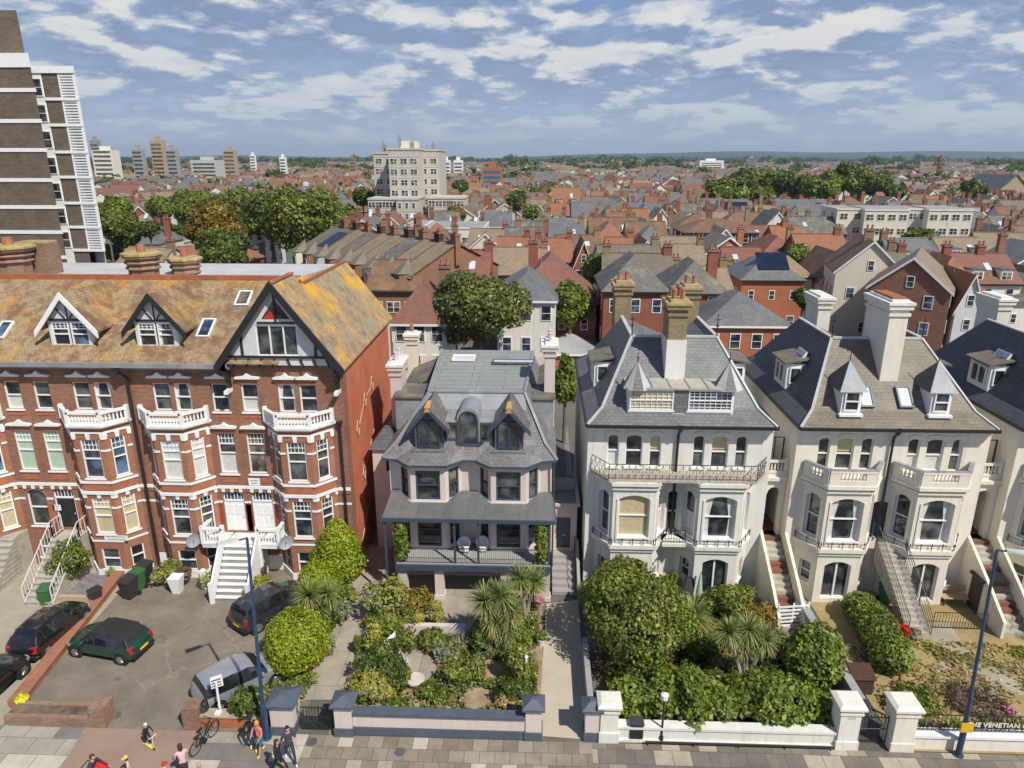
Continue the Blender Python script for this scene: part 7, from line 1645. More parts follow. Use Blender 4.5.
ph_('tan roofed house with two small dormers below the last white flats', 945, 990, 260, 6.5, 10, 3.2, 'x', 'render_white', 'tile_tan', win=W3, dormers=2)
ph_('orange tiled terrace end behind the cream gable', 800, 850, 258, 7, 10, 3.4, 'x', 'brick_red', 'tile_orange', win=W3, ch=((.9, .5),))
ph_('low grey bungalow with brick front in the gap beside the grey villa', 536, 604, 352, 3.4, 9, 1.4, 'hip', 'brick_orange', 'felt_roof', win=((3, 1),))
ph_('white flat roofed building behind the parallel terrace roofs', 424, 484, 229, 8, 16, .5, 'flat', 'wall_white', 'felt_roof', win=((5, 3), (5, 3)), wk='e')
ph_('glassy pale blue block joined to the white flat roofed building', 404, 424, 227, 8.5, 14, .5, 'flat', 'render_grey', 'felt_roof', win=((3, 2), (3, 2)), wk='e')
ph_('bright orange brick house with two steep dark gables', 552, 580, 206, 9.5, 12, 5.0, 'x', 'brick_orange', 'tile_orange', win=((2, 2), (2, 2)), dormers=2)
ph_('white modern flats with stacked dark balconies', 478, 502, 214, 9, 10, .5, 'flat', 'paint_white', 'tile_tan', win=((3, 2),)*3, wk='c')
ph_('long low school with brown tiled roof', 590, 640, 240, 6, 14, 4.2, 'x', 'brick_dark', 'tile_brown', win=((6, 2), (6, 2)))
ph_('brown roofed range with cream gable at its end', 628, 668, 244, 6, 12, 4.0, 'x', 'brick_pale', 'tile_brown', win=((4, 2), (4, 2)))
ph_('long dark brick school wing with rows of white windows', 684, 758, 232, 9, 12, 2.2, 'hip', 'brick_dark', 'tile_brown', win=((9, 2), (9, 2), (9, 2)))
ph_('red brick wing standing behind the grey gable', 748, 790, 240, 6, 12, 2.5, 'x', 'brick_orange', 'tile_red', win=W3)
ph_('grey slate gable with cream front before the dark school wing', 706, 742, 249, 6.5, 12, 3.6, 'y', 'render_cream', 'slate', win=W2)
ph_('hall with dark solar panelled roof near the park', 722, 752, 214, 6, 14, 4, 'x', 'render_grey', 'slate', win=W3, panel=(.05, .95))
ph_('wide grey shed roof beside the solar panelled hall', 748, 800, 219, 6, 18, 3, 'x', 'render_grey', 'slate_mossy', win=W3)
ph_('pale curved roof hall in front of the solar panels', 680, 724, 215, 6, 14, 2, 'x', 'render_grey', 'seam_roof', win=W4)
ph_('long slate roofed terrace behind the white flats', 776, 842, 211, 7, 14, 3, 'x', 'brick_red', 'slate', win=((8, 2), (8, 2)))
ph_('red brick row with white bay stripes left of the white flats', 792, 846, 234, 7, 11, 3.2, 'x', 'brick_red', 'slate_mossy', win=((7, 2), (7, 2)))
ph_('brick house with slate roof and orange tiled porch by the villa', 776, 806, 246, 7, 10, 3.2, 'x', 'brick_orange', 'tile_orange', win=W2, ch=((.5, .5),))
ph_('terracotta roofed house with black gable in the middle of the rooftops', 497, 528, 258, 7, 9, 3.0, 'x', 'brick_red', 'tile_orange', win=W2, ch=((.95, .5),))
ph_('terracotta roofed house with grey flat dormer between two chimneys', 536, 572, 262, 7, 10, 3.2, 'x', 'brick_red', 'tile_orange', win=W2, ch=((.05, .5), (.95, .5)))
ph_('steep white edged brick gable behind the leafy tree', 575, 592, 264, 7, 10, 3.4, 'y', 'brick_red', 'tile_red', win=W2)
ph_('orange roofed house with pale flat roofed extension by the leafy tree', 607, 634, 258, 6.5, 9, 3.0, 'x', 'brick_orange', 'tile_orange', win=W2, ch=((.95, .5),))
ph_('brown roofed brick gable in front of the school', 632, 660, 262, 6.5, 10, 3.4, 'y', 'brick_orange', 'tile_brown', win=W2)
ph_('white cottage with tan roof behind the brick block', 668, 706, 266, 6, 9, 3.0, 'x', 'wall_white', 'tile_tan', win=W3, ch=((.95, .5),))
ph_('red tiled hipped house at the end of the parallel terrace roofs', 398, 440, 258, 8, 12, 4.2, 'hip', 'brick_red', 'tile_red', win=W3)
ph_('brick house with orange hipped roof between the red roofs', 440, 470, 270, 7, 10, 3.5, 'hip', 'brick_orange', 'tile_orange', win=W2)
ph_('white fronted house with orange roof beside the big park trees', 235, 264, 232, 8, 12, 3.6, 'x', 'wall_white', 'tile_orange', win=((3, 2),)*3, dormers=1)
ph_('red roofed brick house with white gable among trees beyond the tower block', 126, 156, 222, 6.5, 12, 4, 'y', 'brick_red', 'tile_red', R(10), win=W2)
ph_('flat grey workshop roof behind the terrace chimneys', 108, 170, 246, 4.5, 16, .5, 'flat', 'render_grey', 'lead', win=((4, 2),))
ph_('low brick garage with orange roof beyond the second terrace chimney', 168, 200, 258, 4, 9, 1.6, 'x', 'brick_orange', 'tile_orange', win=((2, 1),))
ph_('small brick pyramid roofed hut under the park trees', 214, 246, 262, 4.5, 9, 2.4, 'hip', 'brick_red', 'tile_orange', win=((2, 1),))
ph_('row of white houses with red roofs beyond the trees', 108, 136, 193, 8, 10, 3.4, 'x', 'wall_white', 'tile_red', win=((4, 2), (4, 2)), ch=((.3, .5), (.7, .5)))
ph_('white house with slate roof next to the red roofed white row', 137, 158, 194, 8, 10, 3.2, 'hip', 'wall_white', 'slate', win=((3, 2), (3, 2)))
# parallel roofs of the terrace that runs away towards the concrete tower
A, B = G(296, 251, 9), G(412, 276, 9); dv = (B-A); n = 9; L = dv.length/n; ang = math.atan2(dv.y, dv.x)
for k in range(n):
    p = A+dv*(k+.5)/n
    t = house(['first ', 'second ', 'third ', 'fourth ', 'fifth ', 'sixth ', 'seventh ', 'eighth ', 'last '][k]+'house of the dark bayed terrace, counted from the big park trees', p.x, p.y, L*.985, 14, 9, 3.4, 'x', 'brick_dark' if k % 2 else 'brick_brown', rnd.choice(['tile_tan', 'slate_mossy', 'slate_tan', 'slate_tan']), ang, ch=((.95, .5),), win=((1, 0),)*3, group='terrace with parallel roofs', name='terraced_house', wk='a', panel=(.1, .9) if k == 1 else None)
    bz = MB(); bz.prism([(-L*.36, -.02, 0), (-L*.2, -1.2, 0), (L*.2, -1.2, 0), (L*.36, -.02, 0)], (0, 0, 9.2)); b = bz.build('bay', rnd.choice(['render_white', 'brick_brown', 'render_cream', 'render_grey'])); b.parent = t
    rr = MB(); P = [(-L*.4, .3, 9.2), (-L*.24, -1.4, 9.2), (L*.24, -1.4, 9.2), (L*.4, .3, 9.2)]
    for a, c in zip(P[:-1], P[1:]): rr.poly([a, c, (0, .8, 10.9)])
    b2 = rr.build('bay_roof', 'slate_tan'); b2.parent = t
    for z in (.9, 3.9, 6.9): put_window(t, 'a', (0, -1.22, z))
# --- white flats
def flats(label, pl, pr, py, h, d, cols, rows, wmat='render_cream'):
    return ph_(label, pl, pr, py, h, d, .5, 'flat', wmat, 'felt_roof', R(-4), win=((cols, 2),)*rows, wk='c', name='block_of_flats', cat='flats', group='white blocks of flats')
flats('white block of flats with its shaded grey end wall', 866, 908, 211, 12, 14, 4, 4); flats('white block of flats beyond the dark stair shaft', 930, 972, 211, 12, 14, 4, 4)
flats('grey set back stair block between the two white blocks of flats', 909, 929, 210, 12, 10, 2, 4, 'render_grey'); flats('narrow pale block of flats behind the brick row', 838, 865, 210, 12, 12, 2, 4)
flats('pale blue white house beyond the flats, near the church', 976, 996, 212, 9, 12, 3, 3)
# --- concrete tower
def conc():
    Y = 215; p = U(405, 225, Y); t = thing('tower_block', 'pale concrete tower block with rooftop masts rising above the town', 'tower block', (p.x, Y, 0))
    def blk(pl, pr, pt, y0, d, nm='wall', m='concrete_tower', cols=0, wk='c'):
        a, b = U(pl, pt, y0), U(pr, pt, y0); o = MB().box(a.x, b.x, y0, y0+d, 0, a.z).build(nm, m, t)
        q = MB(); q.box(a.x-.2, b.x+.2, y0-.2, y0+d+.2, a.z, a.z+.5); q.build('parapet', 'concrete_tower', o)
        nf = int(a.z/2.9)
        for f in range(nf):
            for c in range(cols): put_window(t, wk, (a.x+(b.x-a.x)*(c+.5)/cols-p.x, y0-.03-Y, f*2.9+1.0), 0, 1.2)
        q = MB()
        for f in range(1, nf+1): q.box(a.x-.06, b.x+.06, y0-.08, y0, f*2.9+.1, f*2.9+.32)
        q.build('floor_band', 'concrete_tower', t)
        return a, b
    blk(373, 394, 154, Y+3, 18, cols=2); blk(388, 418, 150, Y-6, 24, cols=3); blk(418, 438, 151, Y+4, 18, cols=2)
    blk(368, 396, 200, Y-12, 12, cols=4); blk(396, 417, 200, Y-14, 14, cols=3, wk='d'); blk(428, 464, 199, Y-6, 12, cols=5)
    a, b = U(400, 141, Y+6), U(416, 141, Y+6); MB().box(a.x, b.x, Y+6, Y+12, 20, a.z).build('lift_house', 'render_cream', t)
    a, b = U(392, 149, Y+6), U(435, 149, Y+6); MB().box(a.x, b.x, Y+6, Y+16, U(400, 153, Y+6).z-1.5, a.z).build('top_storey', 'glass_dim', t)
    for (px, pt) in ((383, 140), (399, 134), (412, 138), (433, 141), (386, 145), (427, 146)):
        q = U(px, pt, Y+6); m = MB(); m.tube((q.x, q.y, 24), q, .28, .16, 5); 
        for z in (1.0, 2.2): m.box(q.x-.6, q.x+.6, q.y-.25, q.y+.25, q.z-z-.9, q.z-z)
        m.build('mast', 'lead', t)
    RECTS.append((p.x, Y+5, 26))
conc()
# --- the brick tower block on the left
def tower_left():
    Y = 70; t = thing('tower_block', 'brown brick tower block with white floor bands and slatted white balconies', 'tower block', (-45, Y, 0)); X = lambda px, py: U(px, py, Y).x
    xr, xs, xb, xa = X(107, 262), X(91, 262), X(76, 262), X(64, 262); zt = U(78, 66, Y).z; ztA = U(20, 53, Y-1).z; x0 = xa-40
    w = MB(); xa2 = X(66, 255)*(Y-1)/Y; w.prism([(x0, Y-1, 0), (xa2, Y-1, 0), (xa-11, Y+16, 0), (x0, Y+16, 0)], (0, 0, ztA-1.2)); w.prism([(xb, Y, 0), (xs, Y, 0), (xs-4, Y+4, 0), (xb-4, Y+4, 0)], (0, 0, zt-.6)); w.build('wall', 'brick_tower', t)
    MB().prism([(xa, Y-.05, 0), (xb, Y-.05, 0), (xb-4, Y+4, 0), (xa-4, Y+4, 0)], (0, 0, zt-.6)).build('stair_strip', 'paint_white', t)
    b = MB(); zs = [U(20, y, Y-1).z for y in (90, 121, 150, 180, 207, 232, 257)]
    b.prism([(x0, Y-1.1, ztA-1.2), (xa2+.1, Y-1.1, ztA-1.2), (xa-11, Y+16.1, ztA-1.2), (x0, Y+16.1, ztA-1.2)], (0, 0, 1.2))
    for z in zs: b.box(x0, xa2+.06, Y-1.08, Y-.9, z-.17, z+.17)
    b.prism([(xa, Y-.15, zt-.6), (xr+.1, Y-.15, zt-.6), (xr-9, Y+13, zt-.6), (xa-9, Y+13, zt-.6)], (0, 0, .6))
    zs2 = [U(80, y, Y).z for y in (99, 125, 152, 177, 203, 227, 250)]
    for z in zs2: b.box(xb-.05, xr+.02, Y-.12, Y+.02, z-.13, z+.13)
    b.build('floor_band', 'paint_white', t)
    g = MB(); g.prism([(xs, Y+.9, 0), (xr-.6, Y+.9, 0), (xr-9, Y+13, 0), (xs-9, Y+13, 0)], (0, 0, zt-.6)); g.build('balcony_wall', 'render_grey', t)
    s = MB(); zz = [zt-.6]+zs2
    for za, zb in zip(zz[:-1], zz[1:]):
        s.prism([(xs, Y-.05, zb-.12), (xr, Y-.05, zb-.12), (xr-.6, Y+.9, zb-.12), (xs, Y+.9, zb-.12)], (0, 0, .24)); s.box(xr-.25, xr, Y-.06, Y+.1, zb, za); s.box(xs, xs+.12, Y-.06, Y+.9, zb, za)
        for k in range(8): z = zb+.25+(za-zb-.3)*k/8; s.box(xs+.12, xr-.25, Y-.04, Y+.02, z, z+.13)
        put_window(t, 'a', ((xa+xb)/2+45, -.07, (za+zb)/2-.9), 0, 1.0)
    s.build('balcony_slats', 'paint_white', t)
    a = U(4, 8, Y); q = MB(); q.prism([(a.x-14, Y+1, 30), (a.x+.4, Y+1, 30), (a.x-5, Y+9, 30), (a.x-14, Y+9, 30)], (0, 0, a.z-30)); q.build('rooftop_tower', 'brick_tower', t)
    RECTS.append((-60, 78, 24))
tower_left()
# --- church
def church():
    a = G(1000, 193, 8); t = thing('church', 'dark stone church with big blue grey roof at the edge of the view', 'church', (a.x, a.y, 0)); w, d, h, r = 16, 30, 8, 8; x, y = a.x+6, a.y
    b = MB(); b.poly([(x-w/2, y, 0), (x+w/2, y, 0), (x+w/2, y, h), (x, y, h+r), (x-w/2, y, h)]); b.poly([(x-w/2, y, 0), (x-w/2, y+d, 0), (x-w/2, y+d, h), (x-w/2, y, h)]); b.box(x+w/2, x+w/2+9, y+2, y+d, 0, 5); b.build('wall', 'brick_pale', t)
    rr = MB(); rr.poly([(x-w/2-.5, y-.5, h-.4), (x, y-.5, h+r), (x, y+d, h+r), (x-w/2-.5, y+d, h-.4)]); rr.poly([(x+w/2+.5, y-.5, h-.4), (x+w/2+.5, y+d, h-.4), (x, y+d, h+r), (x, y-.5, h+r)]); rr.poly([(x+w/2, y+2, 7), (x+w/2+9.5, y+2, 5), (x+w/2+9.5, y+d, 5), (x+w/2, y+d, 7)]); rr.build('roof', 'slate', t)
    for k in (-1, 0, 1): MB().prism([(x+k*3-.7, y-.06, 3), (x+k*3+.7, y-.06, 3), (x+k*3+.7, y-.06, 7.5), (x+k*3, y-.06, 8.8), (x+k*3-.7, y-.06, 7.5)], (0, .05, 0)).build('window', 'glass', t)
    RECTS.append((x, y+15, 20))
church()
# --- high blocks far off
def far_block(label, px, pyb, w_px, pyt, m, Y, band=None):
    a, b = U(px-w_px/2, pyt, Y), U(px+w_px/2, pyt, Y); d = (b.x-a.x)*.7; t = thing('tower_block', label, 'tower block', (a.x, Y, 0)); MB().box(a.x, b.x, Y, Y+d, 0, a.z).build('wall', m, t)
    MB().box(a.x+(b.x-a.x)*.3, b.x-(b.x-a.x)*.3, Y+d*.3, Y+d*.7, a.z, a.z+3).build('lift_house', m, t)
    q = MB(); n = max(4, int(a.z/3.2))
    for k in range(n): q.box(a.x+(b.x-a.x)*.08, b.x-(b.x-a.x)*.08, Y-.2, Y, 3.2*k+1.2, 3.2*k+2.6)
    q.build('window_bands', band or 'glass_dim', t); RECTS.append(((a.x+b.x)/2, Y, 20))
far_block('tall tan tower block between two dark twin blocks', 155, 168, 12, 140, 'brick_pale', 620); far_block('dark twin tower block beside the trees, before the tan tower', 136, 166, 10, 149, 'wall_grey', 600, 'glass'); far_block('dark twin tower block just past the tan tower', 170, 166, 10, 149, 'wall_grey', 600, 'glass')
far_block('squat tan tower block standing alone among low white offices', 228, 165, 11, 150, 'brick_pale', 640); far_block('white office block beside the brick tower block', 101, 160, 20, 150, 'render_white', 560); far_block('pale green glass block rising over the white offices', 93, 150, 8, 140, 'lead', 640)
far_block('low white hospital range among the towers', 203, 166, 26, 160, 'render_grey', 660); far_block('far white office tower near the concrete tower', 446, 168, 8, 160, 'paint_white', 700); far_block('second white office tower just past the concrete tower', 458, 168, 9, 160, 'paint_white', 720)
far_block('distant turquoise tower on the skyline', 752, 164, 10, 158, 'lead', 1300); far_block('long white factory on the skyline', 712, 164, 24, 160.5, 'paint_white', 1250); far_block('orange brick store with blue ends', 492, 178, 20, 167, 'brick_orange', 470, 'cloth_blue'); far_block('far tan chimney like tower over the rooftops', 942, 168, 4, 158, 'brick_red', 700)
far_block('small white tower block on the skyline beyond the park trees', 282, 164, 6, 157, 'paint_white', 800); far_block('small tan tower block on the skyline near the big trees', 352, 167, 5, 158, 'brick_stock', 760); far_block('slim white tower at the foot of the hills', 252, 163, 5, 155, 'paint_white', 850)

# ------------------------------------------------------------------ trees one can tell apart
def tree_at(label, px, pyb, r_px, pyt, mat, seed, zb=0, n=9000, leaf=None, Y=None, sx=1.0, **kw):
    """tree whose crown is r_px wide either side, top at row pyt, foot on the ground at distance Y"""
    Y = Y or G(px, pyb).y; g = U(px, pyt, Y); r = r_px*mpp((g.x, Y, g.z/2)); top = max(g.z, r*1.3); leaf = (leaf or max(.3, mpp(g)*2.4))*.74; n = int(n*1.7)
    RECTS.append((g.x, Y, r*.6)); return tree(label, (g.x, Y, 0), top, r, mat, seed, n, leaf, sx=sx, **kw)
tree_at('big round dark tree in the garden behind the pink villa', 478, 0, 43, 272, 'leaf_tree', 201, Y=66, n=20000, leaf=.28, lobes=22, flat=.92, lump=.08)
tree_at('leafy green tree beside the white three storey house', 571, 0, 20, 283, 'leaf_mid', 202, Y=76, n=8000, leaf=.32, flat=1.25)
tree_at('light green tree by the steep brick gable', 599, 0, 14, 254, 'leaf_mid', 203, Y=100, n=6000, leaf=.36, flat=1.2)
tree_at('autumn brown tree in front of the big park trees', 209, 0, 29, 203, 'leaf_autumn', 204, Y=125, n=10000, leaf=.5, flat=1.0)
tree_at('dark green park tree under the autumn brown tree', 222, 0, 24, 232, 'leaf_dark', 205, Y=112, n=8000, leaf=.45)
tree_at('huge green park tree left of the terrace roofs', 300, 0, 40, 189, 'leaf_mid', 206, Y=128, n=14000, leaf=.5, lobes=15)
tree_at('broad green park tree behind the autumn tree', 240, 0, 34, 189, 'leaf_mid', 207, Y=160, n=11000, leaf=.55, lobes=14)
tree_at('green park tree between the two largest park trees', 268, 0, 28, 196, 'leaf_dark', 208, Y=150, n=9000, leaf=.55)
tree_at('smaller green tree at the park corner', 195, 0, 22, 188, 'leaf_mid', 209, Y=190, n=7000, leaf=.6)
tree_at('yellow green tree touching the brick tower block', 116, 0, 13, 199, 'leaf_hedge', 210, Y=120, n=6000, leaf=.45, flat=1.15)
tree_at('dark green tree just past the brick tower block', 122, 0, 17, 212, 'leaf_dark', 211, Y=112, n=7000, leaf=.42, flat=1.2)
tree_at('dark tree at the tower block foot', 104, 0, 12, 206, 'leaf_mid', 212, Y=108, n=5000, leaf=.42, flat=1.4)
tree_at('green tree beside the red roofed house with white gable', 158, 0, 14, 196, 'leaf_mid', 213, Y=170, n=5000, leaf=.5); tree_at('low dark tree by the park road', 148, 0, 10, 221, 'leaf_dark', 214, Y=135, n=3000, leaf=.45)
tree_at('dark conical tree behind the orange gabled house', 516, 0, 10, 191, 'leaf_dark', 215, Y=200, n=4000, leaf=.6, flat=1.1); tree_at('pale bush tree behind the white modern flats', 533, 0, 9, 205, 'leaf_hedge', 216, Y=175, n=3000, leaf=.5)
tree_at('bushy tree at the concrete tower foot', 458, 0, 9, 206, 'leaf_mid', 217, Y=195, n=3000, leaf=.55); tree_at('dark tree left of the concrete tower', 362, 0, 12, 188, 'leaf_dark', 218, Y=240, n=4000, leaf=.7)
tree_at('leafy roof garden tree among brick houses', 797, 0, 13, 244, 'leaf_hedge', 219, Y=118, n=4000, leaf=.4); tree_at('dark tree in the yard beside the solar panelled villa', 806, 0, 12, 288, 'leaf_dark', 220, Y=92, n=4000, leaf=.36)
tree_at('small green tree in the gap beside the grey villa', 566, 0, 12, 356, 'leaf_hedge', 221, Y=56, n=6000, leaf=.24, flat=2.2); tree_at('round dark tree among the far rooftops past the concrete tower', 461, 0, 8, 180, 'leaf_dark', 222, Y=330, n=2500, leaf=.9)
for i, (px, pt, r, m, Y) in enumerate([(722, 178, 16, 'leaf_mid', 300), (740, 172, 15, 'leaf_dark', 330), (757, 170, 15, 'leaf_mid', 345), (775, 170, 17, 'leaf_mid', 340), (795, 173, 15, 'leaf_dark', 330), (812, 174, 15, 'leaf_mid', 320), (830, 171, 15, 'leaf_mid', 325), (848, 164, 13, 'leaf_dark', 330), (862, 170, 16, 'leaf_mid', 315), (878, 176, 13, 'leaf_dark', 310), (735, 186, 15, 'leaf_hedge', 262), (832, 180, 12, 'leaf_hedge', 270), (897, 184, 10, 'leaf_dark', 270), (975, 180, 11, 'leaf_dark', 290), (762, 186, 13, 'leaf_mid', 268)]):
    tree_at(['tall', 'dark', 'wide', 'rounded', 'dense', 'bushy', 'full', 'darkest peaked', 'spreading', 'low dark', 'pale green', 'light crowned', 'lone dark', 'church side', 'front'][i]+' tree of the wooded park'+[' at its near end', ' second along', ' behind the halls', ' over the slate terrace', ' in the middle gap', ' over the brick row', ' by the pale flats', ' rising above the rest', ' over the white flats', ' at its far end', ' in front of the others', ' before the peaked one', ' past its end', '', ' beside the slate terrace'][i], px, 0, r, pt, m, 230+i, Y=Y, n=3500, leaf=1.0, lobes=9, group='wooded park')

# ------------------------------------------------------------------ the other houses, row behind row
SKY = [(0, 385, 272), (385, 440, 352), (440, 545, 350), (545, 588, 480), (588, 640, 345), (640, 745, 322), (745, 850, 335), (850, 1030, 330)]
def proj(p):
    v = Vector(p)-CAMP; f = v.dot(FW); return 512+FPX*v.dot(RT)/f, 384-FPX*v.dot(UP)/f
WALLS = {'render_white': 'white rendered', 'render_cream': 'cream rendered', 'brick_red': 'red brick', 'brick_brown': 'brown brick', 'brick_pale': 'yellow brick', 'render_grey': 'grey rendered', 'wall_white': 'whitewashed', 'brick_orange': 'orange brick'}
ROOFS = {'tile_red': 'red tiled', 'tile_brown': 'brown tiled', 'tile_tan': 'tan tiled', 'slate': 'grey slate', 'slate_mossy': 'mossy slate', 'tile_orange': 'orange tiled', 'slate_tan': 'buff slate'}
ORD = ['first', 'second', 'third', 'fourth', 'fifth', 'sixth', 'seventh', 'eighth', 'ninth', 'tenth', 'eleventh', 'twelfth', 'thirteenth', 'fourteenth', 'fifteenth', 'sixteenth']
def area_name(px):
    for x, n in ((170, 'past the brick tower'), (340, 'behind the park trees'), (470, 'around the concrete tower'), (545, 'behind the round tree'), (620, 'past the orange gables'), (700, 'behind the brown school'), (800, 'below the wooded park'), (880, 'around the white flats'), (960, 'beyond the white flats')):
        if px < x: return n
    return 'towards the church'
g = random.Random(21); count = 0; used = {}; CAND = []
Y = 92.0; row = 0
while Y < 300:
    x = -.72*Y-8; pitch_ = g.choice([0, 0, 0, 1])
    while x < .78*Y+6:
        terr = g.random() < .5; w = g.uniform(5.2, 7.5) if terr else g.uniform(6.5, 10.5); d = g.uniform(9, 12); form = g.choices(['x', 'y', 'hip'], [5, 3, 3])[0]; h = g.uniform(5.6, 7.4); rise = g.uniform(2.6, 3.8)
        cx = x+w/2; yy = Y+g.uniform(-1.5, 1.5); x += w+(g.uniform(.1, .6) if terr else g.uniform(.8, 3.5))
        px, py = proj((cx, yy, h+rise)); px2, py2 = proj((cx, yy, h))
        if px < -30 or px > 1054: continue
        if px < 107 and py > 60: continue
        hid = next((s for s in SKY if s[0] <= max(0, min(1023, px)) < s[1]), SKY[-1])[2]
        if py > hid-2: continue
        if 165 < px < 345 and py > 195 or (705 < px < 885 and yy > 255): continue
        if any((cx-q[0])**2+(yy+d/2-q[1])**2 < (q[2]*.9+max(w, d)*.36)**2 for q in RECTS): continue
        CAND.append((row, px, cx, yy, w, d, h, rise, form, terr))
    Y += 11.3+Y*.011; row += 1
RECTS_FLATS = [q for q in CAND if 822 < q[1] < 985 and 118 < q[3] < 162]; CAND = [q for q in CAND if q not in RECTS_FLATS]; print('CAND', len(CAND)); CAND = sorted(sorted(CAND, key=lambda q: q[3])[:244])
prevr = None
for i, (row, px, cx, yy, w, d, h, rise, form, terr) in enumerate(CAND):
    wm = g.choices(list(WALLS), [9, 6, 2, 2, 2, 3, 8, 1])[0]; rm = g.choices(list(ROOFS), [3, 6, 5, 4, 5, 2, 5])[0]
    nch = g.choice([0, 1, 1, 2]); ch = [((.95, .5),), ((.05, .5), (.95, .5))][nch-1] if nch else ()
    nb = ROOFS[prevr[1]].split()[0] if prevr and prevr[0] == row else None; prevr = (row, rm)
    sh = {'x': 'roof', 'y': 'gable', 'hip': 'hipped roof'}[form]
    lab = f"{WALLS[wm]} house, {ROOFS[rm]} {sh}{['', ', chimney', ', two chimneys'][nch]}, {area_name(px)}"
    if lab in used: lab2 = lab+(f", by {nb} roof" if nb else ', first of its row')
    else: lab2 = lab
    if lab2 in used and nb:
        for alt in (('wide ' if w > 10 else 'narrow ')+lab, ('tall ' if h > 6.5 else 'low ')+lab, ('tall ' if h > 6.5 else 'low ')+('wide ' if w > 10 else 'narrow ')+lab):
            if alt not in used: lab2 = alt; break
    used[lab] = used[lab2] = 1
    far = yy > 190
    house(lab2, cx, yy, w, d, h, rise, form, wm, rm, (0 if terr else R(g.uniform(-6, 6))), ch=ch, win=((3 if w > 10 else 2, 0 if far else 1),)*2 if yy < 250 else ((2, 0), (2, 0)), group='houses of the town behind', ext=g.choice([0, 0, 1, -1, 2, -2]) if form != 'hip' and not far else 0, lights=g.choice([0, 0, 0, 1, -1]) if not far else 0, aerial=g.choice([0, 0, 1, -1]) if not far else 0)
# back garden trees scattered between the rows, each its own thing
gt = [tree('dark bushy garden tree between the rows of houses', (0, 0, 0), 5.5, 2.6, m, 300+i, 1100, .55, lobes=6) for i, m in enumerate(('leaf_dark', 'leaf_mid', 'leaf_hedge', 'leaf_olive'))]
k = 0; tl = set()
kinds = ('dark green', 'mid green', 'bright green', 'olive green')
for tries in range(900):
    if k >= 70: break
    Yt = g.uniform(95, 300); xt = g.uniform(-.72, .78)*Yt
    if any((xt-q[0])**2+(Yt-q[1])**2 < (q[2]+1.5)**2 for q in RECTS): continue
    px, py = proj((xt, Yt, 5)); hid = next((s for s in SKY if s[0] <= max(0, min(1023, px)) < s[1]), SKY[-1])[2]
    if px < 107 or px > 1024 or py > hid-3: continue
    j = k % 4; lab = f"{kinds[j]} garden tree {area_name(px)}, behind {'near' if Yt < 150 else 'farther' if Yt < 220 else 'distant'} rooftops, {'taller' if k % 3 else 'smaller'} one"
    lab = lab if lab not in tl else f"{kinds[j]} garden tree {area_name(px)}, {ORD[min(15, int((Yt-92)/17))]} row back"
    tl.add(lab); sc = g.uniform(.75, 1.05) if k % 3 == 0 else g.uniform(1.1, 1.6)
    if k < 4: o = gt[j]; placed(o, (xt, Yt, 0), g.uniform(0, 6), sc); o['label'] = lab; o['group'] = 'garden trees in the town'
    else: copy_tree(gt[j], None, (xt, Yt, 0), g.uniform(0, 6), lab, 'garden trees in the town', sc)
    RECTS.append((xt, Yt, 2)); k += 1
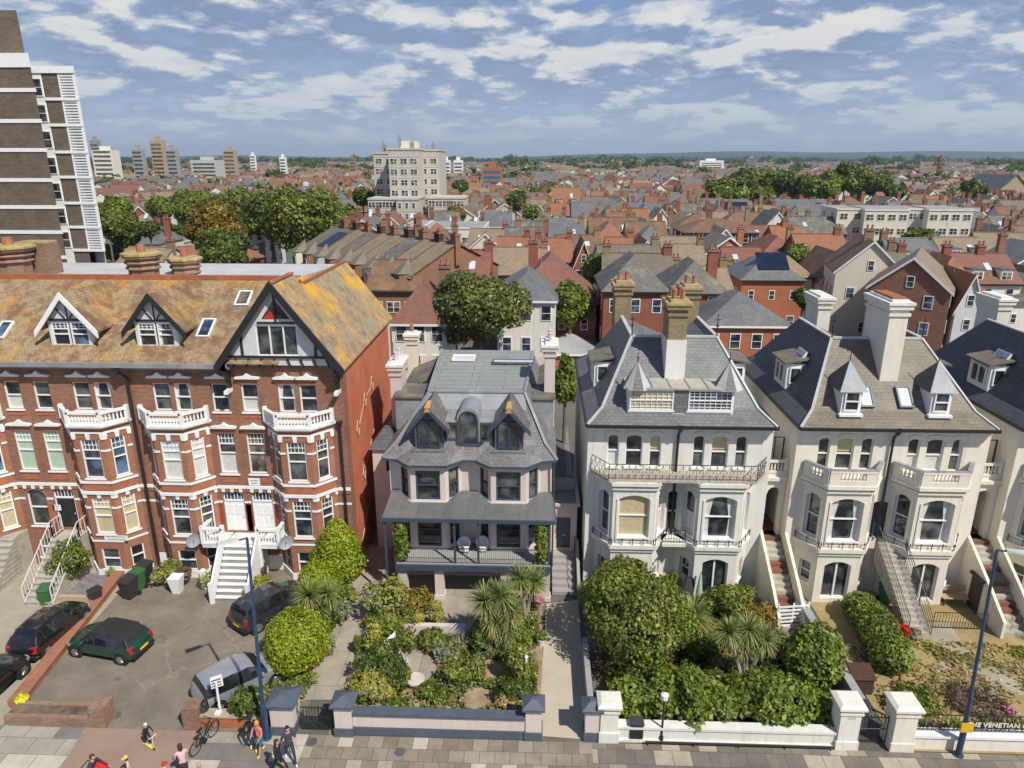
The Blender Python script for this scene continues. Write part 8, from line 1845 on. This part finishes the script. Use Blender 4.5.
# ------------------------------------------------------------------ the far town and woods: nobody could count them
FAR0 = 300
def far_town():
    m = MB(); gg = random.Random(5); wl = ['render_white', 'render_cream', 'brick_red', 'brick_brown', 'brick_pale']; rl = ['tile_red', 'tile_brown', 'tile_tan', 'slate', 'slate_mossy', 'tile_orange']; mats = wl+rl
    Y = FAR0
    while Y < 3200:
        x = -.74*Y-10
        while x < .8*Y+10:
            w = gg.uniform(6, 15)*(1+Y/2500); d = gg.uniform(8, 11)*(1+Y/2500); h = gg.uniform(5, 7.5); r = gg.uniform(2.4, 3.8); cx = x+w/2; y = Y+gg.uniform(-5, 5); x += w+gg.choice([.3, .3, 2, 5, 14])*(1+Y/1500)
            if any((cx-q[0])**2+(y-q[1])**2 < (q[2]+w*.4)**2 for q in RECTS if q[1] > 250): continue
            px, _ = proj((cx, y, 6))
            if gg.random() < .12 or (706 < px < 884 and y < 365): continue
            a = gg.choices(range(5), [5, 5, 2, 2, 2])[0]; b = 5+gg.choices(range(6), [3, 5, 6, 5, 5, 1])[0]; X0, X1 = cx-w/2, cx+w/2
            if gg.random() < .6:
                m.poly([(X0, y, 0), (X1, y, 0), (X1, y, h), (X0, y, h)], a); m.poly([(X0, y, 0), (X0, y, h), (X0, y+d/2, h+r), (X0, y+d, h), (X0, y+d, 0)], a); m.poly([(X1, y, 0), (X1, y+d, 0), (X1, y+d, h), (X1, y+d/2, h+r), (X1, y, h)], a)
                m.poly([(X0-.3, y-.4, h-.2), (X1+.3, y-.4, h-.2), (X1+.3, y+d/2, h+r), (X0-.3, y+d/2, h+r)], b); m.poly([(X0-.3, y+d+.4, h-.2), (X0-.3, y+d/2, h+r), (X1+.3, y+d/2, h+r), (X1+.3, y+d+.4, h-.2)], b)
                if Y < 900:
                    for k in (0, 1): 
                        if gg.random() < .6: cxx = X0+1 if k else X1-1; m.box(cxx-.6, cxx+.6, y+d/2-.5, y+d/2+.5, h+r-1, h+r+1.4, 2)
                    n = int(w/3.5)
                    for k in range(n): u = X0+w*(k+.5)/n; m.poly([(u-.6, y-.04, h-2.2), (u+.6, y-.04, h-2.2), (u+.6, y-.04, h-.7), (u-.6, y-.04, h-.7)], 11)
            else:
                xm = cx; ww = min(w, 11)*.5; X0, X1 = cx-ww, cx+ww
                m.poly([(X0, y, 0), (X1, y, 0), (X1, y, h), (cx, y, h+r), (X0, y, h)], a); m.poly([(X0, y, 0), (X0, y, h), (X0, y+d, h), (X0, y+d, 0)], a); m.poly([(X1, y, 0), (X1, y+d, 0), (X1, y+d, h), (X1, y, h)], a)
                m.poly([(X0-.4, y-.3, h-.2), (cx, y-.3, h+r+.1), (cx, y+d, h+r+.1), (X0-.4, y+d, h-.2)], b); m.poly([(X1+.4, y-.3, h-.2), (X1+.4, y+d, h-.2), (cx, y+d, h+r+.1), (cx, y-.3, h+r+.1)], b)
                if Y < 900: m.poly([(cx-.7, y-.04, h-2), (cx+.7, y-.04, h-2), (cx+.7, y-.04, h-.4), (cx-.7, y-.04, h-.4)], 11)
        Y += 13+Y*.028
    return stuff(m.build('distant_rooftops', mats+['glass_dim']), 'dense mass of small distant houses reaching to the horizon')
far_town()
def far_woods():
    gg = random.Random(9); bl = []
    for k in range(330):
        Y = 320+3200*gg.random()**1.7; x = gg.uniform(-.74, .8)*Y; s = gg.uniform(3, 6)*(1+Y/1200)
        if any((x-q[0])**2+(Y-q[1])**2 < (q[2]+4)**2 for q in RECTS if q[1] > 300): continue
        bl.append((x, Y, s*.75, s*gg.uniform(1, 2.2), s, s*gg.uniform(.7, 1)))
    for k in range(150): x = gg.uniform(-2700, 2900); bl.append((x, 3300+gg.uniform(0, 300), 6, gg.uniform(40, 110), 12, gg.uniform(8, 15)))
    P, D = [], []
    rng = np.random.default_rng(4)
    for b in bl:
        n = 130; d = rng.normal(size=(n, 3)); d /= np.linalg.norm(d, axis=1, keepdims=True); P.append(np.array(b[:3])+d*np.array(b[3:])*rng.uniform(.75, 1.08, (n, 1))); D.append(d)
    allP, allD = np.concatenate(P), np.concatenate(D); k = allP[:, 2] > .1; allP, allD = allP[k], allD[k]
    sz = np.clip(allP[:, 1:2]*.0042, 1.2, 14)
    me = leaves_mesh('distant_trees', allP, allD, sz, 'leaf_dark', 5); o = bpy.data.objects.new('distant_trees', me); COL.objects.link(o); stuff(o, 'scattered dark trees and tree line of the distant town')
far_woods()
# hills
ground_mat('hill_woods', [(.015, .03, .02), (.03, .05, .03), (.07, .08, .045)], .002)
def hills():
    for (Y, z0, seed, amp) in ((6500, 22, 1, 22), (9500, 55, 2, 45)):
        gg = random.Random(seed); ph = [gg.uniform(0, 6.28) for _ in range(5)]; m = MB(); n = 90; P = []
        for k in range(n+1):
            x = -8500+17500*k/n; z = z0+amp*(.5*math.sin(x/1900+ph[0])+.3*math.sin(x/800+ph[1])+.15*math.sin(x/350+ph[2])) + (35 if Y > 7000 else 0)*max(0, min(1, (x-500)/3500)); P.append((x, max(4, z)))
        for a, b in zip(P[:-1], P[1:]):
            m.poly([(a[0], Y-1500, -.02), (b[0], Y-1500, -.02), (b[0], Y, b[1]), (a[0], Y, a[1])]); m.poly([(a[0], Y, a[1]), (b[0], Y, b[1]), (b[0], Y+1500, -.02), (a[0], Y+1500, -.02)])
        structure(m.build('hills', 'hill_woods', smooth=True))
hills()
def haze():
    m = bpy.data.materials.new('haze'); m.use_nodes = True; nt = m.node_tree; nt.nodes.remove(nt.nodes['Principled BSDF'])
    v = N(nt, 'ShaderNodeVolumePrincipled'); v.inputs['Color'].default_value = (.66, .81, 1, 1); v.inputs['Density'].default_value = HAZE; v.inputs['Anisotropy'].default_value = .2
    nt.links.new(v.outputs[0], nt.nodes['Material Output'].inputs['Volume']); m.cycles.homogeneous_volume = True if hasattr(m.cycles, 'homogeneous_volume') else None
    MATS['haze'] = m; o = MB().box(-9300, 9300, -80, 11600, -1.2, 190).build('haze', 'haze'); stuff(o, 'thin pale blue air over the distant town')
HAZE = .00008
if HAZE: haze()
CLOUD_OFF = (3.3, 1.2, 0)
# ================================================================== GROUND, SKY, LIGHT, CAMERA
def world():
    w = bpy.data.worlds.new('World'); SC.world = w; w.use_nodes = True; nt = w.node_tree
    bg = nt.nodes['Background']; sk = N(nt, 'ShaderNodeTexSky', sky_type='NISHITA'); sk.sun_disc = False
    sk.sun_elevation = R(50); sk.sun_rotation = R(180-42.4); sk.altitude = 0; sk.air_density = 1.0; sk.dust_density = 1.2; sk.ozone_density = 2.0
    # clouds as a layer high above: direction projected on a plane; bright where the layer thins upwards, grey-blue below
    tc = N(nt, 'ShaderNodeTexCoord'); sp = N(nt, 'ShaderNodeSeparateXYZ'); nt.links.new(tc.outputs['Generated'], sp.inputs[0])
    mz = N(nt, 'ShaderNodeMath', operation='MAXIMUM'); nt.links.new(sp.outputs[2], mz.inputs[0]); mz.inputs[1].default_value = .0
    def layer(lift):
        az = N(nt, 'ShaderNodeMath', operation='ADD'); nt.links.new(mz.outputs[0], az.inputs[0]); az.inputs[1].default_value = .2+lift
        cb = N(nt, 'ShaderNodeCombineXYZ')
        for k in range(3): nt.links.new(az.outputs[0], cb.inputs[k])
        dv = N(nt, 'ShaderNodeVectorMath', operation='DIVIDE'); nt.links.new(tc.outputs['Generated'], dv.inputs[0]); nt.links.new(cb.outputs[0], dv.inputs[1])
        mp = N(nt, 'ShaderNodeMapping'); mp.inputs['Scale'].default_value = (1.05, 1.0, .0); mp.inputs['Location'].default_value = CLOUD_OFF; nt.links.new(dv.outputs[0], mp.inputs[0])
        n1 = N(nt, 'ShaderNodeTexNoise', Scale=4.3, Detail=10, Roughness=.55, Distortion=.1); nt.links.new(mp.outputs[0], n1.inputs['Vector'])
        n2 = N(nt, 'ShaderNodeTexNoise', Scale=1.3, Detail=2, Roughness=.5); nt.links.new(mp.outputs[0], n2.inputs['Vector'])
        ma = N(nt, 'ShaderNodeMath', operation='MULTIPLY_ADD'); nt.links.new(n2.outputs[0], ma.inputs[0]); ma.inputs[1].default_value = .7; nt.links.new(n1.outputs[0], ma.inputs[2]); return ma.outputs[0]
    d0, d1 = layer(0), layer(.024)
    df = N(nt, 'ShaderNodeMath', operation='SUBTRACT'); nt.links.new(d0, df.inputs[0]); nt.links.new(d1, df.inputs[1])
    df2 = N(nt, 'ShaderNodeMath', operation='MULTIPLY_ADD'); nt.links.new(df.outputs[0], df2.inputs[0]); df2.inputs[1].default_value = 4.5; df2.inputs[2].default_value = .47
    cov = ramp(nt, d0, [(.62, 0.0), (.78, .58), (.98, .95)])
    shade = ramp(nt, df2.outputs[0], [(.15, (3.0, 4.0, 6.0)), (.5, (5.2, 6.2, 7.8)), (.85, (10.2, 10.1, 9.8))])
    # the layer dissolves into the pale blue air low down
    fade = ramp(nt, sp.outputs[2], [(.0, 0.0), (.035, .3), (.09, .8), (.16, 1.0), (.28, .9), (.45, .3), (1.0, .15)])
    cf = N(nt, 'ShaderNodeMath', operation='MULTIPLY'); nt.links.new(cov, cf.inputs[0]); nt.links.new(fade, cf.inputs[1])
    low = ramp(nt, sp.outputs[2], [(.0, (6.6, 7.8, 10.2)), (.1, (4.4, 6.0, 9.0)), (.25, (1.4, 3.6, 9.0)), (.5, (.8, 2.0, 5.4)), (.9, (.5, 1.3, 4.0))])
    top = mixc(nt, cf.outputs[0], mixc(nt, .75, sk.outputs[0], low), shade)
    nt.links.new(top, bg.inputs[0]); bg.inputs[1].default_value = .078
world()
sun = bpy.data.lights.new('sun', 'SUN'); sun.energy = 5.0; sun.angle = R(.53); sun.color = (1, .945, .85)
so = bpy.data.objects.new('sun', sun); COL.objects.link(so)
d = Vector((-.675*math.cos(R(50)), .738*math.cos(R(50)), -math.sin(R(50)))); so.rotation_euler = d.to_track_quat('-Z', 'Y').to_euler()
cam = bpy.data.cameras.new('camera'); co = bpy.data.objects.new('camera', cam); COL.objects.link(co); SC.camera = co
cam.sensor_width = 36; cam.lens = 36*FPX/1024; cam.clip_start = .5; cam.clip_end = 30000
co.location = (0, 0, CAMZ); co.rotation_euler = (R(90)-PITCH, 0, YAW)
SC.view_settings.view_transform = 'Standard'; SC.view_settings.look = 'None'; SC.view_settings.exposure = EXPO; SC.view_settings.gamma = 1
SC.render.engine = 'CYCLES'; SC.cycles.use_denoising = True; SC.cycles.max_bounces = 5; SC.cycles.diffuse_bounces = 3; SC.cycles.glossy_bounces = 2; SC.cycles.transmission_bounces = 3; SC.cycles.transparent_max_bounces = 4
SC.cycles.use_adaptive_sampling = True; SC.cycles.adaptive_threshold = .015
